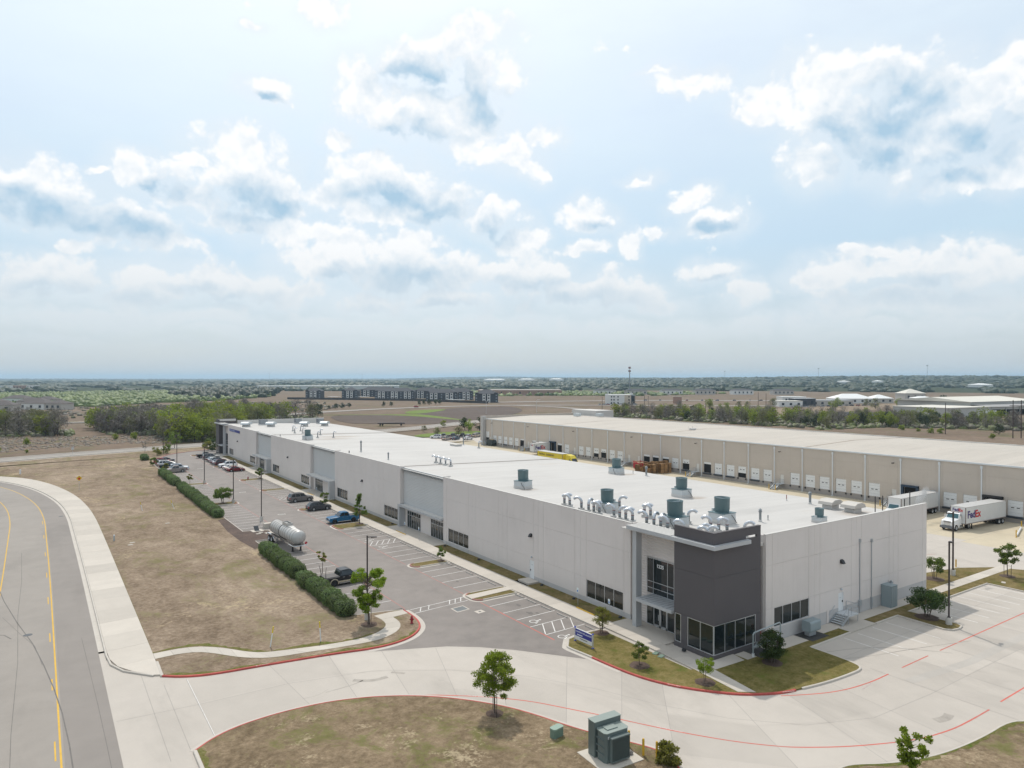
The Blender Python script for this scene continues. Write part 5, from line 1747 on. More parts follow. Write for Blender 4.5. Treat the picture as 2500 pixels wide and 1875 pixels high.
# what is seen in each bay: (door near: state, leveller), (door far: state, leveller) or 'stairs'
OPENQ = {}
random.seed(3)
BAYS = {61.1: ((0, 0), (0, 1)), 53.55: ((0, 1), ('truck', 0)), 68.65: ((0, 0), ('shelter', 0)), 76.2: ('man', (0, 0)), 83.75: ((0, 0), (0, 0)), 91.3: ((0, 0), (0, 0)), 98.85: ((0, 0), 'man'), 106.4: ((0, 0), (0, 1)), 113.95: ((.42, 0), (0, 1)), 121.5: ((0, 1), (.85, 1)), 129.05: ('man', (.55, 1)), 136.6: ((0, 0), (.8, 0)), 144.15: ((.75, 0), (.8, 0)), 151.7: ('man', 'man2'), 159.25: ((0, 0), (0, 0)), 166.8: ((.5, 0), (.35, 0)), 174.35: ((0, 0), (0, 0)), 181.9: ('man', (0, 1)), 189.45: ((.8, 1), ('shelter', 0)), 197.0: ((0, 0), (.85, 0)), 204.55: ((.85, 0), 'man'), 212.1: ((.9, 0), (0, 0)), 219.65: ((0, 0), (0, 1)), 227.2: ((0, 0), (0, 0)), 234.75: ('man', ('drive', 0))}
for y0 in YB:
    if y0 > 241:
        continue
    key = min(BAYS, key=lambda q: abs(q - y0))
    spec = BAYS[key] if abs(key - y0) < 1 else ((0, 0), (0, 0))
    w = PITCH - .02
    if y0 > 234:
        w = 241 - y0
    ops, doors = [], []
    for k, sp in enumerate(spec):
        u = 0.75 if k == 0 else 4.35
        if sp in ('man', 'man2'):
            uu = .9 if k == 0 else 5.0
            doors.append(('man', uu, 0))
            ops.append((uu, uu + .95, 1.2, 3.3))
            continue
        z1 = 4.06
        if sp[0] == 'drive':
            u, z1 = 2.2, 5.3
        ops.append((u, u + 2.5, 1.2, z1))
        doors.append((sp[0], u, sp[1]))
    pb = panel(w, DH, [.62, w - .6], [4.45, 8.0], ops, 1.15, 0.3, 0.04, 0.03)
    po = xform(pb, lambda u, v, z: (DX + v, y0 + .01 + u, z)).obj('wall_panel', [m_tan, m_tanlow], dk)
    for st, u, lev in doors:
        if st == 'man':
            MB().box(DX + .05, DX + .1, y0 + u + .02, y0 + u + .94, 1.2, 3.28).obj('man_door', A('tan_white_door', (.62, .6, .56), .6), dk)
            continue
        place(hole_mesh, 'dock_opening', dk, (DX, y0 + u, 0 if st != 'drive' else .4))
        if st == 'drive':
            o = shared_dock_door(dk, y0 + u, 0.62, False)
            continue
        if st in ('truck', 'shelter'):
            sh = MB().box(-.5, 0, -.45, 0, 1.1, 4.45).box(-.5, 0, 2.5, 2.95, 1.1, 4.45).box(-.55, 0, -.45, 2.95, 4.12, 4.5)
            sh.obj('dock_shelter', m_black if st == 'truck' else A('blue_shelter', (.03, .05, .08), .8), dk, loc=(DX, y0 + u, 0))
            continue
        # a door rolled up shows only its lower part below the head of the opening
        if st > 0:
            keep = max(1, int(round(5 * (1 - st))))
            b = MB()
            for i in range(keep):
                z = 4.05 - (keep - i) * .565
                b.box(.1, .14, .02, 2.48, z, z + .545)
            o = b.obj('dock_door', m_dockdoor, dk, loc=(DX, y0 + u, 0))
            if keep >= 2:
                for wy in (.55, 1.45):
                    place(door_mesh[1], 'door_window', o, (0, wy, 4.05 - .565 * 1.6 - 2.62))
        else:
            shared_dock_door(dk, y0 + u, 0)
        if lev:
            place(lev_mesh, 'dock_leveller', dk, (DX, y0 + u, 0))
        else:
            place(bump_mesh, 'dock_bumper', dk, (DX, y0 + u - .1, 0))
            place(bump_mesh, 'dock_bumper', dk, (DX, y0 + u + 2.3, 0))
    if y0 > 52:
        place(spout_mesh, 'downspout', dk, (DX, y0, 0))
for y in (77.6, 104.7, 130.8, 155.7, 183.5, 209.8, 234.6):
    place(light_mesh, 'dock_light', dk, (DX, y, 0))
MB().box(DX - .22, DX + .1, -8, 241, DH - .02, DH + .28).obj('eaves_gutter', m_spout, dk)
rb = MB()
rb.add([(DX + .1, -8, DH + .12), (171, -8, DH + .75), (194.5, -8, DH + .2), (DX + .1, 241, DH + .12), (171, 241, DH + .75), (194.5, 241, DH + .2)], [(0, 1, 4, 3), (1, 2, 5, 4)])
dr = rb.obj('roof', m_roof2, dk)
MB().box(194.5, 194.8, -8, 242, DH - .3, DH + .42).box(194.2, 194.5, -8, 241, DH + .21, DH + .4).obj('rear_parapet', m_cream, dk)
MB().box(194.2, 194.5, -8, 242, 0, DH - .31).obj('rear_wall', m_tan, dk)
MB().box(147.0, 194.5, 241.0, 241.4, 0, 11.3).box(146.9, 194.6, 240.95, 241.45, 11.3, 11.36).obj('end_wall', m_tan, dk)
MB().box(147.0, 148.3, 239.4, 240.99, 0, 11.3).obj('end_pier', A('grey_pier', (.42, .41, .40), .85), dk)
for ya in (49.5, 98.9, 146.6, 194.9):
    b = MB()
    b.add([(DX + .2, ya - .1, DH + .17), (171, ya + .15, DH + .8), (194.2, ya + .4, DH + .25), (194.2, ya + .75, DH + .25), (171, ya + .5, DH + .8), (DX + .2, ya + .25, DH + .17)], [(0, 1, 4, 5), (1, 2, 3, 4)])
    b.obj('expansion_joint', A('tan_seam', (.36, .28, .21), .85), dr)
MB().box(196.0, 206, 228, 244, 0, 12.6).obj('corner_block', m_cream, dk)
for x, y in ((186, 228), (193, 222)):
    b = MB().box(-1, 1, -1.4, 1.4, .3, 1.5)
    o = b.obj('rooftop_unit', m_curb, None, loc=(x, y, DH + .3))
    tag(o, 'grey air conditioner at the %s end of the cream dock roof' % ('far left' if x < 190 else 'far right'), 'air conditioner')
t = thing('roof_hatch', 'white railed hatch on the cream dock roof', 'roof hatch', (165.5, 147.5, DH + .6))
MB().box(-.7, .7, -.7, .7, 0, .5).obj('hatch_box', m_curbw, t)
b = MB()
for x in (-.9, .9):
    for y in (-.9, .9):
        b.cyl((x, y, -.2), (x, y, 1.1), .04, n=6)
b.obj('hatch_rail', m_curbw, t)

# dock stairs with rails and bollards
def dock_stairs(y, label, flip=1):
    t = thing('dock_steps', label, 'steps', (DX - .05, y, 0), 0, 'steel steps along the docks')
    m = MATS['galv_deck']
    MB().box(-1.7, 0, -.7, .7, 1.1, 1.2).obj('landing', m, t)
    for i in range(6):
        MB().box(-3.6 + i * .31, -3.28 + i * .31, -.6, .6, .16 + i * .17, .2 + i * .17).obj('tread', m, t)
    b = MB()
    for yy in (-.65, .65):
        b.add([(-3.7, yy, 0), (-3.7, yy, .25), (-1.7, yy, 1.3), (-1.7, yy, 1.0), (-3.3, yy, 0), (-3.7, yy + .05, 0), (-3.7, yy + .05, .25), (-1.7, yy + .05, 1.3), (-1.7, yy + .05, 1.0), (-3.3, yy + .05, 0)], [(0, 1, 2, 3, 4), (9, 8, 7, 6, 5), (1, 6, 7, 2), (0, 5, 6, 1)])
    b.obj('stringer', m_steel, t)
    b = MB()
    for yy in (-.65, .65):
        b.tube([(-3.6, yy, .2), (-3.6, yy, 1.1), (-1.7, yy, 2.2), (-.1, yy, 2.2)], .03, 6)
        b.tube([(-3.6, yy, .7), (-1.7, yy, 1.7), (-.1, yy, 1.7)], .025, 6)
        for x in (-1.7, -.9, -.1):
            b.cyl((x, yy, 0 if x < -1 else 1.1), (x, yy, 2.2), .03, n=6)
    b.obj('handrail', m_steel, t)

for y, l in ((77.2, 'steel dock steps partly behind the plain white trailer'), (104.3, 'steel dock steps left of the white doors in front of the near roof'), (130.4, 'steel dock steps just right of the stacked pallets'), (157.0, 'steel dock steps behind the red open bin'), (183.2, 'steel dock steps right of the yellow truck'), (209.6, 'steel dock steps left of the far parked logo trailer'), (236.2, 'steel dock steps at the far end of the docks')):
    dock_stairs(y, l)


# ================================================================== VEHICLES
m_paint = bpy.data.materials.new('car_paint')
m_paint.use_nodes = True
_w = NT(m_paint.node_tree)
_o = _w.n('ShaderNodeOutputMaterial')
_b = _w.n('ShaderNodeBsdfPrincipled')
_w.t.links.new(_b.outputs[0], _o.inputs[0])
_b.inputs['Roughness'].default_value = 0.32
_b.inputs['Specular IOR Level'].default_value = 0.35
_b.inputs['Coat Weight'].default_value = 0.2
_b.inputs['Coat Roughness'].default_value = 0.08
_w.put(_b.inputs['Base Color'], _w.n('ShaderNodeObjectInfo').outputs['Color'])
m_carglass = A('car_glass', (0.018, 0.022, 0.026), 0.06, spec=0.7)
m_tyre = A('tyre_rubber', (0.018, 0.018, 0.019), 0.85)
m_rim = A('alloy_rim', (0.52, 0.53, 0.54), 0.35, metal=0.6)
m_rimdark = A('dark_rim', (0.03, 0.03, 0.032), 0.4)
m_trim = A('black_trim', (0.022, 0.022, 0.024), 0.6)
m_tail = A('red_tail_lamp', (0.38, 0.015, 0.015), 0.3)
m_head = A('clear_head_lamp', (0.6, 0.62, 0.64), 0.2)
m_chrome = A('chrome', (0.7, 0.71, 0.72), 0.15, metal=0.9)
m_plate = A('number_plate', (0.62, 0.62, 0.60), 0.5)

# L, W, H, belt, hood height, wheel radius, front axle x, rear axle x, cabin (windscreen base, roof front, roof rear, rear base)
KIND = {
    'sedan': (4.85, 1.83, 1.45, .93, .92, .33, 1.45, -1.35, (1.15, .35, -1.15, -1.85), 1.0),
    'hatch': (4.35, 1.78, 1.50, .95, .94, .32, 1.35, -1.25, (1.1, .35, -1.55, -2.05), 0.97),
    'crossover': (4.70, 1.90, 1.66, 1.02, 1.02, .37, 1.45, -1.3, (1.1, .35, -1.7, -2.2), 1.05),
    'suv': (5.15, 2.0, 1.86, 1.16, 1.14, .41, 1.62, -1.45, (1.15, .5, -2.1, -2.45), 1.15),
    'pickup': (5.85, 2.03, 1.93, 1.2, 1.16, .42, 1.95, -1.7, (1.2, .55, -.75, -1.0), 1.15),
}
WHEELS = {}


def wheel_meshes(r, dark):
    k = (round(r, 2), dark)
    if k not in WHEELS:
        t = MB()
        t.lathe([(r * .62, -.11), (r * .95, -.115), (r, -.08), (r, .08), (r * .95, .115), (r * .62, .11)], 20, None, (0, 0, 0), 'y')
        # lathe 'y' maps the profile height to y
        d = MB()
        d.lathe([(.001, .06), (r * .2, .075), (r * .24, .05)], 12, None, (0, 0, 0), 'y')
        d.lathe([(r * .52, .06), (r * .63, .105), (r * .66, .1), (r * .62, -.1)], 20, None, (0, 0, 0), 'y')
        d.lathe([(.001, -.02), (r * .6, -.02)], 16, 1, (0, 0, 0), 'y')
        for i in range(6):
            a = i * pi / 3
            c, s = cos(a), sin(a)
            w_ = r * .1
            d.add([(c * r * .15 - s * w_, .06, s * r * .15 + c * w_), (c * r * .15 + s * w_, .06, s * r * .15 - c * w_), (c * r * .58 + s * w_, .085, s * r * .58 - c * w_), (c * r * .58 - s * w_, .085, s * r * .58 + c * w_)], [(0, 1, 2, 3)])
        WHEELS[k] = (t.mesh('wheel', m_tyre, True), d.mesh('rim', [m_rimdark if dark else m_rim, m_trim]))
    return WHEELS[k]


def add_wheel(parent, x, y, r, dark=False, wide=1.0):
    tm, rm = wheel_meshes(r, dark)
    o = place(tm, 'wheel', parent, (x, y, r), 0 if y > 0 else pi)
    o.scale = (1, wide, 1)
    place(rm, 'rim', o)
    return o


CARS = {}


def car(kind, label, loc, rz, color, cat=None, group='cars parked in the street side lot', dark_rims=False, two_tone=None, open_bed=True):
    ck = (kind, dark_rims, two_tone is not None, open_bed)
    if ck in CARS:
        o = copy_tree(CARS[ck])
        o.location = loc
        o.rotation_euler = (0, 0, rz)
        tag(o, label, cat or 'car', group)
    else:
        L, W, H, belt, hood, r, xf, xr, (w0, w1, w2, w3), boot = KIND[kind]
        o = thing({'pickup': 'pickup_truck', 'suv': 'suv', 'crossover': 'crossover_car', 'sedan': 'sedan_car', 'hatch': 'hatchback_car'}[kind], label, cat or 'car', loc, rz, group)
        hl, hw = L / 2, W / 2
        # lower body outline (x, z), counter-clockwise from the rear bottom, wheel arches cut in
        def arch(cx):
            ra = r + .07
            return [(cx + ra * cos(radians(a)), max(.24, r + ra * sin(radians(a)))) for a in range(200, -21, -20)]
        zb = .26 if kind != 'pickup' else .36
        low = [(-hl + .08, zb + .12), (-hl + .35, zb)] + [(x, z) for x, z in arch(xr)] + [(xr + r + .3, zb)] + [(xf - r - .3, zb)] + arch(xf) + [(hl - .3, zb), (hl - .03, zb + .12)]
        if kind in ('sedan', 'hatch'):
            up = [(hl, .55), (hl - .1, .68), (hl - .45, hood - .14), (w0 + .1, hood)] + [(w3 + .05, boot), (-hl + .12, boot - .05), (-hl, .72)]
        elif kind == 'pickup':
            up = [(hl, .75), (hl - .05, 1.0), (hl - .3, hood - .04), (w0 + .1, hood + .03)] + [(w3 + .02, belt), (-hl + .03, belt), (-hl, .7)]
        else:
            up = [(hl, .62), (hl - .06, .85), (hl - .35, hood - .06), (w0 + .1, hood + .02)] + [(w3, boot), (-hl + .05, boot - .06), (-hl, .7)]
        prof = low + up
        n = len(prof)
        cx = sum(p[0] for p in prof) / n
        b = MB()

        def ring(y, sx, dz):
            return [(x * sx, y, z - (dz if z > .8 else 0)) for x, z in prof]
        vs = ring(-hw, .985, .05) + ring(-hw + .11, 1.0, 0) + ring(hw - .11, 1.0, 0) + ring(hw, .985, .05)
        fs = [tuple(range(n))] + [tuple(range(4 * n - 1, 3 * n - 1, -1))]
        for k in range(3):
            for i in range(n):
                fs.append((k * n + i, k * n + (i + 1) % n, (k + 1) * n + (i + 1) % n, (k + 1) * n + i))
        b.add(vs, fs)
        # cabin
        hb, ht = hw - .07, hw - .27
        zt = H
        zbelt = belt if kind == 'pickup' else max(hood, boot) - .04
        cab = [(w0, zbelt), (w1, zt - .05), (w1 - .35, zt), (w2 + .3, zt), (w2, zt - .04), (w3, zbelt)]
        m_ = len(cab)

        def cring(s):
            return [(x, s * (hb + (ht - hb) * (z - zbelt) / (zt - zbelt)), z) for x, z in cab]
        b.add(cring(-1) + cring(1), [tuple(range(m_)), tuple(range(2 * m_ - 1, m_ - 1, -1))] + [(i, i + 1, m_ + i + 1, m_ + i) for i in range(m_ - 1)])
        if kind == 'pickup' and open_bed:
            pass
        bo = b.obj('body', m_paint, o)
        if kind == 'pickup':
            if open_bed:
                c = MB().box(-hl + .12, w3 - .1, -hw + .17, hw - .17, belt - .3, belt + .006)
                c.obj('cargo_bed', m_trim, o)
                b2 = MB().box(-hl + .1, w3 - .06, hw - .16, hw - .06, belt, belt + .05).box(-hl + .1, w3 - .06, -hw + .06, -hw + .16, belt, belt + .05).box(-hl + .03, -hl + .11, -hw + .06, hw - .06, belt, belt + .05)
                b2.obj('bed_rail', m_paint, o)
            else:
                MB().box(-hl + .06, w3 - .04, -hw + .1, hw - .1, belt, belt + .05).obj('bed_cover', A('bed_cover_vinyl', (.12, .11, .105), .8), o)
        # arches and sills dark inside
        MB().box(xr - r - .05, xr + r + .05, -hw + .15, hw - .15, .2, r * 2 + .04).box(xf - r - .05, xf + r + .05, -hw + .15, hw - .15, .2, r * 2 + .04).box(xr, xf, -hw + .12, hw - .12, .2, zb + .02).obj('underbody', m_trim, o)

        # glass: quads set just proud of the cabin
        def cabpt(x, z, s, e=.012):
            return (x, s * (hb + (ht - hb) * (z - zbelt) / (zt - zbelt) + e), z)

        def lerp(p, q, t):
            return tuple(p[i] + (q[i] - p[i]) * t for i in range(len(p)))
        for s in (-1, 1):
            zb0, zt0 = zbelt + .07, zt - .12
            tt = lambda z: (z - zbelt) / (zt - .05 - zbelt)
            xa = w0 + (w1 - w0) * tt(zb0) - .14
            xa2 = w0 + (w1 - w0) * tt(zt0) - .10
            xd = w3 + (w2 - w3) * tt(zb0) + .14
            xd2 = w3 + (w2 - w3) * tt(zt0) + .12
            cuts = [0, .47, 1.0] if kind in ('sedan', 'pickup', 'hatch') else [0, .36, .7, 1.0]
            for a_, b_ in zip(cuts[:-1], cuts[1:]):
                g = .018
                q = [cabpt(xa + (xd - xa) * (a_ + g), zb0, s), cabpt(xa + (xd - xa) * (b_ - g), zb0, s), cabpt(xa2 + (xd2 - xa2) * (b_ - g), zt0, s), cabpt(xa2 + (xd2 - xa2) * (a_ + g), zt0, s)]
                MB().quad(*q).obj('side_window', m_carglass, o)
            MB().cbox((w0 - .12, s * (hw + .08), zbelt + .1), (.14, .2, .14)).obj('mirror', m_paint if kind != 'pickup' else m_chrome, o)
            for hx in (.35, -.62):
                if kind == 'pickup' and hx < 0:
                    hx = -.45
                MB().box(hx - .1, hx + .1, min(s * (hw - .01), s * (hw + .035)), max(s * (hw - .01), s * (hw + .035)), zbelt - .14, zbelt - .1).obj('door_handle', m_paint if kind != 'pickup' else m_chrome, o)
            # door gaps
            gb_ = MB()
            for gx in ((w0 - .15, -.1, -1.05) if kind != 'pickup' else (w0 - .1, .12, w3 + .08)):
                gb_.box(gx - .012, gx + .012, min(s * (hw - .02), s * (hw + .004)), max(s * (hw - .02), s * (hw + .004)), zb + .1, zbelt - .05)
            gb_.obj('door_gap', m_trim, o)
            MB().box(hl - .30, hl - .02, min(s * (hw - .5), s * (hw - .03)), max(s * (hw - .5), s * (hw - .03)), hood - .36, hood - .16).obj('headlight', m_head, o)
            zt_ = (boot if kind != 'pickup' else belt) - .12
            MB().box(-hl - .02, -hl + .16, min(s * (hw - .3), s * (hw - .0)), max(s * (hw - .3), s * (hw + .006)), zt_ - .3, zt_).obj('taillight', m_tail, o)
            for x_ in (xf, xr):
                add_wheel(o, x_, s * (hw - .1), r, dark_rims, 1.0 if kind != 'pickup' else 1.2)
        e = .012
        nx, nz = (zt - .05 - zbelt), (w0 - w1)
        nl = hypot(nx, nz)
        ox, oz = nx / nl * e, nz / nl * e
        wq = []
        for t_, ins in ((.08, .1), (.9, .06)):
            x_, z_ = w0 + (w1 - w0) * t_, zbelt + (zt - .05 - zbelt) * t_
            y_ = hb + (ht - hb) * (z_ - zbelt) / (zt - zbelt) - ins
            wq += [(x_ + ox, -y_, z_ + oz), (x_ + ox, y_, z_ + oz)] if t_ < .5 else [(x_ + ox, y_, z_ + oz), (x_ + ox, -y_, z_ + oz)]
        MB().quad(*wq).obj('windscreen', m_carglass, o)
        nx, nz = (zt - .04 - zbelt), (w2 - w3)
        nl = hypot(nx, nz)
        ox, oz = -nx / nl * e, nz / nl * e
        wq = []
        for t_, ins in ((.12, .12), (.88, .08)):
            x_, z_ = w3 + (w2 - w3) * t_, zbelt + (zt - .04 - zbelt) * t_
            y_ = hb + (ht - hb) * (z_ - zbelt) / (zt - zbelt) - ins
            wq += [(x_ + ox, y_, z_ + oz), (x_ + ox, -y_, z_ + oz)] if t_ < .5 else [(x_ + ox, -y_, z_ + oz), (x_ + ox, y_, z_ + oz)]
        MB().quad(*wq).obj('rear_window', m_carglass, o)
        MB().box(hl - .06, hl + .02, -hw + .55, hw - .55, hood - .42, hood - .18).obj('grille', m_trim, o)
        MB().box(hl - .1, hl + .05, -hw + .12, hw - .12, zb + .08, zb + .26).box(-hl - .06, -hl + .1, -hw + .12, hw - .12, zb + .1, zb + .28).obj('bumper', m_trim if kind != 'pickup' else m_chrome, o)
        MB().box(-hl - .025, -hl, -.2, .2, .72, .84).obj('number_plate', m_plate, o)
        if kind in ('suv', 'crossover'):
            for s in (-1, 1):
                MB().box(w2 + .3, w1 - .4, s * (ht - .1) - .02, s * (ht - .1) + .02, zt - .02, zt + .05).obj('roof_rack', m_trim, o)
        if kind == 'suv' or kind == 'pickup':
            for s in (-1, 1):
                MB().box(xr + r + .2, xf - r - .2, s * hw - .055, s * hw + .055, zb - .02, zb + .04).obj('side_step', m_chrome if kind == 'pickup' else m_trim, o)
        if two_tone:
            mt = A('sand_trim', two_tone, 0.4)
            b = MB()
            for s in (-1, 1):
                for x_ in (xf, xr):
                    pts = [(x_ + (r + .11) * cos(radians(a)), s * (hw + .01), r + (r + .11) * sin(radians(a))) for a in range(-15, 196, 15)]
                    b.tube(pts, .065, 6)
                y0_, y1_ = sorted((s * (hw - .02), s * (hw + .012)))
                b.box(xr + r + .15, xf - r - .15, y0_, y1_, zb + .1, zb + .3)
                b.box(xf + r + .12, hl - .05, y0_, y1_, zb + .05, zb + .36)
            b.obj('sand_trim', mt, o)
        CARS[ck] = o
    for c in o.children:
        c.color = (*color, 1)
    return o


TO_BLDG, FROM_BLDG = 0.0, pi
car('pickup', 'black crew cab pickup with sand coloured lower trim beside the hedge', (32.75, 87.65, 0), 0.03, (0.008, 0.009, 0.013), 'pickup truck', 'pickups in the street side lot', True, (0.42, 0.36, 0.26), False)
bp = CARS[('pickup', True, True, False)]
b = MB()
for y, dx in ((.8, -.25), (-.8, .12)):
    b.tube([(-2.75, y, 1.2), (-2.8 + dx * .3, y, 2.0), (-2.8 + dx, y, 2.6)], [.045, .03, .02], 6)
b.obj('bed_whip', m_trim, bp)
car('pickup', 'bright blue crew cab pickup backed in beside the tree island', (46.5, 125.0, 0), pi, (0.012, 0.115, 0.245), 'pickup truck', 'pickups in the street side lot', True)
car('crossover', 'dark grey crossover parked between the blue pickup and the grey SUV', (46.75, 139.3, 0), 0, (0.055, 0.058, 0.066), 'car')
car('suv', 'large bronze grey SUV parked facing the third entrance', (46.7, 151.1, 0), 0.05, (0.155, 0.145, 0.145), 'suv')
# far row against the building
FAR_ROW = [('sedan', 209.9, 0, (0.16, 0.008, 0.016), 'dark red sedan at the near end of the far row by the building'),
           ('sedan', 212.7, 0, (0.52, 0.46, 0.37), 'beige sedan right behind the dark red sedan'), ('sedan', 215.5, 0, (0.72, 0.73, 0.74), 'white sedan behind the beige sedan'),
           ('suv', 220.9, pi, (0.72, 0.73, 0.74), 'large white SUV facing the lane with black rear windows'), ('suv', 226.3, 0, (0.055, 0.01, 0.018), 'dark maroon SUV just beyond the large white SUV'),
           ('sedan', 229.1, 0, (0.33, 0.36, 0.40), 'silver blue sedan beyond the maroon SUV'), ('sedan', 231.8, 0, (0.03, 0.034, 0.075), 'navy blue sedan in the middle of the far row'),
           ('crossover', 234.6, 0, (0.09, 0.10, 0.115), 'slate grey crossover beyond the navy sedan'), ('hatch', 237.3, 0, (0.7, 0.71, 0.72), 'white hatchback in the far part of the building row'),
           ('sedan', 240, 0, (0.05, 0.055, 0.06), 'charcoal sedan between the white hatchback and the grey SUV'), ('suv', 246.2, 0, (0.17, 0.175, 0.185), 'grey SUV next to the black pickup at the far end'),
           ]
for k, y, rz, c, lab in FAR_ROW:
    car(k, lab, (46.6 + random.uniform(-.25, .25), y, 0), rz, c)
car('pickup', 'black pickup at the far end of the building row', (46.2, 251.4, 0), 0, (0.01, 0.01, 0.012), 'pickup truck', 'pickups in the street side lot', False)
LEFT_ROW = [('pickup', 217.0, pi, (0.25, 0.22, 0.205), 'tan grey pickup at the near end of the hedge side row', 'pickup truck'), ('suv', 221.6, 0, (0.55, 0.6, 0.66), 'pale blue SUV behind the tan grey pickup', 'suv'),
            ('pickup', 227.4, 0, (0.025, 0.045, 0.05), 'dark green pickup behind the yellow green shrub', 'pickup truck'), ('suv', 233.0, 0, (0.68, 0.69, 0.7), 'white SUV in the hedge side row', 'suv'),
            ('suv', 236.5, 0, (0.12, 0.085, 0.08), 'brown SUV between the white SUV and the red SUV', 'suv'), ('crossover', 242.4, 0, (0.26, 0.012, 0.03), 'bright red crossover at the far end of the hedge side row', 'car'), ('sedan', 246.0, 0, (0.02, 0.022, 0.04), 'dark navy sedan beyond the bright red crossover', 'car')]
for k, y, rz, c, lab, ct in LEFT_ROW:
    car(k, lab, (31.9 + (1.6 if 'blue' in lab or 'navy' in lab else 0), y, 0), rz, c, ct, 'cars parked along the hedge')
# cars behind the dock building's corner
for k, x, y, rz, c, lab in (('suv', 145.0, 275.5, 2.4, (0.7, 0.71, 0.72), 'white SUV alone at the left of the far car park'), ('pickup', 149.3, 276.5, 2.6, (0.05, 0.055, 0.065), 'dark grey pickup second from the left in the far car park'),
                            ('pickup', 153.8, 276.0, 2.6, (0.09, 0.10, 0.11), 'slate pickup third from the left in the far car park'), ('suv', 144.6, 265.2, .5, (0.5, 0.43, 0.37), 'pinkish beige SUV in the front row of the far car park'),
                            ('sedan', 148.7, 264.6, .5, (0.03, 0.06, 0.10), 'dark blue sedan in the front row of the far car park'), ('pickup', 157.4, 273.6, 2.6, (0.02, 0.02, 0.024), 'black pickup in the back row of the far car park'),
                            ('sedan', 153.2, 261.8, .3, (0.68, 0.69, 0.7), 'white sedan near the dock ramp in the far car park'), ('sedan', 160.2, 273.0, .5, (0.4, 0.42, 0.45), 'silver sedan behind the white sedan in the far car park'),
                            ('suv', 163.0, 271.4, .5, (0.42, 0.36, 0.28), 'sandy beige SUV near the corner of the dock building'), ('suv', 166.0, 274.2, .5, (0.06, 0.07, 0.08), 'dark SUV partly hidden by the corner of the dock building')):
    car(k, lab, (x, y, 0), rz, c, None, 'cars in the far car park')
sheet_obj('car_park', [(134, 246.2), (146.5, 246.2), (195, 246.2), (195, 283), (139, 281)], -0.03, m_conc)
b = MB()
b.add([(125, 246.1, 0), (146.9, 242, 0), (146.9, 246.4, 1.2), (128, 249.5, .9), (125, 246.4, 0.0), (146.9, 246.41, 0)], [(0, 1, 2, 3)])
b.box(128, 146.9, 246.0, 246.3, -.1, 1.15)
structure('dock_ramp', b, m_conc_tan)

# ------------------------------------------------------------------ trailers and tractors
m_trailw = A('trailer_white', (0.64, 0.64, 0.635), 0.45, 0.05, 0.8)
m_trailroof = A('trailer_roof', (0.47, 0.46, 0.445), 0.5, 0.08, 0.7)
m_traily = A('trailer_yellow', (0.60, 0.47, 0.025), 0.45, 0.05, 0.8)
m_rail = A('trailer_rail', (0.23, 0.19, 0.175), 0.5)
m_purple = A('purple_letter', (0.055, 0.035, 0.17), .5)
m_redor = A('red_letter', (0.52, 0.022, 0.025), .5)


def trailer(label, loc, rz, L, m, group='trailers in the dock yard', top=4.05, ribs=False):
    """box trailer; its nose is at +x, its doors at -x"""
    t = thing('box_trailer', label, 'trailer', loc, rz, group)
    hw = 1.28
    h = L / 2
    MB().box(-h, h, -hw, hw, 1.15, top - .06).obj('box_body', m, t)
    MB().box(-h - .01, h + .01, -hw - .015, hw + .015, top - .09, top).obj('roof', m_trailroof, t)
    MB().box(-h - .01, h + .01, -hw - .02, hw + .02, 1.05, 1.2).box(h - .09, h + .02, -hw - .02, -hw + .1, 1.2, top - .09).box(h - .09, h + .02, hw - .1, hw + .02, 1.2, top - .09).obj('rail', m_rail, t)
    if ribs:
        b = MB()
        for i in range(20):
            x = -h + .4 + i * (L - .8) / 19
            for s in (-1, 1):
                y0_, y1_ = sorted((s * hw, s * (hw + .025)))
                b.box(x - .05, x + .05, y0_, y1_, 1.22, top - .12)
        b.obj('side_post', m, t)
    MB().box(-h + .1, h - 2.4, -.55, -.4, .85, 1.05).box(-h + .1, h - 2.4, .4, .55, .85, 1.05).box(-h + .2, -h + 3.4, -1.1, 1.1, .55, .8).obj('chassis', m_black, t)
    for x in (-h + 1.1, -h + 2.35):
        for s in (-1, 1):
            add_wheel(t, x, s * 1.08, .5, False, 2.2)
    b = MB()
    for s in (-.75, .75):
        b.box(h - 3.0, h - 2.85, s - .08, s + .08, .08, 1.05).box(h - 3.1, h - 2.75, s - .15, s + .15, .02, .1)
    b.obj('landing_gear', m_black, t)
    MB().box(-h - .02, -h + .1, -1.1, 1.1, .5, .62).box(-h, -h + .08, -.7, -.6, .55, 1.1).box(-h, -h + .08, .6, .7, .55, 1.1).obj('rear_guard', m_black, t)
    return t, h, hw


def logo(t, origin, right, size):
    me = put_text('Fed', size, m_purple, t, origin, right, (0, 0, 1), size * .03, name='logo_lettering')
    w_ = max(v.co.x for v in me.data.vertices)
    r = Vector(right).normalized()
    put_text('Ex', size, m_redor, t, Vector(origin) + r * (w_ + size * .01), right, (0, 0, 1), size * .03, name='logo_lettering')


# the near trailer with its white day cab: nose towards -X, so the trailer is turned by pi
t, h, hw = trailer('long white trailer with purple and red lettering backed to the dock behind a white cab', (140.2, 58.2, 0), pi - .07, 13.4, m_trailw)
logo(t, (h - .5, hw + .03, 2.1), (-1, 0, 0), 1.75)         # the side seen from the camera
logo(t, (h + .03, -.95, 3.2), (0, 1, 0), .72)


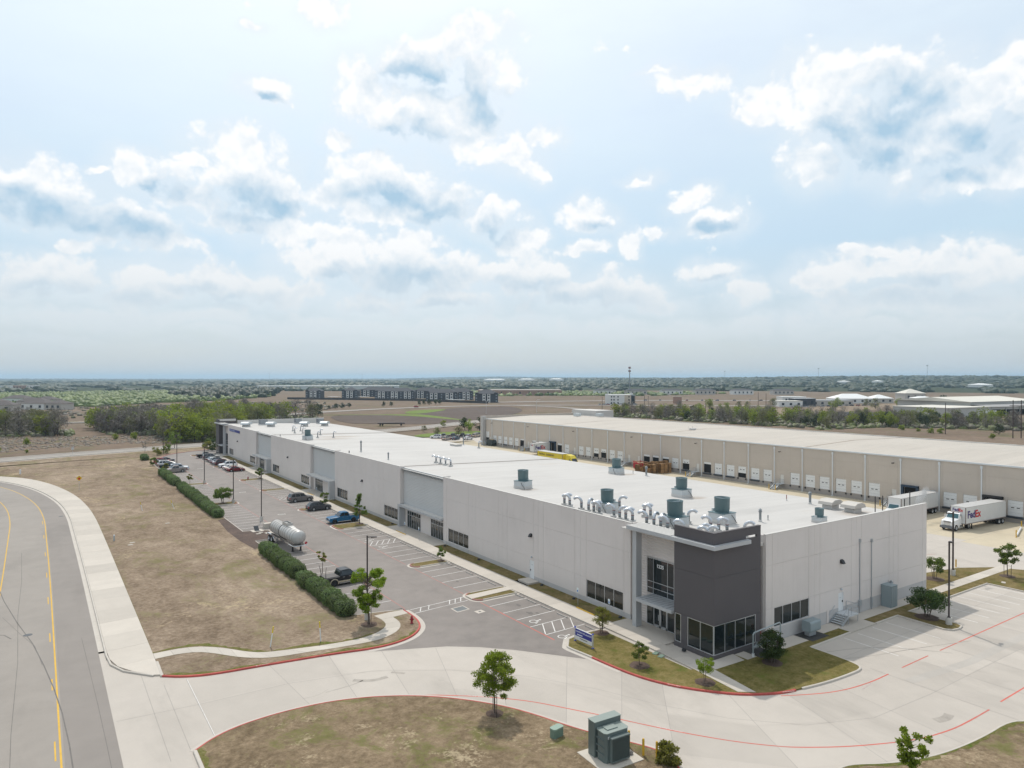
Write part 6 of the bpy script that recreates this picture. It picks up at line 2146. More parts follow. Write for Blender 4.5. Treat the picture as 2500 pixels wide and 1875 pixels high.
def tractor(label, loc, rz, m, group, sleeper=False):
    """road tractor, its bonnet towards +x"""
    o = thing('truck_tractor', label, 'truck', loc, rz, group)
    b = MB()
    if sleeper:
        prof = [(-1.6, .95), (2.9, .6), (3.05, 1.3), (2.95, 1.75), (1.6, 2.05), (1.05, 3.0), (.3, 3.75), (-1.6, 4.0)]
    else:
        prof = [(-.55, .95), (.9, .95), (1.0, .62), (2.75, .62), (2.9, 1.0), (2.85, 1.62), (2.6, 1.75), (1.15, 1.98), (.78, 2.82), (.55, 2.95), (-.5, 2.95), (-.55, 2.8)]
    n = len(prof)

    def wd(x, z):
        return (1.12 if x < 1.1 else 1.12 - .17 * (x - 1.1) / 1.8) - (.1 * max(0, z - 2.0))
    vs = [(x, -wd(x, z), z) for x, z in prof] + [(x, wd(x, z), z) for x, z in prof]
    b.add(vs, [tuple(range(n)), tuple(range(2 * n - 1, n - 1, -1))] + [(i, (i + 1) % n, n + (i + 1) % n, n + i) for i in range(n)])
    b.obj('cab', m, o)
    f = MB()
    for s in (-1, 1):                                  # front wings
        pts = [(2.0 + .68 * cos(radians(a)), s * 1.02, .52 + .68 * sin(radians(a))) for a in range(0, 181, 20)]
        f.tube(pts, .14, 6)
        f.box(1.5, 2.6, min(s * .9, s * 1.16), max(s * .9, s * 1.16), 1.1, 1.32)
    f.obj('wing', m, o)
    if sleeper:
        MB().quad((1.62, -.95, 2.12), (1.62, .95, 2.12), (1.1, .85, 2.98), (1.1, -.85, 2.98)).obj('windscreen', m_carglass, o)
    else:
        MB().quad((1.155, -.95, 2.06), (1.155, .95, 2.06), (.835, .88, 2.78), (.835, -.88, 2.78)).obj('windscreen', A('blue_green_glass', (0.05, 0.12, 0.14), .08), o)
    for s in (-1, 1):
        MB().quad((.85, s * 1.12, 2.0), (.1, s * 1.12, 2.0), (.15, s * 1.06, 2.72), (.6, s * 1.06, 2.72)).obj('side_window', m_carglass, o)
        b = MB().box(.95, 1.05, s * 1.3 - .1, s * 1.3 + .1, 1.95, 2.5).tube([(.8, s * 1.1, 2.6), (1.0, s * 1.3, 2.6), (1.0, s * 1.3, 1.9)], .025, 6)
        b.obj('mirror', m_chrome, o)
        MB().cyl((-.1, s * .95, .55), (1.0, s * .95, .55), .28, n=12).obj('fuel_tank', m_chrome, o)
        MB().box(2.72, 2.88, min(s * .7, s * 1.0), max(s * .7, s * 1.0), 1.12, 1.35).obj('headlight', m_head, o)
        add_wheel(o, 2.0, s * 1.0, .52, False, 1.2)
        for x in ((-1.9,) if not sleeper else (-2.6, -3.9)):
            add_wheel(o, x, s * .95, .52, False, 2.3)
    MB().box(-2.9 if not sleeper else -4.6, .9, -.45, .45, .7, .95).box(-2.5, -1.2, -.6, .6, .95, 1.1).obj('chassis', m_black, o)
    MB().box(2.75, 3.02, -1.15, 1.15, .42, .82).obj('bumper', A('grey_bumper', (.14, .15, .17), .5), o)
    g = MB()
    for i in range(9):
        y = -.5 + i * .125
        g.box(2.87, 2.93, y - .03, y + .03, .92, 1.6)
    g.obj('grille', m_chrome, o)
    MB().box(2.84, 2.87, -.6, .6, .88, 1.66).obj('grille_back', m_black, o)
    r_ = MB()
    for y in (-.6, -.25, 0, .25, .6):
        r_.box(.3, .42, y - .06, y + .06, 2.95, 3.02)
    r_.obj('roof_lamp', m_tail if not sleeper else m_head, o)
    MB().cyl((-.7, -.8, 1.0), (-.7, -.8, 2.6), .09, n=8).obj('exhaust', m_chrome, o)
    return o

m_cabw = A('cab_white', (0.74, 0.74, 0.74), .3)
tractor('white day cab truck coupled to the near logo trailer', (133.9, 59.2, 0), pi - .05, m_cabw, 'road tractors in the yard')
t, h, hw = trailer('plain white ribbed trailer backed to the dock behind the end of the near wall', (140.3, 69.6, 0), pi, 14.0, m_trailw, ribs=True)
MB().box(h + .012, h + .03, .2, .9, 1.75, 2.1).obj('orange_placard', A('orange_placard', (.6, .22, .03), .5), t)
tractor('white tractor hidden behind the near wall, coupled to the ribbed trailer', (134.0, 69.6, 0), pi, m_cabw, 'road tractors in the yard')
# far logo trailer (no cab) and the yellow truck in front of it
t, h, hw = trailer('white trailer with purple and red lettering parked at the far docks without a cab', (146.0, 197.6, 0), pi, 9.8, m_trailw)
logo(t, (h - .5, hw + .03, 2.0), (-1, 0, 0), 1.75)
logo(t, (h + .03, -.8, 3.2), (0, 1, 0), .6)
t, h, hw = trailer('yellow trailer with dark lettering parked along the edge of the near roof', (129.7, 170.6, 0), -pi / 2, 12.4, m_traily)
put_text('CENTRAL  TRANSPORT', .75, A('dark_letter', (.06, .05, .03), .6), t, (-h + .6, -hw - .03, 2.95), (1, 0, 0), (0, 0, 1), .012)
tractor('yellow sleeper cab coupled to the yellow trailer', (129.7, 161.6, 0), -pi / 2, m_traily, 'road tractors in the yard', True)
# flat trailer far beyond the roof
t = thing('flat_trailer', 'dark flat trailer standing alone beyond the roof near the ploughed field', 'trailer', (163, 363, 0), -.45)
MB().box(-7.5, 7.5, -1.3, 1.3, 1.1, 1.7).obj('deck', A('dark_deck', (.06, .05, .05), .8), t)
for x in (-6, -4.7, 5.5):
    for s in (-1, 1):
        add_wheel(t, x, s * 1.05, .5, True, 2.0)

# ------------------------------------------------------------------ the tanker trailer by the hedge
m_tank = A('dull_tank', (0.50, 0.485, 0.46), 0.42, 0.1, .7, metal=0.25)
m_band = A('tank_band', (0.22, 0.195, 0.175), .5)
t = thing('tanker_trailer', 'weathered grey tanker trailer with dark bands standing by the hedge', 'tanker trailer', (32.55, 112.0, 0), -pi / 2 + .05)
R = 1.08
zc = 2.25
prof = [(.01, -5.9), (.5, -5.85), (.9, -5.6), (R, -5.25), (R, 5.05), (.92, 5.4), (.5, 5.62), (.01, 5.68)]
b = MB()
b.lathe(prof, 32, None, (0, 0, zc), 'x')
b.obj('tank', m_tank, t, True)
b = MB()
for x in (-5.2, -4.2, -3.3, -2.4, -1.6, .1, .95, 1.8, 2.9, 4.1, 5.0):
    b.lathe([(R - .01, x - .03), (R + .03, x - .03), (R + .03, x + .03), (R - .01, x + .03)], 32, None, (0, 0, zc), 'x')
b.obj('tank_band', m_band, t)
MB().lathe([(R - .01, -.95), (R + .06, -.95), (R + .06, -.83), (R - .01, -.83)], 32, None, (0, 0, zc), 'x').obj('tank_strap', m_black, t)
# spill box with two manholes on top
b = MB()
for s in (-1, 1):
    b.box(-1.0, 1.3, s * .42 - .02, s * .42 + .02, zc + R - .15, zc + R + .42)
b.box(-1.0, -.96, -.42, .42, zc + R - .15, zc + R + .42).box(1.26, 1.3, -.42, .42, zc + R - .1, zc + R + .42)
b.obj('spill_box', m_tank, t)
MB().box(-.96, 1.26, -.4, .4, zc + R - .1, zc + R + .12).obj('spill_floor', m_black, t)
for x in (-.45, .6):
    MB().cyl((x, 0, zc + R + .1), (x, 0, zc + R + .26), .27, n=14).obj('manhole', m_tank, t)
MB().add([(1.3, -.5, zc + R - .2), (3.0, -.35, zc + R - .02), (3.0, .35, zc + R - .02), (1.3, .5, zc + R - .2), (1.3, -.4, zc + R + .1), (2.5, -.3, zc + R + .05), (2.5, .3, zc + R + .05), (1.3, .4, zc + R + .1)], [(4, 5, 6, 7), (0, 1, 5, 4), (3, 7, 6, 2), (1, 2, 6, 5)]).obj('walkway', m_tank, t)
b = MB()
for s in (-1, 1):
    b.box(-6.0, -1.0, s * 1.18 - .09, s * 1.18 + .09, 1.12, 1.28)
    b.tube([(-6.0, s * 1.12, 1.0), (-5.7, s * 1.12, 1.16), (-3.4, s * 1.12, 1.16), (-2.95, s * 1.12, .75)], .11, 8)
b.obj('fender', m_chrome, t)
MB().box(-6.0, 5.0, -.5, -.35, .85, 1.1).box(-6.0, 5.0, .35, .5, .85, 1.1).box(4.2, 5.6, -.9, .9, 1.0, 1.15).obj('chassis', m_band, t)
MB().box(-2.9, -1.9, -1.2, -.75, .5, 1.05).obj('tool_box', m_chrome, t)
for x in (-5.3, -4.05):
    for s in (-1, 1):
        add_wheel(t, x, s * .98, .5, False, 2.2)
b = MB()
for s in (-.62, .62):
    b.box(4.05, 4.25, s - .1, s + .1, .1, 1.0).box(3.95, 4.35, s - .18, s + .18, .02, .1)
b.obj('landing_leg', m_black, t)
b = MB()
b.tube([(3.6, -1.1, .8), (3.8, -1.1, 1.12), (5.6, -1.1, 1.12), (5.75, -1.0, 1.1), (5.75, 1.0, 1.1), (5.6, 1.1, 1.12), (4.6, 1.1, 1.1)], .07, 8)
b.obj('front_frame', m_chrome, t)
MB().cyl((5.5, .3, 1.35), (5.72, .3, 1.35), .22, n=12).cyl((5.5, .3, 1.15), (5.75, .3, 1.15), .06, n=8).obj('outlet_valve', m_band, t)
s_ = .26
MB().add([(5.8, .85 - s_, 1.45), (5.8, .85, 1.45 - s_), (5.8, .85 + s_, 1.45), (5.8, .85, 1.45 + s_), (5.78, .85, 1.1), (5.78, .9, 1.1), (5.78, .9, 1.3), (5.78, .85, 1.3)], [(0, 1, 2, 3), (4, 5, 6, 7)]).obj('hazard_placard', A('red_placard', (.42, .03, .04), .5), t)
MB().cyl((-3, -.7, .02), (-2.2, -.6, .02), .05, n=6).obj('hose', m_black, t)

# ------------------------------------------------------------------ yard objects
t = thing('roll_off_bin', 'red open top roll-off bin filled with boards in the dock yard', 'skip', (144.6, 148.6, 0), 1.05)
b = MB()
for s in (-1, 1):
    b.add([(-3, s * 1.2, .25), (3, s * 1.2, .25), (3.3, s * 1.25, 2.2), (-3.1, s * 1.25, 2.2), (-3, s * 1.12, .25), (3, s * 1.12, .25), (3.2, s * 1.15, 2.2), (-3.0, s * 1.15, 2.2)], [(0, 1, 2, 3), (7, 6, 5, 4), (3, 2, 6, 7)])
b.add([(-3, -1.2, .25), (-3, 1.2, .25), (-3.1, 1.2, 2.2), (-3.1, -1.2, 2.2)], [(0, 1, 2, 3)])
b.add([(3, -1.2, .25), (3, 1.2, .25), (3.3, 1.2, 2.2), (3.3, -1.2, 2.2)], [(0, 1, 2, 3)])
b.box(-3, 3, -1.2, 1.2, .15, .3)
b.obj('bin_shell', A('bin_red', (.40, .014, .03), .5, .12, 1), t)
b = MB()
for i in range(8):
    for s in (-1, 1):
        y0_, y1_ = sorted((s * 1.2, s * 1.3))
        b.box(-2.8 + i * .8, -2.7 + i * .8, y0_, y1_, .3, 2.15)
b.obj('bin_rib', MATS['bin_red'], t)
m_wood = A('pallet_wood', (0.30, 0.175, 0.08), .85, .35, 1.5, obj_var=0.5)
m_board = A('pale_board', (.52, .40, .26), .85, .2, 1.5)
b = MB()
for i in range(14):
    b.cbox((random.uniform(-2.5, 2.5), random.uniform(-.8, .8), random.uniform(1.7, 2.3)), (random.uniform(.8, 2.0), .25, .08), None, random.uniform(0, 3))
b.obj('board_load', m_board, t)
# one pallet: deck boards, stringers; a stack is a thing, every pallet of it a part
pm = MB()
for i in range(6):
    pm.box(-.6, .6, -.5 + i * .182, -.5 + i * .182 + .1, .115, .14)
for y in (-.46, 0, .46):
    pm.box(-.6, .6, y - .03, y + .03, .022, .113)
for y in (-.5, -.05, .4):
    pm.box(-.6, .6, y, y + .1, 0, .02)
pal = pm.mesh('pallet', m_wood)
random.seed(21)
POSW = ['nearest', 'front', 'second', 'third', 'middle', 'rear', 'far', 'edge']
spots = []
for r_ in range(4):
    for c_ in range(6):
        if (r_, c_) in ((3, 0), (0, 5)):
            continue
        spots.append((141.9 + r_ * 1.5 + random.uniform(-.15, .15), 146.6 - c_ * 1.5 + random.uniform(-.2, .2), r_, c_))
rown = ['front row, nearest the near roof', 'second row', 'third row', 'back row, nearest the docks']
coln = ['beside the red bin', 'second from the red bin', 'third from the red bin', 'third from the steel steps', 'second from the steel steps', 'nearest the steel steps']
for x, y, r_, c_ in spots:
    n = random.randint(9, 14) + r_ * 2 + (4 if c_ > 3 else 0)
    t = thing('pallet_stack', 'stack of brown wooden pallets in the %s, %s' % (rown[r_].split(',')[0], coln[c_]), 'pallets', (x, y, 0), random.uniform(-.12, .12), 'stacked wooden pallets by the docks')
    up = c_ in (1, 3) and r_ == 0
    for i in range(n if not up else 6):
        if up:
            o = place(pal, 'pallet', t, (-.4 + i * .16, 0, .6))
            o.rotation_euler = (0, radians(82), 0)
        else:
            place(pal, 'pallet', t, (random.uniform(-.03, .03), random.uniform(-.03, .03), i * .145), random.uniform(-.03, .03))
t = thing('baler_container', 'dark green angular compactor container at the far docks', 'compactor', (149.6 - 2.2, 233.4, 0), pi / 2)
MB().add([(-1.5, -1.2, .2), (2.2, -1.2, .2), (2.2, 1.2, .2), (-1.5, 1.2, .2), (-2.0, -1.2, 1.2), (-1.2, -1.2, 2.3), (1.6, -1.2, 2.5), (2.2, -1.2, 1.4), (-2.0, 1.2, 1.2), (-1.2, 1.2, 2.3), (1.6, 1.2, 2.5), (2.2, 1.2, 1.4)], [(0, 1, 7, 6, 5, 4), (3, 8, 9, 10, 11, 2), (4, 5, 9, 8), (5, 6, 10, 9), (6, 7, 11, 10), (7, 1, 2, 11), (0, 4, 8, 3)]).obj('shell', A('dark_green_steel', (.035, .045, .045), .6, .2, 1), t)
MB().box(-1.0, 1.4, -.5, .5, 2.32, 2.6).obj('cover', m_board, t)
# yellow bollards
bm = MB()
bm.cyl((0, 0, 0), (0, 0, 1.08), .085, n=12)
bm.ball((0, 0, 1.08), .085, 12, 6)
bol = bm.mesh('bollard', A('bollard_yellow', (.62, .37, .025), .55, .1, 3))
for x, y, lab in ((34.95, 37.0, 'yellow steel bollard nearest the transformer, left of three'), (35.0, 35.6, 'yellow steel bollard in the middle of three beside the transformer'), (35.5, 34.8, 'yellow steel bollard behind the shrub, right of three'), (106.2, 46.9, 'yellow bollard at the drive edge beyond the end wall'),
                  (134.8, 50.3, 'yellow bollard at the end of the white pipe rail in the yard'), (143.9, 52.9, 'yellow bollard by the dock beside the white pipe rail'), (144.6, 105.2, 'left yellow bollard at the steps left of the white doors'), (144.7, 103.5, 'right yellow bollard at the steps left of the white doors'), (144.8, 131.5, 'left yellow bollard at the steps right of the pallets'), (145.0, 130.1, 'right yellow bollard at the steps right of the pallets'),
                  (144.5, 78.4, 'yellow bollard beside the plain ribbed trailer'), (145.4, 236.0, 'yellow bollard at the far end steps'), (144.7, 210.7, 'left yellow bollard at the far logo trailer steps'), (145.9, 208.9, 'right yellow bollard at the far logo trailer steps')):
    o = place(bol, 'bollard', None, (x, y, 0.1 if x < 40 else 0))
    o.scale = (1, 1, 1.05 if x < 110 else 1.1)
    tag(o, lab, 'bollard', 'yellow bollards')
t = thing('pipe_rail', 'low white pipe rail lying between bollards in the yard', 'rail', (139.4, 51.6, 0), .28)
MB().cyl((-4, 0, .25), (4, 0, .25), .14, n=10).obj('rail_pipe', m_doorw, t)
MB().box(-3.2, -3.0, -.1, .1, 0, .2).obj('rail_foot', m_steel, t)
MB().box(3.0, 3.2, -.1, .1, 0, .2).obj('rail_foot', m_steel, t)

# ================================================================== STREET FURNITURE
def lamp_post(x, y, h, label, head_az, base=True, group='dark lamp posts on concrete bases'):
    t = thing('lamp_post', label, 'lamp post', (x, y, 0), head_az, group)
    if base:
        MB().cyl((0, 0, -.05), (0, 0, .85), .31, n=18).obj('concrete_base', A('base_concrete', (.52, .50, .46), .9, .1, 2), t)
    MB().cbox((0, 0, .87 if base else .03), (.34, .34, .04)).obj('base_plate', m_bronze, t)
    z0 = .86 if base else 0
    MB().cbox((0, 0, (z0 + h) / 2), (.15, .15, h - z0)).obj('pole', m_bronze, t)
    MB().box(.07, .45, -.04, .04, h - .22, h - .12).obj('arm', m_bronze, t)
    MB().add([(.4, -.17, h - .24), (1.05, -.17, h - .2), (1.05, .17, h - .2), (.4, .17, h - .24), (.4, -.17, h - .1), (1.05, -.17, h - .13), (1.05, .17, h - .13), (.4, .17, h - .1)], [(0, 3, 2, 1), (4, 5, 6, 7), (0, 1, 5, 4), (2, 3, 7, 6), (1, 2, 6, 5), (0, 4, 7, 3)]).obj('lamp_head', m_bronze, t)

lamp_post(29.75, 72.6, 9.3, 'dark lamp post behind the big green tree at the near end of the hedges', -.45)
lamp_post(34.3, 134.4, 9.4, 'dark lamp post rising behind the tanker trailer', -.4)
lamp_post(34.2, 156.6, 9.3, 'dark lamp post on the grass island with the round green tree', -.5)
lamp_post(34.5, 189.6, 9.3, 'dark lamp post on the island beyond the round green tree', -.5)
lamp_post(35.2, 236.5, 9.2, 'dark lamp post beside the pale blue SUV', -.5, False)
lamp_post(36.0, 271.0, 9.0, 'dark lamp post at the far bend of the lot', -.5, False)
lamp_post(80.9, 36.4, 9.0, 'dark lamp post on the tree island of the side parking', .25)
lamp_post(101.5, 45.2, 8.6, 'dark lamp post on the lawn beyond the end wall', pi * .9)
for x, y, h, lab in ((86.6, 47.6, 2.3, 'thin dark roof post above the near wall end, leftmost'), (88.9, 47.9, 2.2, 'thin dark roof post above the near wall end, second'), (90.9, 46.2, 1.9, 'thin dark roof post above the near wall end, third'), (91.0, 45.6, 2.9, 'thin dark roof post above the near wall end, tallest')):
    t = thing('roof_post', lab, 'post', (x, y, zr(x)), 0, 'thin dark roof posts')
    MB().cyl((0, 0, -.1), (0, 0, h), .06, n=8).obj('post', m_black, t)
    MB().box(-.12, .12, -.12, .12, 0, .05).obj('post_foot', m_black, t)

# fire hydrants
def hydrant(x, y, label):
    t = thing('fire_hydrant', label, 'fire hydrant', (x, y, .12), 0, 'red fire hydrants')
    m = A('hydrant_red', (.27, .012, .022), .45, .1, 6)
    MB().lathe([(.19, 0), (.19, .05), (.12, .07), (.12, .5), (.15, .52), (.15, .56), (.125, .58), (.12, .68), (.07, .78), (.03, .8)], 14).obj('barrel', m, t, True)
    MB().cyl((0, 0, .8), (0, 0, .87), .035, n=6).obj('top_nut', m, t)
    for a, r in ((0, .07), (pi, .07), (-pi / 2, .095)):
        MB().cyl((.1 * cos(a), .1 * sin(a), .42), (.23 * cos(a), .23 * sin(a), .42), r, n=10).obj('nozzle_cap', m, t)

hydrant(33.25, 68.8, 'red fire hydrant on the kerb nose near the curved footpath')
hydrant(45.1, 189.9, 'red fire hydrant on the far planted island')
# gas pipeline marker posts
def marker(x, y, label, tilt, h=2.0):
    t = thing('marker_post', label, 'marker post', (x, y, .1), 0, 'white marker posts with yellow tops')
    t.rotation_euler = (tilt * .3, tilt, 0)
    MB().cyl((0, 0, 0), (0, 0, h * .68), .055, n=10).obj('post', m_doorw, t)
    MB().cyl((0, 0, h * .68), (0, 0, h), .058, n=10).obj('yellow_top', A('marker_yellow', (.62, .46, .01), .5), t)

marker(18.8, 70.5, 'white post with yellow top leaning right, nearest the street', .14)
marker(23.4, 69.2, 'white post with yellow top by the footpath, right of the leaning one', -.05)
marker(22.6, 155.4, 'white post with yellow top further up the dead lawn, right one', -.3)
marker(17.1, 157.3, 'white post with yellow top further up the dead lawn, left one', -.2, 1.8)
# signs
t = thing('warning_sign', 'yellow diamond stop-ahead warning sign on the dead lawn', 'road sign', (7.9, 194.2, .1))
t.rotation_euler = (0, 0, .05)
MB().cyl((0, 0, 0), (0, 0, 3.5), .035, n=6).obj('post', m_steel, t)
MB().add([(-.62, -.05, 2.85), (0, -.05, 2.23), (.62, -.05, 2.85), (0, -.05, 3.47), (-.62, -.03, 2.85), (0, -.03, 2.23), (.62, -.03, 2.85), (0, -.03, 3.47)], [(0, 1, 2, 3), (7, 6, 5, 4), (0, 4, 5, 1), (1, 5, 6, 2), (2, 6, 7, 3), (3, 7, 4, 0)]).obj('sign_plate', A('sign_yellow', (.68, .42, .01), .5), t)
MB().add([(.26 * cos(radians(22.5 + 45 * i)), -.06, 2.75 + .26 * sin(radians(22.5 + 45 * i))) for i in range(8)], [tuple(range(8))]).obj('stop_octagon', A('sign_red', (.5, .02, .02), .5), t)
MB().add([(-.1, -.06, 3.1), (.1, -.06, 3.1), (0, -.06, 3.32)], [(0, 1, 2)]).obj('sign_arrow', m_black, t)
t = thing('stop_sign', 'back of a small white sign at the cross road', 'road sign', (9.7, 284.0, 0))
MB().cyl((0, 0, 0), (0, 0, 2.8), .04, n=6).obj('post', m_steel, t)
MB().box(-.4, .4, -.06, -.04, 2.0, 2.9).obj('sign_plate', m_alum, t)
def ada_sign(x, y, label):
    t = thing('parking_sign', label, 'parking sign', (x, y, .1), 0, 'accessible parking signs')
    MB().cyl((0, 0, 0), (0, 0, 2.0), .03, n=6).obj('post', m_steel, t)
    MB().box(-.05, -.035, -.16, .16, 1.5, 2.02).obj('sign_plate', A('sign_white', (.68, .74, .74), .5), t)
    MB().box(-.056, -.051, -.1, .1, 1.56, 1.76).obj('blue_symbol', A('symbol_blue', (.02, .14, .42), .5), t)
for x, y, l in ((52.0, 63.6, 'accessible parking sign before the four pane window near the entrance'), (52.2, 58.4, 'accessible parking sign nearest the corner entrance'), (51.6, 104.0, 'accessible parking sign before the second entrance, right one'), (51.6, 109.3, 'accessible parking sign before the second entrance, left one'), (51.6, 155.0, 'accessible parking sign before the third entrance, right one'), (51.6, 159.6, 'accessible parking sign before the third entrance, left one'), (51.6, 206.2, 'accessible parking sign before the far entrance, right one'), (51.6, 210.5, 'accessible parking sign before the far entrance, left one')):
    ada_sign(x, y, l)
# the blue monument sign
t = thing('monument_sign', 'blue and white monument sign on the corner lawn by the drive', 'sign', (44.75, 53.8, .1), -pi / 2 + .04)
for x in (-1.3, 1.3):
    MB().cbox((x, 0, .68), (.13, .13, 1.36)).obj('sign_post', m_alum, t)
    MB().add([(x - .1, -.1, 1.36), (x + .1, -.1, 1.36), (x + .1, .1, 1.36), (x - .1, .1, 1.36), (x, 0, 1.52)], [(0, 1, 4), (1, 2, 4), (2, 3, 4), (3, 0, 4), (3, 2, 1, 0)]).obj('post_cap', A('cap_blue', (.09, .10, .45), .5), t)
    MB().cbox((x, 0, .04), (.2, .2, .08)).obj('post_foot', MATS['cap_blue'], t)
MB().box(-1.23, 1.23, -.05, .05, .22, 1.34).obj('sign_board', A('board_white', (.66, .66, .64), .5), t)
MB().box(-1.2, 1.2, -.066, -.052, .62, 1.29).obj('blue_panel', A('panel_blue', (.022, .03, .235), .45), t)
put_text('COOPERATIVE LAUNDRY', .205, A('sign_white_letter', (.7, .74, .8), .5), t, (-1.15, -.069, 1.0), (1, 0, 0), (0, 0, 1), .003, ext=.002)
MB().box(-.95, -.15, -.069, -.0665, .74, .83).obj('address_strip', MATS['sign_white_letter'], t)
MB().box(-.55, .55, -.056, -.051, .42, .48).obj('dark_strip', m_black, t)

# transformer on its pad
m_tr = A('transformer_green', (0.105, 0.135, 0.13), .45, .06, 1.2)
m_trt = A('transformer_top', (0.22, 0.26, 0.235), .5, .06, 1.2)
t = thing('transformer', 'large dark green pad mounted transformer with cooling fins', 'transformer', (33.2, 37.0, .16), -.06)
MB().box(-1.9, 1.55, -1.75, 1.35, -.2, 0).obj('concrete_pad', A('pad_concrete', (.52, .47, .40), .9, .06, 1), t)
MB().box(-1.3, 1.0, .12, .85, 0, 2.42).obj('front_cabinet', m_tr, t)
MB().box(-1.33, 1.03, .09, .88, 2.42, 2.46).obj('cabinet_lid', m_trt, t)
tank = []
MB().cbox((-.15, -.42, 1.0), (2.05, 1.05, 2.0), None, 0, .16).obj('tank', m_tr, t)
MB().cbox((-.15, -.4, 2.03), (2.12, 1.1, .05), None, 0, .16).obj('tank_lid', m_trt, t)
MB().box(-.75, .15, -.6, .02, 2.06, 2.12).obj('hatch', m_trt, t)
for z in (.5, 1.0, 1.5):
    MB().box(-1.24, -1.18, -.82, .08, z, z + .06).obj('tank_rib', m_tr, t)
fin = MB().box(-.012, .012, -.34, 0, .22, 1.72).mesh('cooling_fin', m_tr)
for i in range(21):
    place(fin, 'cooling_fin', t, (-.85 + i * .075, -.95, 0))
MB().box(-.9, .7, -1.3, -.94, 1.72, 1.8).box(-.9, .7, -1.3, -.94, .14, .22).obj('fin_header', m_tr, t)
MB().box(-.98, -.8, -.96, -.945, 1.65, 1.82).obj('label_plate', m_plate, t)
t = thing('rock', 'small grey rock on the transformer pad', 'rock', (34.3, 36.2, .16))
b = MB()
b.lathe([(.01, 0), (.2, .02), (.24, .12), (.12, .24), (.01, .26)], 7)
b.obj('stone', A('grey_rock', (.17, .155, .14), .9, .3, 6), t)
t = thing('utility_box', 'small green utility box on the near dead lawn', 'utility box', (31.6, 41.1, .1), .15)
m_ug = A('utility_green', (.14, .21, .165), .55, .08, 2)
MB().cbox((0, 0, .3), (1.0, .55, .6), None, 0, .08).obj('body', m_ug, t)
MB().cbox((0, 0, .66), (1.04, .6, .1), None, 0, .12).obj('lid', A('utility_green_top', (.22, .31, .25), .55), t)
for x, y, l in ((12.4, 127.5, 'white valve box lid on the dead lawn, rear of two'), (12.0, 126.0, 'white valve box lid on the dead lawn, front of two'), (19.4, 141, 'pale stone lid further up the dead lawn'), (49.0, 48.2, 'flat green valve cover in the corner lawn, left one'), (48.9, 47.4, 'flat green valve cover in the corner lawn, right one'), (103.2, 39.9, 'pale valve box lid in the lawn beside the side parking')):
    b = MB().cbox((0, 0, .02), (.75, .45, .05), None, 0, .05)
    o = b.obj('valve_lid', m_walk if 'green' not in l else m_ug, None, loc=(x, y, .12), rz=.3)
    tag(o, l, 'valve box')
t = thing('cable_post', 'short grey green cable marker on the dead lawn near the wide sidewalk', 'marker post', (10.1, 130.6, .1))
MB().cyl((0, 0, 0), (0, 0, .85), .12, n=10).obj('post', m_pipe, t)
MB().cyl((0, 0, .85), (0, 0, 1.0), .14, .1, n=10).obj('cap', m_doorw, t)
t = thing('cable_post', 'short white stub post far up the dead lawn near the street bend', 'marker post', (-4.2, 236, .1))
MB().box(-.2, .2, -.1, .1, 0, 1.3).obj('post', m_doorw, t)
# vault lids beside the tanker
for x, y, w_, d_, l in ((31.2, 125.2, 1.9, 1.7, 'square concrete vault lid left of the tanker wheels'), (32.4, 122.4, 1.1, 1.0, 'smaller concrete vault lid beside the tanker wheels'), (30.8, 122.6, .8, .5, 'small pale paver near the vault lids'), (31.4, 123.4, .7, .5, 'pale paver between the vault lids')):
    b = MB().cbox((0, 0, .04), (w_, d_, .1))
    o = b.obj('vault_lid', m_walk, None, loc=(x, y, .12), rz=.1)
    tag(o, l, 'vault lid')
sheet_obj('mulch_bed', [(29.0, 113.5), (29.2, 118), (32.1, 118.4), (32.9, 119.2), (32.9, 124.4), (32.1, 125.5), (29.2, 125.8), (29.0, 140), (27.6, 139), (26.9, 128), (27.0, 119), (27.6, 112)], .128, m_mulch)
t = thing('open_hatch', 'open steel hatch lid standing up from the square vault', 'hatch', (31.2, 125.2, .2), .2)
MB().add([(-.4, 0, 0), (.4, 0, 0), (.4, .5, .75), (-.4, .5, .75), (-.4, .05, 0), (.4, .05, 0), (.4, .55, .75), (-.4, .55, .75)], [(0, 1, 2, 3), (7, 6, 5, 4), (0, 4, 5, 1), (2, 6, 7, 3), (1, 5, 6, 2), (0, 3, 7, 4)]).obj('hatch_lid', m_iron, t)
MB().box(-.42, .42, -.6, .05, .0, .03).obj('hatch_frame', m_iron, t)
t = thing('concrete_block', 'grey concrete block behind the tanker trailer', 'concrete block', (33.8, 127.5, 0), .05)
MB().box(-.9, .9, -.5, .5, 0, .85).obj('block', m_walk, t)
# small ground spotlights along the walls
sp = MB().cyl((0, 0, 0), (0, 0, .18), .22, .17, n=12)
spm = sp.mesh('ground_light', m_black)
for x, y, l in ((53.1, 57.6, 'black ground light at the corner entrance end of the facade lawn'), (53.0, 65.6, 'black ground light below the four pane window'), (53.1, 72.2, 'black ground light right of the white street door'), (53.0, 87.5, 'black ground light midway along the near facade lawn'), (52.9, 97.6, 'black ground light at the near end of the second entrance'), (53.0, 117.6, 'black ground light beyond the second entrance'), (52.9, 133.4, 'black ground light behind the blue pickup'), (52.9, 147.6, 'black ground light near the third entrance pier'), (52.9, 168.0, 'black ground light beyond the third entrance'), (51.8, 47.2, 'black ground light at the foot of the dark tower'), (85.9, 43.2, 'black ground light beside the electrical cabinet')):
    o = place(spm, 'ground_light', None, (x, y, .1 if x < 60 else .13))
    tag(o, l, 'ground light', 'black ground lights along the walls')


# ================================================================== TREES, SHRUBS, HEDGES
rs = np.random.RandomState(11)


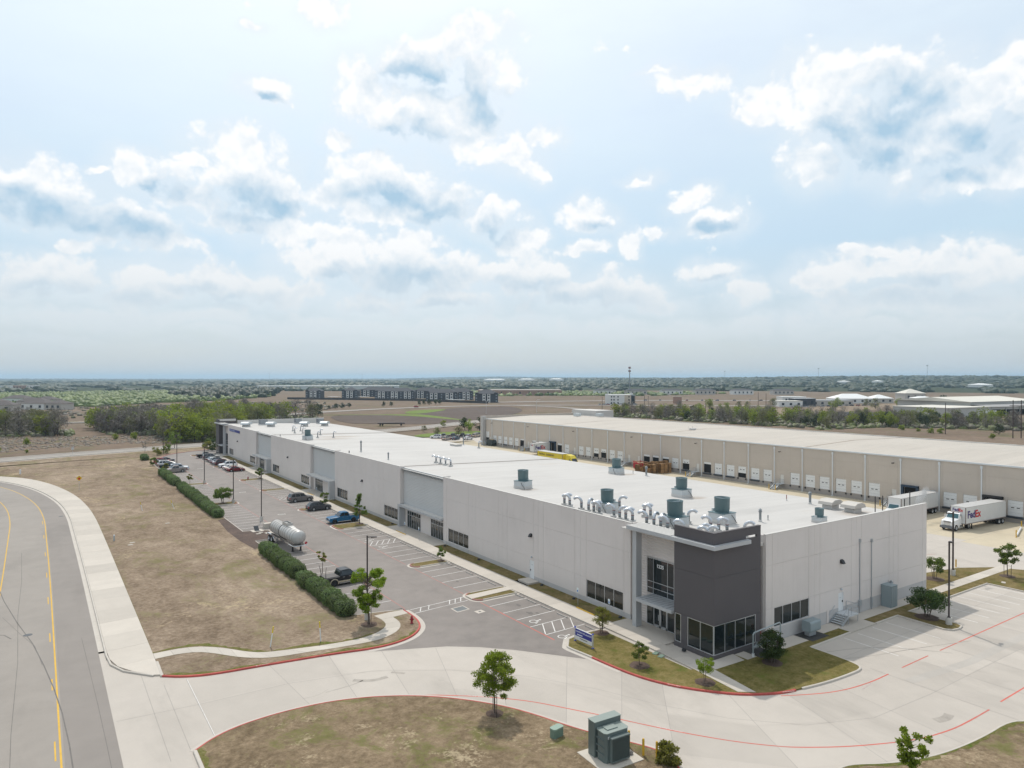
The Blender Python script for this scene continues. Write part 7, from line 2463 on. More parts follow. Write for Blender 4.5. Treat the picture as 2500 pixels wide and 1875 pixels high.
def inside(p, poly):
    x, y = p
    r = False
    for i in range(len(poly)):
        x1, y1 = poly[i]
        x2, y2 = poly[i - 1]
        if (y1 > y) != (y2 > y) and x < (x2 - x1) * (y - y1) / (y2 - y1) + x1:
            r = not r
    return r


m_bark = A('bark', (0.105, 0.08, 0.065), .95, .25, 4)
m_barkd = A('dark_bark', (0.06, 0.045, 0.04), .95, .25, 3)
m_stake = A('dark_stake', (0.03, 0.025, 0.022), .8)
l_bright = leaf_mat('bright_leaves', [(0.06, 0.105, 0.01), (0.13, 0.20, 0.018), (0.22, 0.30, 0.03)], .45, (0.42, 0.55, 0.03))
l_mid = leaf_mat('mid_leaves', [(0.042, 0.07, 0.016), (0.085, 0.125, 0.026), (0.15, 0.19, 0.04)], .4, (0.28, 0.38, 0.05))
l_deep = leaf_mat('deep_leaves', [(0.022, 0.04, 0.014), (0.042, 0.07, 0.022), (0.08, 0.115, 0.03)], .3, (0.13, 0.21, 0.03))
l_olive = leaf_mat('olive_leaves', [(0.08, 0.09, 0.02), (0.15, 0.155, 0.035), (0.24, 0.225, 0.055)], .4, (0.4, 0.42, 0.06))
l_hedge = leaf_mat('hedge_leaves', [(0.07, 0.105, 0.038), (0.125, 0.175, 0.062), (0.19, 0.245, 0.095)], .25, (0.2, 0.3, 0.07))
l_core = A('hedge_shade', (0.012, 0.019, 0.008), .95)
l_spring = leaf_mat('spring_leaves', [(0.085, 0.11, 0.02), (0.15, 0.185, 0.03), (0.23, 0.26, 0.045)], .4, (0.38, 0.46, 0.05))
l_cedar = leaf_mat('cedar_leaves', [(0.022, 0.034, 0.018), (0.04, 0.056, 0.028), (0.065, 0.08, 0.04)], .1)
l_twig = leaf_mat('bare_twigs', [(0.13, 0.112, 0.095), (0.18, 0.157, 0.135), (0.23, 0.205, 0.175)], 0.0)
l_twiggreen = leaf_mat('greening_twigs', [(0.14, 0.122, 0.075), (0.17, 0.165, 0.08), (0.20, 0.21, 0.08)], 0.2, (0.26, 0.3, 0.06))


def leaf_quads(P, size, aspect=0.5, droop=0.0, normals=None, spread=1.0):
    """one rhombic leaf at each point of P (n x 3)"""
    n = len(P)
    d = rs.normal(size=(n, 3))
    if normals is not None:
        d = d * spread + normals
    d /= np.linalg.norm(d, axis=1, keepdims=True)
    a = rs.normal(size=(n, 3))
    a[:, 2] -= droop
    a -= d * (a * d).sum(1, keepdims=True)
    a /= np.linalg.norm(a, axis=1, keepdims=True) + 1e-9
    b = np.cross(d, a)
    s = (size * rs.uniform(.6, 1.25, (n, 1)))
    V = np.stack([P - a * s, P + b * s * aspect, P + a * s, P - b * s * aspect], 1).reshape(-1, 3)
    Fc = np.arange(n * 4).reshape(n, 4)
    return V, Fc


def ball_points(n, c, r, shell=0.5):
    d = rs.normal(size=(n, 3))
    d /= np.linalg.norm(d, axis=1, keepdims=True)
    q = rs.uniform(shell, 1, (n, 1)) ** (1 / 2.0)
    return np.asarray(c) + d * q * np.asarray(r), d


def tree_parts(seed, h, cr, z0, leaves, lsize, clumps, mleaf, shape='oval', multi=1, trunk_r=.07, clump_r=.32, bark=m_bark, droop=.3):
    """trunk with limbs to each clump, and leaves in clumps; returns (trunk mesh, crown mesh)"""
    rnd = random.Random(seed)
    rs.seed(seed)
    tb = MB()
    cl = []
    ch = h - z0
    for i in range(clumps):
        t = (i + .5) / clumps
        z = z0 + ch * (.06 + .92 * rnd.random())
        f = (z - z0) / ch
        if shape == 'oval':
            rr = cr * sqrt(max(.04, 1 - (2 * f - .85) ** 2 / 1.35))
        elif shape == 'vase':
            rr = cr * (.35 + .75 * f if f < .75 else 1.0 - (f - .75) * 1.6)
        elif shape == 'cone':
            rr = cr * (1.08 - f)
        else:
            rr = cr * sqrt(max(.05, 1 - (2 * f - 1) ** 2))
        a = rnd.uniform(0, 2 * pi)
        q = rr * (rnd.uniform(.2, 1) ** .6)
        cl.append((q * cos(a), q * sin(a), z))
    stems = []
    for k in range(multi):
        a = 2 * pi * k / max(multi, 1) + rnd.random()
        bx, by = (.0, .0) if multi == 1 else (.16 * cos(a), .16 * sin(a))
        tx, ty = (rnd.uniform(-.05, .05) * h, rnd.uniform(-.05, .05) * h) if multi == 1 else (cr * .45 * cos(a), cr * .45 * sin(a))
        pts = [(bx + (tx - bx) * f ** 1.2, by + (ty - by) * f ** 1.2, -.1 + (z0 + ch * .72 + .1) * f) for f in (0, .25, .5, .75, 1)]
        tb.tube(pts, [trunk_r * (1.15 - .85 * f) for f in (0, .25, .5, .75, 1)], 7)
        stems.append(pts)
    for c in cl:
        pts = min(stems, key=lambda p: hypot(p[-1][0] - c[0], p[-1][1] - c[1]))
        zz = max(z0 * .85, min(c[2] - .25 * hypot(c[0], c[1]) - .1, pts[-1][2] * .95))
        f = max(0.0, min(1.0, (zz + .1) / (pts[-1][2] + .1)))
        k = min(3, int(f * 4))
        u = f * 4 - k
        s = tuple(pts[k][i] + (pts[k + 1][i] - pts[k][i]) * u for i in range(3))
        m = ((s[0] + c[0]) / 2, (s[1] + c[1]) / 2, (s[2] + c[2]) / 2 + .04 * h)
        tb.tube([s, m, c], [trunk_r * .42, trunk_r * .27, trunk_r * .1], 5)
    per = leaves // clumps
    Ps = []
    for c in cl:
        p, _ = ball_points(per, c, (clump_r * cr * rnd.uniform(.7, 1.3), clump_r * cr * rnd.uniform(.7, 1.3), clump_r * cr * rnd.uniform(.55, .9)), .05)
        Ps.append(p)
    V, Fc = leaf_quads(np.concatenate(Ps), lsize, .5, droop)
    return tb.mesh('trunk', bark), mesh_np('crown', V, Fc, mleaf)


def plant_tree(name, label, cat, x, y, parts, group, rz=0.0, mulch=0.0, z=0.1, stakes=0, s=1.0):
    t = thing(name, label, cat, (x, y, z), rz, group)
    place(parts[0], 'trunk', t)
    place(parts[1], 'crown', t)
    t.scale = (s, s, s)
    if mulch:
        b = MB()
        b.lathe([(mulch, -.12), (mulch * .93, .03), (mulch * .7, .08), (mulch * .3, .1), (.04, .06)], 18)
        b.v = [(vx * (1 + .07 * sin(5 * atan2(vy, vx))), vy * (1 + .06 * cos(3 * atan2(vy, vx))), vz) for vx, vy, vz in b.v]
        b.obj('mulch_ring', m_mulch, t)
    for k in range(stakes):
        a = .9 + k * pi
        b = MB().cyl((.75 * cos(a), .75 * sin(a), 0), (.8 * cos(a), .8 * sin(a), 1.75), .028, n=6)
        b.obj('stake', m_stake, t)
        MB().tube([(.79 * cos(a), .79 * sin(a), 1.5), (.03 * cos(a), .03 * sin(a), 1.45)], .012, 4).obj('stake_tie', m_stake, t)
    return t

YT = 'young planted trees around the building'
plant_tree('street_tree', 'large bright green tree with spreading clumps beside the lamp post and footpath', 'tree', 29.3, 71.0, tree_parts(101, 5.9, 2.45, 1.5, 9500, .10, 52, l_bright, 'vase', 1, .1, .17), YT, 0, .95, .1, 1)
plant_tree('street_tree', 'round bright green young tree between two stakes on the near dead lawn', 'tree', 29.7, 46.6, tree_parts(104, 4.8, 1.6, 1.6, 12000, .075, 70, l_bright, 'oval', 1, .065, .25), YT, .3, .75, .1, 2)
plant_tree('street_tree', 'small round multi stem tree right behind the blue monument sign', 'tree', 48.3, 55.2, tree_parts(105, 2.55, .85, .75, 4200, .06, 30, l_olive, 'round', 3, .04, .38), YT, 0, .85)
plant_tree('street_tree', 'thin small tree on a round mulch mound in the middle of the corner lawn', 'tree', 45.7, 47.0, tree_parts(107, 2.1, .75, .55, 2600, .06, 24, l_mid, 'round', 1, .035, .32), YT, 1, 1.0)
plant_tree('street_tree', 'pair of thin light green crowns on a mulch mound beside the entry walk', 'tree', 47.9, 41.2, tree_parts(109, 2.1, .95, .9, 2400, .06, 20, l_bright, 'vase', 2, .03, .3), YT, 0, .95)
plant_tree('evergreen_shrub', 'dense dark green shrub on the lawn in front of the meter pipes', 'shrub', 56.4, 40.6, tree_parts(111, 2.85, 1.2, .35, 7500, .075, 44, l_deep, 'oval', 4, .04, .36), YT, 0, 1.0)
plant_tree('crape_myrtle', 'wide dark multi stem tree on the tree island beside the lamp post', 'tree', 81.3, 38.8, tree_parts(113, 3.0, 2.1, 1.1, 8000, .085, 44, l_deep, 'round', 5, .045, .3), YT, 0, 1.3)
plant_tree('crape_myrtle', 'small multi stem tree on the lawn behind the end wall corner', 'tree', 97.6, 45.7, tree_parts(115, 2.8, 1.4, .9, 2600, .10, 20, l_mid, 'vase', 4, .035, .3), YT, 0, 1.3)
plant_tree('street_tree', 'staked green tree on the far lawn beyond the side parking', 'tree', 107.0, 40.9, tree_parts(117, 4.2, 1.6, 1.5, 3400, .11, 24, l_mid, 'vase', 1, .06, .27), YT, 0, 1.0, .1, 2)
plant_tree('street_tree', 'bright green young tree top at the bottom right edge', 'tree', 46.9, 23.3, tree_parts(119, 3.6, 1.15, 1.3, 2400, .10, 20, l_bright, 'vase', 1, .05, .27), YT, 2, .8)
plant_tree('shrub', 'leafy light green shrub in front of the right yellow bollard', 'shrub', 35.9, 34.0, tree_parts(121, 1.25, .95, .1, 2200, .11, 20, l_olive, 'oval', 5, .02, .36), YT)
plant_tree('street_tree', 'thin yellowing tree between the black pickup and the tanker', 'tree', 31.9, 93.6, tree_parts(123, 3.9, .85, 1.5, 900, .09, 14, l_olive, 'vase', 1, .045, .26), YT, .4, 0, .0)
plant_tree('street_tree', 'small dark tree on the little island beside the stall row', 'tree', 48.2, 90.1, tree_parts(125, 1.95, .7, .7, 1300, .085, 12, l_mid, 'oval', 1, .04, .36), YT, 0, .6)
plant_tree('street_tree', 'slender green tree on the island beside the blue pickup', 'tree', 48.2, 121.2, tree_parts(127, 5.5, 1.45, 1.5, 2600, .12, 26, l_mid, 'cone', 1, .07, .26), YT, 0, .8)
plant_tree('street_tree', 'small bushy tree on the island behind the dark grey crossover', 'tree', 48.5, 141.0, tree_parts(129, 3.0, 1.05, .8, 1500, .11, 14, l_mid, 'oval', 1, .05, .34), YT, 0, .7)
plant_tree('street_tree', 'round dense green tree on the lamp post island by the hedge', 'tree', 32.2, 157.2, tree_parts(131, 3.1, 1.9, 1.0, 3200, .14, 22, l_mid, 'round', 4, .05, .32, droop=.1), YT, 0, 1.0)
plant_tree('street_tree', 'round green tree on the far hydrant island', 'tree', 48.2, 190.4, tree_parts(133, 2.6, 1.05, .8, 1300, .14, 14, l_mid, 'round', 2, .05, .36), YT, 0, .7)
plant_tree('street_tree', 'small leaning tree on the island before the far hedge', 'tree', 31.2, 190.0, tree_parts(135, 2.4, .8, .9, 900, .13, 10, l_olive, 'round', 1, .05, .34), YT)
plant_tree('shrub', 'yellow green shrub beside the tan grey pickup', 'shrub', 30.4, 223.6, tree_parts(137, 1.8, 1.1, .2, 900, .15, 12, l_olive, 'cone', 2, .03, .34), YT)
plant_tree('shrub', 'dark small shrub at the end of the far hedge row', 'shrub', 28.6, 236.0, tree_parts(139, 2.4, 1.1, .6, 900, .16, 12, l_mid, 'round', 2, .04, .36), YT)
for x, y, k, lab in ((33.6, 266.5, l_olive, 'olive clipped shrub at the far bend, left of the lamp post'), (37.5, 271.5, l_mid, 'dark clipped shrub at the far bend, right of the lamp post'), (51.5, 276, l_olive, 'olive clipped shrub in front of the cross road near the far tower'), (53.2, 287, l_deep, 'upright clipped shrub at the cross road, left of the far tower'), (58.0, 295, l_deep, 'clipped shrub at the cross road nearest the far tower'), (52.5, 272.5, l_deep, 'dark pointed shrub beyond the black pickup')):
    plant_tree('clipped_shrub', lab, 'shrub', x, y, tree_parts(int(x * 7), 3.0, 1.7, .5, 700, .22, 12, k, 'round', 1, .08, .42), 'clipped shrubs at the far bend')
plant_tree('street_tree', 'green tree beside the cross road at the far bend', 'tree', 42.5, 291, tree_parts(141, 6.2, 2.6, 1.5, 900, .26, 18, l_mid, 'oval', 1, .1, .32), YT)
plant_tree('street_tree', 'thin bare sapling on the dead lawn near the cross road', 'tree', 31.2, 279, tree_parts(143, 4.5, 1.4, 1.5, 120, .2, 10, l_twig, 'vase', 1, .06, .3), YT)
plant_tree('street_tree', 'yellowing sapling by the far lamp post', 'tree', 36.6, 268.2, tree_parts(145, 5.0, 1.2, 1.0, 260, .2, 10, l_olive, 'vase', 1, .06, .3), YT)

# hedges: rows of clipped bushes grown together
BUSH = []
for k in range(3):
    rs.seed(300 + k)
    n = 3000
    P, d = ball_points(n, (0, 0, .82), (1.12, 1.22, .86), .9)
    # flattened, boxy sides
    P[:, 0] = np.clip(P[:, 0] * 1.15, -1.02, 1.02)
    P[:, 1] = np.clip(P[:, 1] * 1.15, -1.22, 1.22)
    P[:, 2] = np.clip(.8 + (P[:, 2] - .82) * 1.2, .04, 1.62)
    P += rs.normal(scale=.045, size=P.shape) * (1 + 1.2 * (rs.rand(n, 1) > .93))
    lump = np.sin(P[:, :1] * 3.1 + k) * np.cos(P[:, 1:2] * 2.7 + k * 2)
    P[:, 2:] += .07 * lump
    V, Fc = leaf_quads(P, .095, .45, 0, d, .8)
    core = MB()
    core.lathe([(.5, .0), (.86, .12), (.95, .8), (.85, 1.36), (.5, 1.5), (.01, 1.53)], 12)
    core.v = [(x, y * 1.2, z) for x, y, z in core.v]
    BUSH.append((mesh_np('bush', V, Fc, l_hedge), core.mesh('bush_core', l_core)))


def hedge(x, y0, y1, label, group='clipped hedges along the lot edge', w=1.0):
    t = thing('hedge', label, 'hedge', (x, (y0 + y1) / 2, .1), 0, group)
    n = max(1, int(round((y1 - y0) / 2.15)))
    for i in range(n):
        yy = (i + .5) / n * (y1 - y0) - (y1 - y0) / 2
        k = random.randrange(3)
        o = place(BUSH[k][0], 'bush', t, (random.uniform(-.1, .1), yy, 0), random.choice((0, pi)))
        o.scale = (w * random.uniform(.92, 1.08), random.uniform(1.0, 1.12), random.uniform(.9, 1.1))
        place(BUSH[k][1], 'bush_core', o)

hedge(28.3, 74.6, 91.0, 'clipped green hedge beside the black pickup, nearest of the row')
hedge(28.4, 92.2, 109.6, 'clipped green hedge in front of the tanker trailer')
hedge(28.2, 141.2, 184.4, 'long clipped green hedge beside the empty stalls past the tanker')
hedge(28.1, 188.6, 213.0, 'clipped green hedge leading to the tan grey pickup')
hedge(28.4, 252.0, 259.5, 'short dark hedge at the far end beyond the bright red crossover')

# ---------------------------------------------------------------- woods: a few kinds, each tree a copy with its own trunk and crown
def wood_tree(seed, kind):
    rnd = random.Random(seed)
    rs.seed(seed)
    h = {'green': 10.5, 'dark': 7.5, 'bare': 10.0, 'greening': 9.5, 'scrub': 3.2}[kind] * rnd.uniform(.85, 1.12)
    cr = h * {'green': .47, 'dark': .48, 'bare': .46, 'greening': .46, 'scrub': .6}[kind]
    z0 = h * (.12 if kind != 'scrub' else .02)
    tb = MB()
    tb.tube([(0, 0, -.3), (rnd.uniform(-.2, .2), rnd.uniform(-.2, .2), h * .3), (rnd.uniform(-.5, .5), rnd.uniform(-.5, .5), h * .78)], [.022 * h, .016 * h, .005 * h], 6)
    cl = []
    for i in range(20):
        f = rnd.random()
        z = z0 + (h - z0) * (.12 + .85 * f)
        rr = cr * sqrt(max(.08, 1 - (2 * f - .9) ** 2 / 1.3)) * rnd.uniform(.25, 1)
        a = rnd.uniform(0, 2 * pi)
        c = (rr * cos(a), rr * sin(a), z)
        cl.append(c)
        zz = max(h * .12, z - .5 * rr - .08 * h)
        tb.tube([(0, 0, min(zz, h * .7)), (c[0] * .5, c[1] * .5, (zz + z) / 2 + .2), c], [.008 * h, .005 * h, .002 * h], 4)
    if kind in ('bare', 'greening'):
        Ps = np.concatenate([ball_points(42 if kind == 'bare' else 26, c, (cr * .46, cr * .46, cr * .42), .0)[0] for c in cl])
        V, Fc = leaf_quads(Ps, 1.0, .07, -.9)
        mm = l_twig
        if kind == 'greening':
            P2 = np.concatenate([ball_points(16, c, (cr * .4, cr * .4, cr * .36), .2)[0] for c in cl])
            V2, F2 = leaf_quads(P2, .4, .6)
            V, Fc = np.concatenate([V, V2]), np.concatenate([Fc, F2 + len(V)])
            mm = l_twiggreen
    else:
        n = {'green': 34, 'dark': 36, 'scrub': 24}[kind]
        Ps = np.concatenate([ball_points(n, c, (cr * .38, cr * .38, cr * .34), .3)[0] for c in cl])
        V, Fc = leaf_quads(Ps, {'green': .5, 'dark': .45, 'scrub': .3}[kind], .6)
        mm = {'green': l_spring, 'dark': l_cedar, 'scrub': l_spring}[kind]
    return tb.mesh('trunk', m_barkd), mesh_np('crown', V, Fc, mm)

WOOD = {k: [wood_tree(500 + i * 13 + len(k) * 101, k) for i in range(n)] for k, n in (('green', 4), ('dark', 3), ('bare', 4), ('greening', 4), ('scrub', 3))}
WNAME = {'green': ('leafy_tree', 'tree'), 'dark': ('cedar_tree', 'tree'), 'bare': ('bare_tree', 'tree'), 'greening': ('budding_tree', 'tree'), 'scrub': ('bush', 'bush')}
WDESC = {'green': 'yellow green leafy tree', 'dark': 'dark cedar tree', 'bare': 'bare grey brown tree', 'greening': 'grey budding tree', 'scrub': 'low bright green bush'}


def wood_one(kind, x, y, where, group, s=1.0, label=None):
    tm, cm = random.choice(WOOD[kind])
    t = thing(WNAME[kind][0], label or '%s %s' % (WDESC[kind], where), WNAME[kind][1], (x, y, -.35), random.uniform(0, 6.28), group)
    q = s * random.uniform(.82, 1.15)
    t.scale = (q * random.uniform(.9, 1.12), q * random.uniform(.9, 1.12), q)
    place(tm, 'trunk', t)
    place(cm, 'crown', t)


def wood(poly, n, mix, where, gname, s=1.0, gap=3.6):
    xs, ys = [p[0] for p in poly], [p[1] for p in poly]
    pts, tries = [], 0
    while len(pts) < n and tries < 20000:
        tries += 1
        p = (random.uniform(min(xs), max(xs)), random.uniform(min(ys), max(ys)))
        if inside(p, poly) and all((p[0] - q[0]) ** 2 + (p[1] - q[1]) ** 2 > gap * gap for q in pts):
            pts.append(p)
    kinds = [k for k, w_ in mix for _ in range(w_)]
    key = lambda p: atan2(p[0] * cos(CAM_AZ) - p[1] * sin(CAM_AZ), p[0] * sin(CAM_AZ) + p[1] * cos(CAM_AZ))
    order = sorted(pts, key=key)
    zones = ('left end', 'left middle', 'middle', 'right middle', 'right end')
    for i, p in enumerate(order):
        k = random.choice(kinds)
        seg = order[max(0, i - 6):i + 7]
        near = hypot(*p) < sorted(hypot(*q) for q in seg)[len(seg) // 3 + 1]
        wh_ = '%s, %s, %s' % (where, zones[i * 5 // len(order)], 'front' if near else 'back')
        wood_one(k, p[0], p[1], wh_, '%s, %s, %s' % (gname, {'green': 'leafy', 'dark': 'cedars', 'bare': 'bare', 'greening': 'budding', 'scrub': 'bushes'}[k], wh_[len(where) + 2:]), s)

random.seed(77)
wood([(-75, 392), (-13, 399), (12, 384), (13, 400), (-2, 440), (-75, 450)], 70, (('greening', 5), ('bare', 7), ('green', 1), ('dark', 1)), 'left of the grassy gap', 'trees left of the grassy gap', 1.05, 3.3)
wood([(24, 440), (27, 388), (33, 372), (44, 366), (52, 380), (60, 440), (40, 470)], 62, (('bare', 6), ('greening', 4), ('green', 3)), 'right of the grassy gap', 'trees right of the grassy gap', 1.05, 3.1)
wood([(45, 362), (47, 322), (54, 316), (64, 313), (76, 330), (80, 372), (60, 376)], 44, (('green', 7), ('greening', 3), ('bare', 1)), 'in the clump behind the far tower', 'trees behind the far tower', 1.05, 3.2)
wood([(66, 400), (90, 400), (112, 430), (128, 452), (150, 444), (158, 470), (110, 520), (66, 490)], 62, (('green', 5), ('bare', 5), ('greening', 3), ('dark', 1)), 'beyond the far end of the roof', 'trees beyond the far roof end', 1.05, 4.0)
wood([(330, 372), (336, 300), (337, 214), (374, 209), (395, 184), (412, 153), (432, 120), (470, 150), (450, 220), (420, 280), (395, 330), (350, 385)], 190, (('bare', 6), ('greening', 4), ('green', 5), ('dark', 2)), 'in the belt behind the dock building', 'trees behind the dock building', .76, 3.9)
SC = 'bushes scattered over the dry fields'
for x, y, s, l in ((371, 190, .9, 'low green bush before the tree belt, left of the lone pole'), (361, 171, .8, 'left one of two low green bushes right of the lone pole'), (363, 167.5, .8, 'right one of two low green bushes near the lone pole'), (350, 140, .6, 'small grey green bush near the twin pole frame'), (367, 180, .5, 'faint small bush between the low green bushes'),
                   (28, 352, .8, 'bright green bush on the dry field before the right clump'), (35, 350, .95, 'wider bright green bush right of its neighbour on the dry field'), (-4, 345, .7, 'bright green bush in front of the left clump'), (-12, 318, .5, 'tiny green bush on the dry field left of the white sign'), (-3.5, 306, .4, 'tiny yellow flowering bush by the cross road'), (48, 327, .6, 'small green bush at the foot of the green clump')):
    wood_one('scrub', x, y, '', SC, s, l)
wood_one('dark', 377, 148, '', SC, .55, 'round dark evergreen bush left of the twin pole frame')
RT = 'single round trees on the far fields'
for x, y, k, s, l in ((410, 439, 'dark', .75, 'round dark tree on the field behind the white office block'), (442, 418, 'green', .5, 'small bright tree right of the third pole'), (436, 403, 'bare', .75, 'bare dark tree between the poles'), (475, 405, 'green', .75, 'tall green tree in the middle of the far field'), (490, 406, 'green', .5, 'green tree left of a pair on the far field'), (488, 397, 'green', .68, 'round green tree right of a pair on the far field'), (510, 402, 'greening', .8, 'pale green tree near the shops, left'), (521, 401, 'greening', .72, 'pale green tree near the shops, middle'), (551, 397, 'greening', .95, 'pale grey green tree before the shops'), (472, 417, 'green', .45, 'small green tree behind the far road'), (450, 394, 'green', .5, 'green bush tree on the brown field'),
                      (612, 372, 'green', .7, 'green tree left of the shopping strip'), (640, 360, 'greening', .7, 'green tree in front of the shopping strip'), (560, 345, 'green', .6, 'green tree before the white roofed centre'), (600, 330, 'greening', .8, 'pale tree before the white roofed centre'), (640, 330, 'green', .75, 'green tree right of the white roofed centre'), (655, 300, 'dark', 1.25, 'large dark tree at the left end of the open hangar')):
    wood_one(k, x, y, '', RT, s, l)
PN = 'dark round pines along the far road'
for i, (x, y) in enumerate(((199, 586), (206, 586), (214, 592), (224, 604), (233, 610), (268, 614), (277, 617), (311, 626), (320, 634), (324, 630), (333, 634), (338, 634))):
    wood_one('dark', x, y, '', PN, .62 if i not in (1, 6) else .45, 'dark round pine along the far road, number %s from the left' % ['one', 'two', 'three', 'four', 'five', 'six', 'seven', 'eight', 'nine', 'ten', 'eleven', 'twelve'][i])
LT = 'young trees beyond the far car park'
for x, y, k, s, l in ((183, 316, 'dark', .75, 'dark upright tree left of the dock building corner'), (177, 302, 'green', .5, 'green round tree beside the dark upright tree'), (186, 306, 'dark', .7, 'dark tree cut off by the dock building corner'), (157.5, 277.5, 'greening', .5, 'thin pale tree behind the parked black pickup'), (151.5, 286, 'greening', .4, 'thin pale tree on the green bank left of the car park'), (184, 341, 'green', .45, 'small green tree across the cross road'), (158, 313, 'greening', .4, 'pale dry little tree on the bank near the cross road')):
    wood_one(k, x, y, '', LT, s, l)


# ================================================================== FAR FIELDS, WOODS, HILLS
def gsheet(name, pl, z, m):
    return sheet_obj(name, smooth_line(pl, True, 2), z, m)

gsheet('ploughed_field', [(150, 402), (172, 500), (222, 470), (230, 384), (205, 362), (178, 372), (160, 392)], -.2, g_plough)
gsheet('ploughed_field', [(232, 470), (240, 492), (296, 548), (345, 556), (372, 556), (332, 470), (240, 384), (222, 390)], -.2, g_plough)
gsheet('green_field', [(252, 526), (280, 536), (292, 528), (234, 471), (228, 487)], -.15, g_green)
gsheet('green_verge', [(165, 502), (222, 474), (236, 470), (226, 390), (222, 385), (219, 470), (170, 495)], -.16, g_green)
gsheet('green_bank', [(140, 290), (150, 302), (172, 308), (190, 300), (190, 284), (150, 281)], -.1, g_green)
b = MB()
far_road = smooth_line([(120, 500), (171, 535), (219, 560), (275, 577), (340, 586), (384, 577), (450, 535), (526, 463), (620, 400)], False, 2)
band(b, far_road, 15, -.12)
structure('far_road', b, m_street)
b = MB()
band(b, smooth_line([(384, 577), (400, 520), (383, 456), (352, 420), (330, 399)]), 10, -.11)
structure('far_road', b, m_street)
b = MB()
band(b, smooth_line([(400, 660), (520, 640), (604, 608), (672, 560), (740, 500), (860, 440)]), 22, -.12)
structure('highway', b, m_street)
gsheet('dirt_field', [(430, 330), (470, 400), (598, 376), (700, 400), (760, 380), (640, 330), (520, 310)], -.2, grass_mat('tan_field', [(0.3, (0.17, 0.125, 0.088)), (0.5, (0.24, 0.185, 0.132)), (0.7, (0.30, 0.24, 0.18))], .01, .3))

FW = Vector((sin(CAM_AZ), cos(CAM_AZ)))
RT_ = Vector((cos(CAM_AZ), -sin(CAM_AZ)))


def polar(az, r):
    a = CAM_AZ + radians(az)
    return (r * sin(a), r * cos(a))

# blobs: low-cost bush and tree clumps for masses nobody could count
def dome(nu=6):
    vs = [(0, 0, 1.0)]
    for z, q in ((.72, .68), (.25, 1.0), (-.15, .9)):
        for i in range(nu):
            a = 2 * pi * i / nu + z
            vs.append((q * cos(a), q * sin(a), z))
    fs = [(0, 1 + i, 1 + (i + 1) % nu) for i in range(nu)]
    for k in range(2):
        o = 1 + k * nu
        for i in range(nu):
            j = (i + 1) % nu
            fs += [(o + i, o + nu + i, o + nu + j), (o + i, o + nu + j, o + j)]
    return np.array(vs), np.array(fs)

DV, DF = dome()


def clumps(name, P, R, Hh, m, seed, kind='stuff', jag=.28):
    """P (n x 3) bases, R radii, Hh heights: one object of many bush-like clumps"""
    rr = np.random.RandomState(seed)
    n = len(P)
    k = len(DV)
    jit = 1 + jag * rr.uniform(-1, 1, (n, k, 1))
    V = DV[None] * jit
    a = rr.uniform(0, 2 * pi, n)
    c, s = np.cos(a), np.sin(a)
    X = V[:, :, 0] * c[:, None] - V[:, :, 1] * s[:, None]
    Y = V[:, :, 0] * s[:, None] + V[:, :, 1] * c[:, None]
    out = np.stack([X * R[:, None], Y * R[:, None], V[:, :, 2] * Hh[:, None]], 2) + P[:, None, :]
    Fc = (DF[None] + (np.arange(n) * k)[:, None, None]).reshape(-1, 3)
    o = place(mesh_np(name, out.reshape(-1, 3), Fc, m), name)
    o['kind'] = kind
    return o

c_scrub = leaf_mat('scrub_green', [(0.055, 0.078, 0.022), (0.095, 0.122, 0.032), (0.14, 0.168, 0.048)], 0.0)
c_forest = leaf_mat('forest_green', [(0.014, 0.027, 0.014), (0.024, 0.040, 0.019), (0.04, 0.056, 0.026)], 0.0)
c_under = leaf_mat('undergrowth_brush', [(0.10, 0.088, 0.066), (0.12, 0.11, 0.075), (0.115, 0.13, 0.05), (0.14, 0.165, 0.05)], 0.0)
c_brush = leaf_mat('brown_brush', [(0.075, 0.062, 0.05), (0.105, 0.09, 0.07), (0.11, 0.11, 0.06)], 0.0)


def scatter(poly, n, seed):
    rr = np.random.RandomState(seed)
    xs, ys = [p[0] for p in poly], [p[1] for p in poly]
    out = []
    while len(out) < n:
        p = (rr.uniform(min(xs), max(xs)), rr.uniform(min(ys), max(ys)))
        if inside(p, poly):
            out.append((p[0], p[1], -.4))
    return np.array(out), rr

P, rr = scatter([(-130, 830), (5, 800), (40, 765), (98, 830), (190, 900), (265, 1010), (300, 1100), (270, 1480), (120, 1460), (-160, 1380)], 5200, 1)
clumps('scrub_belt', P, rr.uniform(2.0, 5.5, len(P)), rr.uniform(2.0, 5.5, len(P)), c_scrub, 2)
P, rr = scatter([(180, 900), (265, 1000), (420, 1500), (250, 1500), (150, 1100)], 420, 3)
clumps('dark_wood', P, rr.uniform(4, 8, len(P)), rr.uniform(6, 10.5, len(P)), c_forest, 4)
P, rr = scatter([(430, 900), (640, 860), (760, 760), (980, 800), (760, 1150), (520, 1150)], 900, 5)
clumps('scrub_belt', P, rr.uniform(3, 7, len(P)), rr.uniform(2, 5, len(P)), c_scrub, 6)
P, rr = scatter([(60, 520), (140, 530), (180, 560), (250, 640), (260, 800), (40, 760), (-60, 620), (-80, 520)], 500, 7)
clumps('field_brush', P, rr.uniform(1.0, 2.6, len(P)), rr.uniform(.5, 1.8, len(P)), c_brush, 8)
P, rr = scatter([(-160, 300), (-12, 312), (28, 330), (44, 318), (46, 360), (12, 380), (-14, 395), (-160, 392)], 3800, 9)
clumps('dry_weeds', P, rr.uniform(.3, .9, len(P)), rr.uniform(.15, .5, len(P)), leaf_mat('dry_weed', [(0.15, 0.12, 0.095), (0.21, 0.175, 0.14), (0.20, 0.185, 0.10)], 0.0), 10)
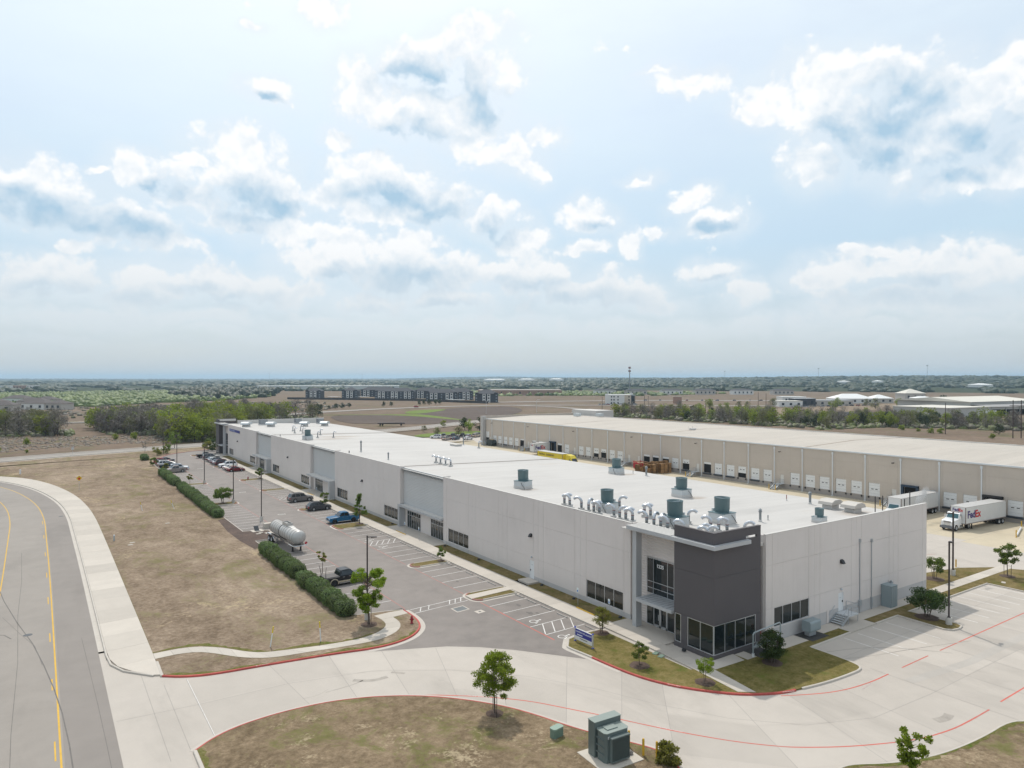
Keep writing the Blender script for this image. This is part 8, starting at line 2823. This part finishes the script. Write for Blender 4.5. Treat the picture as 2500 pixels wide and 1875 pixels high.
for i_, (poly, n_) in enumerate((([(-75, 392), (-13, 396), (12, 382), (14, 400), (-2, 440), (-75, 450)], 420), ([(24, 440), (27, 386), (33, 371), (44, 364), (46, 322), (54, 314), (66, 312), (80, 330), (82, 400), (112, 430), (128, 452), (150, 444), (158, 470), (110, 520), (60, 480), (40, 470)], 900), ([(330, 372), (336, 300), (337, 212), (374, 207), (395, 182), (412, 151), (432, 118), (470, 150), (450, 220), (420, 280), (395, 330), (350, 385)], 1300))):
    P, rr = scatter(poly, n_, 60 + i_)
    clumps('undergrowth', P, rr.uniform(.8, 2.4, len(P)), rr.uniform(.8, 2.6, len(P)), c_under, 70 + i_)


# distant wooded plain and ridges, in rings about the site; height read from the skyline
def interp(t, pts):
    if t <= pts[0][0]:
        return pts[0][1]
    for (a, va), (b_, vb) in zip(pts[:-1], pts[1:]):
        if t <= b_:
            return va + (vb - va) * (t - a) / (b_ - a)
    return pts[-1][1]

RIDGE = [(-60, 4), (-40, 4), (-16, 5), (-9, 7), (-2, 14), (4, 19), (12, 20), (18, 24), (24, 29), (30, 31), (36, 30), (44, 30), (60, 26)]     # crest height of the near wooded ridge against azimuth
FARR = [(-60, 10), (-40, 12), (-20, 6), (-10, 10), (-4, 34), (-1, 38), (4, 24), (10, 22), (16, 16), (60, 12)]


def land(az, r):
    k = interp(az, RIDGE)
    z = k * min(1.0, max(0.0, (r - 1500) / 2200.0)) ** 1.2
    if r > 5200:
        z *= max(.4, 1 - (r - 5200) / 6000)
        z += interp(az, FARR) * min(1, max(0, (r - 7000) / 3500.0))
    return z - .38

rg = [1300, 1500, 1750, 2050, 2400, 2800, 3300, 3900, 4600, 5400, 6400, 7600, 9000, 10500, 12500, 15000, 19000]
azs = list(range(-66, 67, 2))
vs = [(*polar(a, r), land(a, r) - (.3 if r < 1600 else 0)) for r in rg for a in azs]
n = len(azs)
fs = [(i * n + j, i * n + j + 1, (i + 1) * n + j + 1, (i + 1) * n + j) for i in range(len(rg) - 1) for j in range(n - 1)]
hb_ = MB()
hb_.add(vs, fs)
structure('hills', hb_, grass_mat('far_land', [(0.3, (0.03, 0.042, 0.022)), (0.48, (0.042, 0.055, 0.028)), (0.6, (0.07, 0.075, 0.042)), (0.72, (0.14, 0.12, 0.085))], .0016, .01), None, True)
rr = np.random.RandomState(31)
pts = []
for i in range(15000):
    az = rr.uniform(-50, 50)
    r = 1500 * (9.0 ** rr.rand())
    ridge = interp(az, RIDGE)
    nz = sin(az * 1.7 + r * .004) + sin(az * .6 - r * .0023 + 1.3) + .7 * sin(r * .011 + az)
    if ridge < 10 and nz < (.3 if r < 3000 else -.4):
        continue
    if ridge >= 10 and r < 1900 and nz < .4:
        continue
    pts.append((*polar(az, r), land(az, r), r))
pts = np.array(pts)
q = pts[:, 3] / 2500
clumps('far_woods', pts[:, :3], rr.uniform(9, 20, len(pts)) * np.clip(q, .7, 2.2), rr.uniform(5, 9.5, len(pts)), c_forest, 33)

# ------------------------------------------------------------------ far buildings
m_apd = A('apartment_charcoal', (0.05, 0.055, 0.065), .8, .06, .2)
m_apw = A('apartment_white', (0.62, 0.62, 0.60), .8, .04, .2)
m_aproof = A('apartment_roof', (0.06, 0.062, 0.07), .9, .1, .3)
m_win = A('far_window', (0.03, 0.035, 0.045), .2)
m_fence = A('dark_fence', (0.05, 0.045, 0.045), .9)


def hip(b, x0, x1, y0, y1, z0, z1, k=0, ov=.6):
    x0, x1, y0, y1 = x0 - ov, x1 + ov, y0 - ov, y1 + ov
    d = min(x1 - x0, y1 - y0) / 2
    if x1 - x0 > y1 - y0:
        r0, r1 = (x0 + d, (y0 + y1) / 2), (x1 - d, (y0 + y1) / 2)
    else:
        r0, r1 = ((x0 + x1) / 2, y0 + d), ((x0 + x1) / 2, y1 - d)
    v = [(x0, y0, z0), (x1, y0, z0), (x1, y1, z0), (x0, y1, z0), (*r0, z1), (*r1, z1)]
    f = [(0, 1, 5, 4), (1, 2, 5), (2, 3, 4, 5), (3, 0, 4), (3, 2, 1, 0)] if x1 - x0 > y1 - y0 else [(0, 1, 4), (1, 2, 5, 4), (2, 3, 5), (3, 0, 4, 5), (3, 2, 1, 0)]
    return b.add(v, f, k)

AP_W = {}
def far_window(parent, x, y, z, w_, h_, ax='y', m=m_win):
    k = (w_, h_, m.name)
    if k not in AP_W:
        AP_W[k] = MB().box(-w_ / 2, w_ / 2, -.12, .06, -h_ / 2, h_ / 2).mesh('window', m)
    place(AP_W[k], 'window', parent, (x, y, z))


def apartments(x, y, L, label, storeys=3, rz=None, depth=18, towers=(), group='dark apartment blocks in the distance'):
    """block whose long face is turned to the camera; local x along the face"""
    if rz is None:
        rz = -CAM_AZ
    t = thing('apartment_block', label, 'apartments', (x, y, -.35), rz, group)
    H_ = storeys * 3.1 + .5
    MB().box(-L / 2, L / 2, 0, depth, 0, H_).obj('wall', m_apd, t)
    b = MB()
    hip(b, -L / 2, L / 2, 0, depth, H_, H_ + 4.6)
    b.obj('roof', m_aproof, t)
    n = max(1, int(L / 16))
    for i in range(n):
        cx = -L / 2 + (i + .5) * L / n
        bay = MB().box(cx - 4.2, cx - .9, -.5, 0, 0, H_ - .3).box(cx + .9, cx + 4.2, -.5, 0, 0, H_ - .3)
        bo = bay.obj('white_bay', m_apw, t)
        for k in range(storeys):
            for dx in (-2.5, 2.5):
                far_window(t, cx + dx, -.45, 1.8 + k * 3.1, 1.7, 1.7)
        MB().box(cx - .85, cx + .85, -.3, .05, .2, H_ - .8).obj('stairwell', m_win, t)
    for k in range(storeys):
        for i in range(n + 1):
            xx = -L / 2 + i * L / n
            xx = min(max(xx, -L / 2 + 1.6), L / 2 - 1.6)
            far_window(t, xx, -.02, 1.8 + k * 3.1, 1.5, 1.5, m=A('far_window_pale', (.22, .25, .28), .3))
    MB().box(-L / 2, -L / 2 + 4, -.4, .05, H_ - .6, H_ + 1.2).box(L / 2 - 4, L / 2, -.4, .05, H_ - .6, H_ + 1.2).obj('parapet', m_apd, t)
    return t

APT = [(300, 915, 20, 'small dark apartment block standing alone at the left of the distant group'), (350, 915, 21, 'second small dark apartment block from the left in the distance'), (402, 940, 50, 'long dark apartment block behind another, third from the left'), (378, 832, 50, 'long dark apartment block with white bays in front of the longer one'),
       (427, 838, 33, 'dark apartment block in the rear, middle of the distant group'), (385, 718, 36, 'dark apartment block with white bays, front of the middle pair'), (430, 755, 32, 'dark apartment block in the rear right of the distant group'), (406, 654, 25, 'rightmost dark apartment block in the front of the distant group'), (452, 800, 20, 'dark apartment block furthest back at the right of the group')]
for x, y, L, lab in APT:
    apartments(x, y, L, lab)
t = thing('boundary_fence', 'dark fence in front of the distant apartment blocks', 'fence', (0, 0, 0))
for (xa, ya), (xb, yb) in zip([(262, 900), (316, 826), (368, 746), (392, 628)][:-1], [(316, 826), (368, 746), (392, 628)]):
    a = atan2(yb - ya, xb - xa)
    L = hypot(xb - xa, yb - ya)
    o = MB().box(0, L, -.1, .1, -.4, 2.2).obj('fence_panel', m_fence, t, loc=(xa, ya, 0), rz=a)
for x, y, L, lab in ((320, 892, 16, 'low pale carport left of the distant apartments'), (352, 870, 14, 'low pale carport between the small apartment blocks'), (375, 838, 18, 'low pale carport before the long apartment block'), (388, 690, 20, 'low pale carport before the middle apartments'), (408, 668, 14, 'low dark carport beside the rightmost apartments')):
    t = thing('carport', lab, 'carport', (x, y, -.35), -CAM_AZ - .4, 'carports by the distant apartments')
    MB().box(-L / 2, L / 2, -3, 3, 2.4, 2.75).obj('roof', m_apw, t)
    for xx in (-L / 2 + .5, 0, L / 2 - .5):
        MB().box(xx - .12, xx + .12, -.12, .12, 0, 2.4).obj('post', m_apd, t)
car('crossover', 'tiny red car driving on the far road', (284, 578, -.1), .25, (.3, .02, .03), 'car', 'cars far away')

# white office block with its mast
t = thing('office_block', 'white three storey office block far behind the dock building', 'office', (486, 528, -.35), -CAM_AZ - .22)
m_off = A('office_white', (.66, .655, .63), .8, .03, .2)
MB().box(-15, 11, 0, 18, 0, 10.2).obj('wall', m_off, t)
MB().box(11, 14.5, -.3, 18, 0, 9.6).obj('glass_corner', A('office_glass', (.03, .045, .055), .15), t)
MB().box(4.5, 11, -.5, 0, 0, 9.7).obj('stone_bay', A('office_stone', (.50, .43, .34), .85), t)
MB().box(9.5, 12.5, 2, 6, 10.2, 11.8).box(-15, -12, 2, 6, 10.2, 10.9).obj('roof_house', m_off, t)
for k in range(3):
    for x in (-8.5, -6, -2, 6.5 + 2.4):
        far_window(t, x, -.02 if x < 4 else -.52, 1.9 + k * 3.1, 1.2, 1.5)
b = MB()
t = thing('radio_mast', 'tall slim mast with antennas rising behind the white office block', 'mast', (792, 838, -.35))
MB().cyl((0, 0, 0), (0, 0, 40), .9, .45, n=8).obj('mast_pole', A('mast_steel', (.22, .23, .25), .6), t)
MB().cyl((0, 0, 37), (0, 0, 39.5), 2.2, n=10).cyl((0, 0, 42), (0, 0, 45), 2.0, n=8).cyl((0, 0, 39), (0, 0, 43), .35, n=6).obj('antenna', A('antenna_red', (.22, .13, .12), .7), t)
for az, r, h in ((9.5, 5200, 62), (16.8, 4600, 70), (23.5, 4200, 80), (-19, 6500, 70), (-12, 7000, 65), (30.5, 4000, 90)):
    t = thing('far_mast', 'thin distant mast on the skyline %s' % {9.5: 'just right of the office mast', 16.8: 'above the right half of the dock roof', 23.5: 'above the white roofed centre', -19: 'above the long white warehouse', -12: 'above the apartments', 30.5: 'above the open hangar'}[az], 'mast', (*polar(az, r), 0), 0, 'thin masts on the skyline')
    MB().cyl((0, 0, -2), (0, 0, h), 1.0, .7, n=5).box(-3, 3, -3, 3, h - 4, h).obj('mast_pole', MATS['mast_steel'], t)


def pole(x, y, h, lab, group='wooden utility poles', arm=True):
    t = thing('utility_pole', lab, 'utility pole', (x, y, -.35), .6, group)
    MB().cyl((0, 0, -.3), (0, 0, h), .2, .14, n=8).obj('pole', A('pole_wood', (.07, .05, .042), .9), t)
    if arm:
        MB().box(-1.1, 1.1, -.08, .08, h - .9, h - .7).obj('crossarm', MATS['pole_wood'], t)

for x, y, h, l in ((387, 393, 13, 'wooden pole behind the dock roof, left of a close pair'), (394, 396, 13, 'wooden pole behind the dock roof, right of a close pair'), (385, 371, 8, 'short wooden pole in the brown field left of the tree belt'), (411, 354, 8, 'short wooden pole before the brown far field'), (454, 340, 16, 'tall dark pole standing in the tree belt, left of a pair'), (428, 314, 16, 'tall dark pole standing in the tree belt, right of a pair'), (394, 450, 11, 'pole left of the white office block'), (382, 404, 10, 'pole in front of the white office block'), (360, 164, 15, 'lone wooden pole in the dry field at the right'), (439, 268, 10, 'pole beside the long grey fence')):
    pole(x, y, h, l, arm=False)
t = thing('pole_frame', 'twin wooden pole frame with cross braces at the right edge', 'utility pole', (362, 135, -.35), -.55)
for x in (-1.9, 1.9):
    MB().cyl((x, 0, -.3), (x, 0, 17), .22, .16, n=8).obj('pole', MATS['pole_wood'], t)
b = MB()
b.tube([(-3.5, 0, 14.6), (3.5, 0, 14.6)], .12, 6).tube([(-1.9, 0, 12.5), (1.9, 0, 8)], .09, 6).tube([(1.9, 0, 12.5), (-1.9, 0, 8)], .09, 6).tube([(1.9, 0, 7.5), (6, -2.5, 0)], .04, 5)
b.obj('cross_brace', MATS['pole_wood'], t)
for x, y, l in ((276, 445, 'pale street lamp beyond the dock roof, left one'), (323, 446, 'pale street lamp beyond the dock roof, right one')):
    t = thing('street_lamp', l, 'street lamp', (x, y, -.35), -.7, 'pale street lamps beyond the dock roof')
    MB().tube([(0, 0, 0), (0, 0, 9.2), (.4, 0, 9.8), (2.2, 0, 10.0)], .11, 6).obj('pole', m_spout, t)
    MB().box(2.0, 2.9, -.15, .15, 9.9, 10.05).obj('lamp_head', m_spout, t)

# hangar, shops, distant roofs
m_hang = A('hangar_metal', (.44, .43, .40), .7, .05, .1)
m_hroof = A('hangar_roof', (.60, .57, .50), .7, .05, .1)
t = thing('hangar', 'long low tan hangar with a dark open side at the right', 'hangar', (586, 222, -.35), 1.98 - pi / 2 - .52)
b = MB()
b.box(-76, -26, 0, 40, 0, 6.2)
b.obj('wing', m_hang, t)
MB().box(-76.3, -26, -.3, 40.3, 6.2, 6.7).obj('wing_roof', m_hroof, t)
MB().add([(-26, 0, 4.6), (40, 0, 3.8), (40, 0, 6.0), (-26, 0, 6.6)], [(0, 1, 2, 3)]).box(-26, 60, 14, 70, 0, 9.5).obj('wall', m_hang, t)
MB().add([(-27, -1, 6.4), (60, -1, 6.2), (60, 14, 7.4), (-27, 14, 7.6)], [(0, 1, 2, 3)]).obj('canopy', A('canopy_grey', (.30, .29, .28), .7), t)
MB().box(-26, 60, 13.6, 13.98, 0, 6.4).obj('open_side', m_hole, t)
hr = MB()
hr.add([(-28, 13, 9.5), (62, 13, 9.5), (62, 42, 12.4), (-28, 42, 12.4), (62, 72, 9.5), (-28, 72, 9.5)], [(0, 1, 2, 3), (3, 2, 4, 5), (1, 4, 2), (0, 3, 5)])
hr.obj('roof', m_hroof, t)
for x in (-26, -8, 10, 28, 46):
    MB().box(x - .2, x + .2, -.6, -.2, 0, 6.3).obj('canopy_post', m_hang, t)
for x, y, L, l in ((566, 290, 13, 'pale box trailer parked before the hangar wing'), (560, 226, 14, 'white trailer under the hangar canopy'), (548, 236, 9, 'silver rounded trailer before the hangar canopy')):
    t = thing('far_trailer', l, 'trailer', (x, y, -.35), 1.98 - pi / 2 - .5, 'trailers by the hangar')
    MB().box(-L / 2, L / 2, -1.3, 1.3, 1.1, 3.9).obj('box_body', m_trailw, t)
    MB().box(-L / 2 + .5, -L / 2 + 3, -1.2, 1.2, 0, 1.1).box(L / 2 - 2, L / 2 - 1, -1.2, 1.2, 0, 1.1).obj('running_gear', m_black, t)
t = thing('yard_fence', 'long grey panel fence before the hangar', 'fence', (0, 0, -.35))
for i in range(14):
    x, y = 478 + 24 * i / 14 * 1.6, 295 - 26 * i / 14 * 1.6
    MB().box(0, 3.9, -.05, .05, 0, 2.3).obj('fence_panel', A('fence_grey', (.33, .34, .345), .7), t, loc=(x, y, 0), rz=atan2(-26, 24))
def block(name, x, y, L, D, H_, m, lab, rz=0.0, roof=None, pitched=0.0, cat='building', group=None, windows=0):
    t = thing(name, lab, cat, (x, y, -.35), -CAM_AZ + rz, group)
    MB().box(-L / 2, L / 2, 0, D, 0, H_).obj('wall', m, t)
    if pitched:
        b = MB()
        hip(b, -L / 2, L / 2, 0, D, H_, H_ + pitched)
        b.obj('roof', roof or m_hroof, t)
    else:
        MB().box(-L / 2 - .2, L / 2 + .2, -.2, D + .2, H_, H_ + .4).obj('roof', roof or m_hroof, t)
    for i in range(windows):
        far_window(t, -L / 2 + (i + .5) * L / windows, -.02, H_ * .5, min(2.2, L / windows * .5), H_ * .42)
    return t
m_shop = A('shop_wall', (.45, .42, .38), .8, .05, .2)
m_bright = A('white_metal_roof', (.72, .72, .70), .5)
m_redbrick = A('far_brick', (.33, .21, .16), .9, .08, .2)
SH = 'far shops and halls'
block('shop', 585, 402, 22, 16, 5, m_off, 'low white shop at the left of the far shopping strip', 0, None, 0, 'shop', SH, 3)
block('shop', 612, 405, 20, 16, 7, m_apd, 'grey two level shop with a dark band in the far strip', 0, m_fascia, 0, 'shop', SH, 3)
block('shop', 640, 394, 40, 18, 5, m_shop, 'long low shop with a red band in the far strip', 0, m_fascia, 0, 'shop', SH, 6)
block('shop', 690, 470, 26, 18, 6, m_off, 'white boxy store behind the far strip', 0, m_bright, 0, 'shop', SH, 3)
block('church_hall', 720, 418, 40, 24, 5, m_off, 'white gabled hall with bright metal roofs', 0, m_bright, 5, 'hall', SH, 5)
block('church_hall', 752, 405, 22, 20, 5, m_shop, 'stone hall beside the bright gabled hall', 0, m_bright, 4, 'hall', SH, 3)
block('shop', 800, 385, 20, 14, 5, m_off, 'small bright roofed building before the stone tower house', 0, m_bright, 2, 'shop', SH, 2)
block('tower_house', 850, 420, 24, 22, 9, m_shop, 'stone house with a square lantern roof', 0, m_hroof, 5, 'house', SH, 3)
block('big_store', 620, 900, 130, 60, 8, m_redbrick, 'wide reddish brick store behind the white office block', 0, A('store_roof', (.42, .36, .33), .8), 0, 'shop', SH, 9)
for i, (x, y) in enumerate(((760, 860), (800, 830), (850, 800), (900, 775), (950, 740), (1000, 700))):
    block('town_house', x, y, 34, 14, 7, m_shop if i % 2 else m_off, '%s of a row of dark roofed houses below the wooded ridge' % ['leftmost', 'second', 'third', 'fourth', 'fifth', 'rightmost'][i], .1, m_aproof, 2.5, 'houses', 'dark roofed houses below the ridge', 5)
for az, r, L, lab in ((-1.4, 2900, 90, 'bright white roof on the ridge left of the pair'), (1.2, 2900, 70, 'bright white roof on the ridge in the middle'), (3.6, 2850, 60, 'bright white roof on the ridge at the right'), (25.2, 2300, 36, 'small white farm roof under the right ridge'), (27.4, 2350, 30, 'small pale farm roof right of the white one'), (33.6, 1900, 48, 'white farm sheds above the hangar roof')):
    x, y = polar(az, r)
    t = block('far_hall', x, y, L, 40, 6, m_bright, lab, radians(-az), m_bright, 3, 'hall', 'white roofs on the far hills', 0)
    t.location.z = land(az, r) + (6 if r > 2500 else 2)
# the very long white warehouse at the left, house group, pale apartments
x, y = polar(-14.6, 1720)
block('far_warehouse', x, y, 330, 60, 8.5, A('far_white_wall', (.55, .55, .53), .8), 'very long low white warehouse on the left horizon', radians(10), m_bright, 0, 'warehouse')
for i, (x, y, L, l) in enumerate(((-21, 866, 26, 'white house with a dark hipped roof at the back of the left estate'), (-38, 800, 22, 'dark roofed house at the left edge of the estate'), (-6, 800, 24, 'dark roofed house in the middle of the left estate'), (-5, 728, 26, 'pale house with a dark roof nearest the left wood'), (4, 850, 20, 'house with a dark roof at the right of the estate'), (-30, 700, 28, 'dark low roofed house behind the left clump of trees'), (10, 712, 16, 'small shed like house at the right end of the estate'))):
    block('house', x, y, L, 14, 5.2 if i else 6.5, m_off if i in (0, 3) else m_shop, l, .2 * (i % 3 - 1), A('house_roof', (.10, .085, .08), .9), 3.2, 'house', 'houses of the left estate', 3)
for i, (x, y) in enumerate(((-70, 1930), (-45, 1960), (-20, 1990))):
    block('pale_apartments', x, y, 34, 16, 10, (m_apw, m_redbrick, m_apw)[i], '%s of three pale reddish blocks on the left horizon' % ('leftmost', 'middle one', 'rightmost')[i], 0, None, 0, 'apartments', 'pale blocks on the left horizon', 5)
for i, (x, y, L, l) in enumerate(((17, 493, 8, 'pale concrete slab in the grassy gap between the woods'),)):
    o = MB().box(-L, L, -2.2, 2.2, -.3, .35).obj('concrete_slab', m_walk, None, loc=(21, 492, 0), rz=-.1)
    tag(o, l, 'slab')
block('billboard', 560, 520, 9, .8, 7, m_redbrick, 'small reddish billboard beyond the far field', 0, None, 0, 'billboard')
# cars on far roads and car parks: too small to show parts
cb = MB()
cb.box(-2.2, 2.2, -.9, .9, .25, .85).add([(-1.9, -.85, .85), (1.2, -.85, .85), (.7, -.7, 1.45), (-1.4, -.7, 1.45), (-1.9, .85, .85), (1.2, .85, .85), (.7, .7, 1.45), (-1.4, .7, 1.45)], [(0, 1, 2, 3), (7, 6, 5, 4), (1, 5, 6, 2), (0, 3, 7, 4), (3, 2, 6, 7)], 1)
cb.box(-1.6, -1.0, -.92, .92, 0, .5, 2).box(1.0, 1.6, -.92, .92, 0, .5, 2)
cmesh = cb.mesh('parked_car', [m_paint, m_carglass, m_tyre])
random.seed(5)
CC = [(.7, .7, .7), (.5, .5, .52), (.05, .05, .06), (.25, .02, .03), (.1, .12, .2), (.3, .3, .3)]
CN = ['white', 'silver', 'black', 'red', 'blue', 'grey']
for where, x0, y0, x1, y1, n in (('before the white office block', 462, 532, 500, 515, 10), ('in the car park before the far shops', 575, 392, 690, 372, 14), ('on the far highway', 600, 606, 760, 486, 12), ('beside the distant apartments', 330, 880, 400, 690, 10)):
    for i in range(n):
        f = (i + random.uniform(-.3, .3)) / n
        c = random.randrange(6)
        o = place(cmesh, 'parked_car', None, (x0 + (x1 - x0) * f, y0 + (y1 - y0) * f, -.3), random.uniform(0, 3))
        o.color = (*CC[c], 1)
        tag(o, 'tiny %s car far away %s' % (CN[c], where), 'car', 'tiny %s cars %s' % (CN[c], where))

# ------------------------------------------------------------------ steam drifting off beside the ribbed trailer
sm = bpy.data.materials.new('steam')
sm.use_nodes = True
w_ = NT(sm.node_tree)
so = w_.n('ShaderNodeOutputMaterial')
sv = w_.n('ShaderNodeVolumePrincipled')
pos_ = w_.n('ShaderNodeTexCoord').outputs['Object']
ln = w_.v('LENGTH', w_.v('MULTIPLY', pos_, (1 / 5.2, 1 / .8, 1 / .8)))
sn_ = w_.noise(pos_, .9, 5.0, .65)
w_.put(sv.inputs['Density'], w_.m('MULTIPLY', w_.m('MULTIPLY', w_.rng(ln, .1, 1.0, 1.0, 0.0), w_.rng(sn_, .42, .7)), 2.2))
sv.inputs['Color'].default_value = (.97, .97, .97, 1)
w_.t.links.new(sv.outputs[0], so.inputs['Volume'])
b = MB()
b.lathe([(.02, -5.2), (.6, -4), (.85, 0), (.9, 3), (.3, 5), (.02, 5.2)], 12, None, (0, 0, 0), 'x')
o = b.obj('steam', sm, None, loc=(136.5, 66.2, 4.6))
o.rotation_euler = (0, radians(-14), .25)
o['kind'] = 'stuff'

# ------------------------------------------------------------------ air
hz = bpy.data.materials.new('haze_air')
hz.use_nodes = True
w_ = NT(hz.node_tree)
ho = w_.n('ShaderNodeOutputMaterial')
pv = w_.n('ShaderNodeVolumePrincipled')
pv.inputs['Color'].default_value = (0.60, 0.82, 1.0, 1)
pv.inputs['Density'].default_value = 0.00009
pv.inputs['Anisotropy'].default_value = 0.3
w_.t.links.new(pv.outputs[0], ho.inputs['Volume'])
hb_ = MB().box(-27000, 27000, -27000, 27000, -1.6, 112.0)
o = hb_.obj('haze', hz)
o['kind'] = 'stuff'
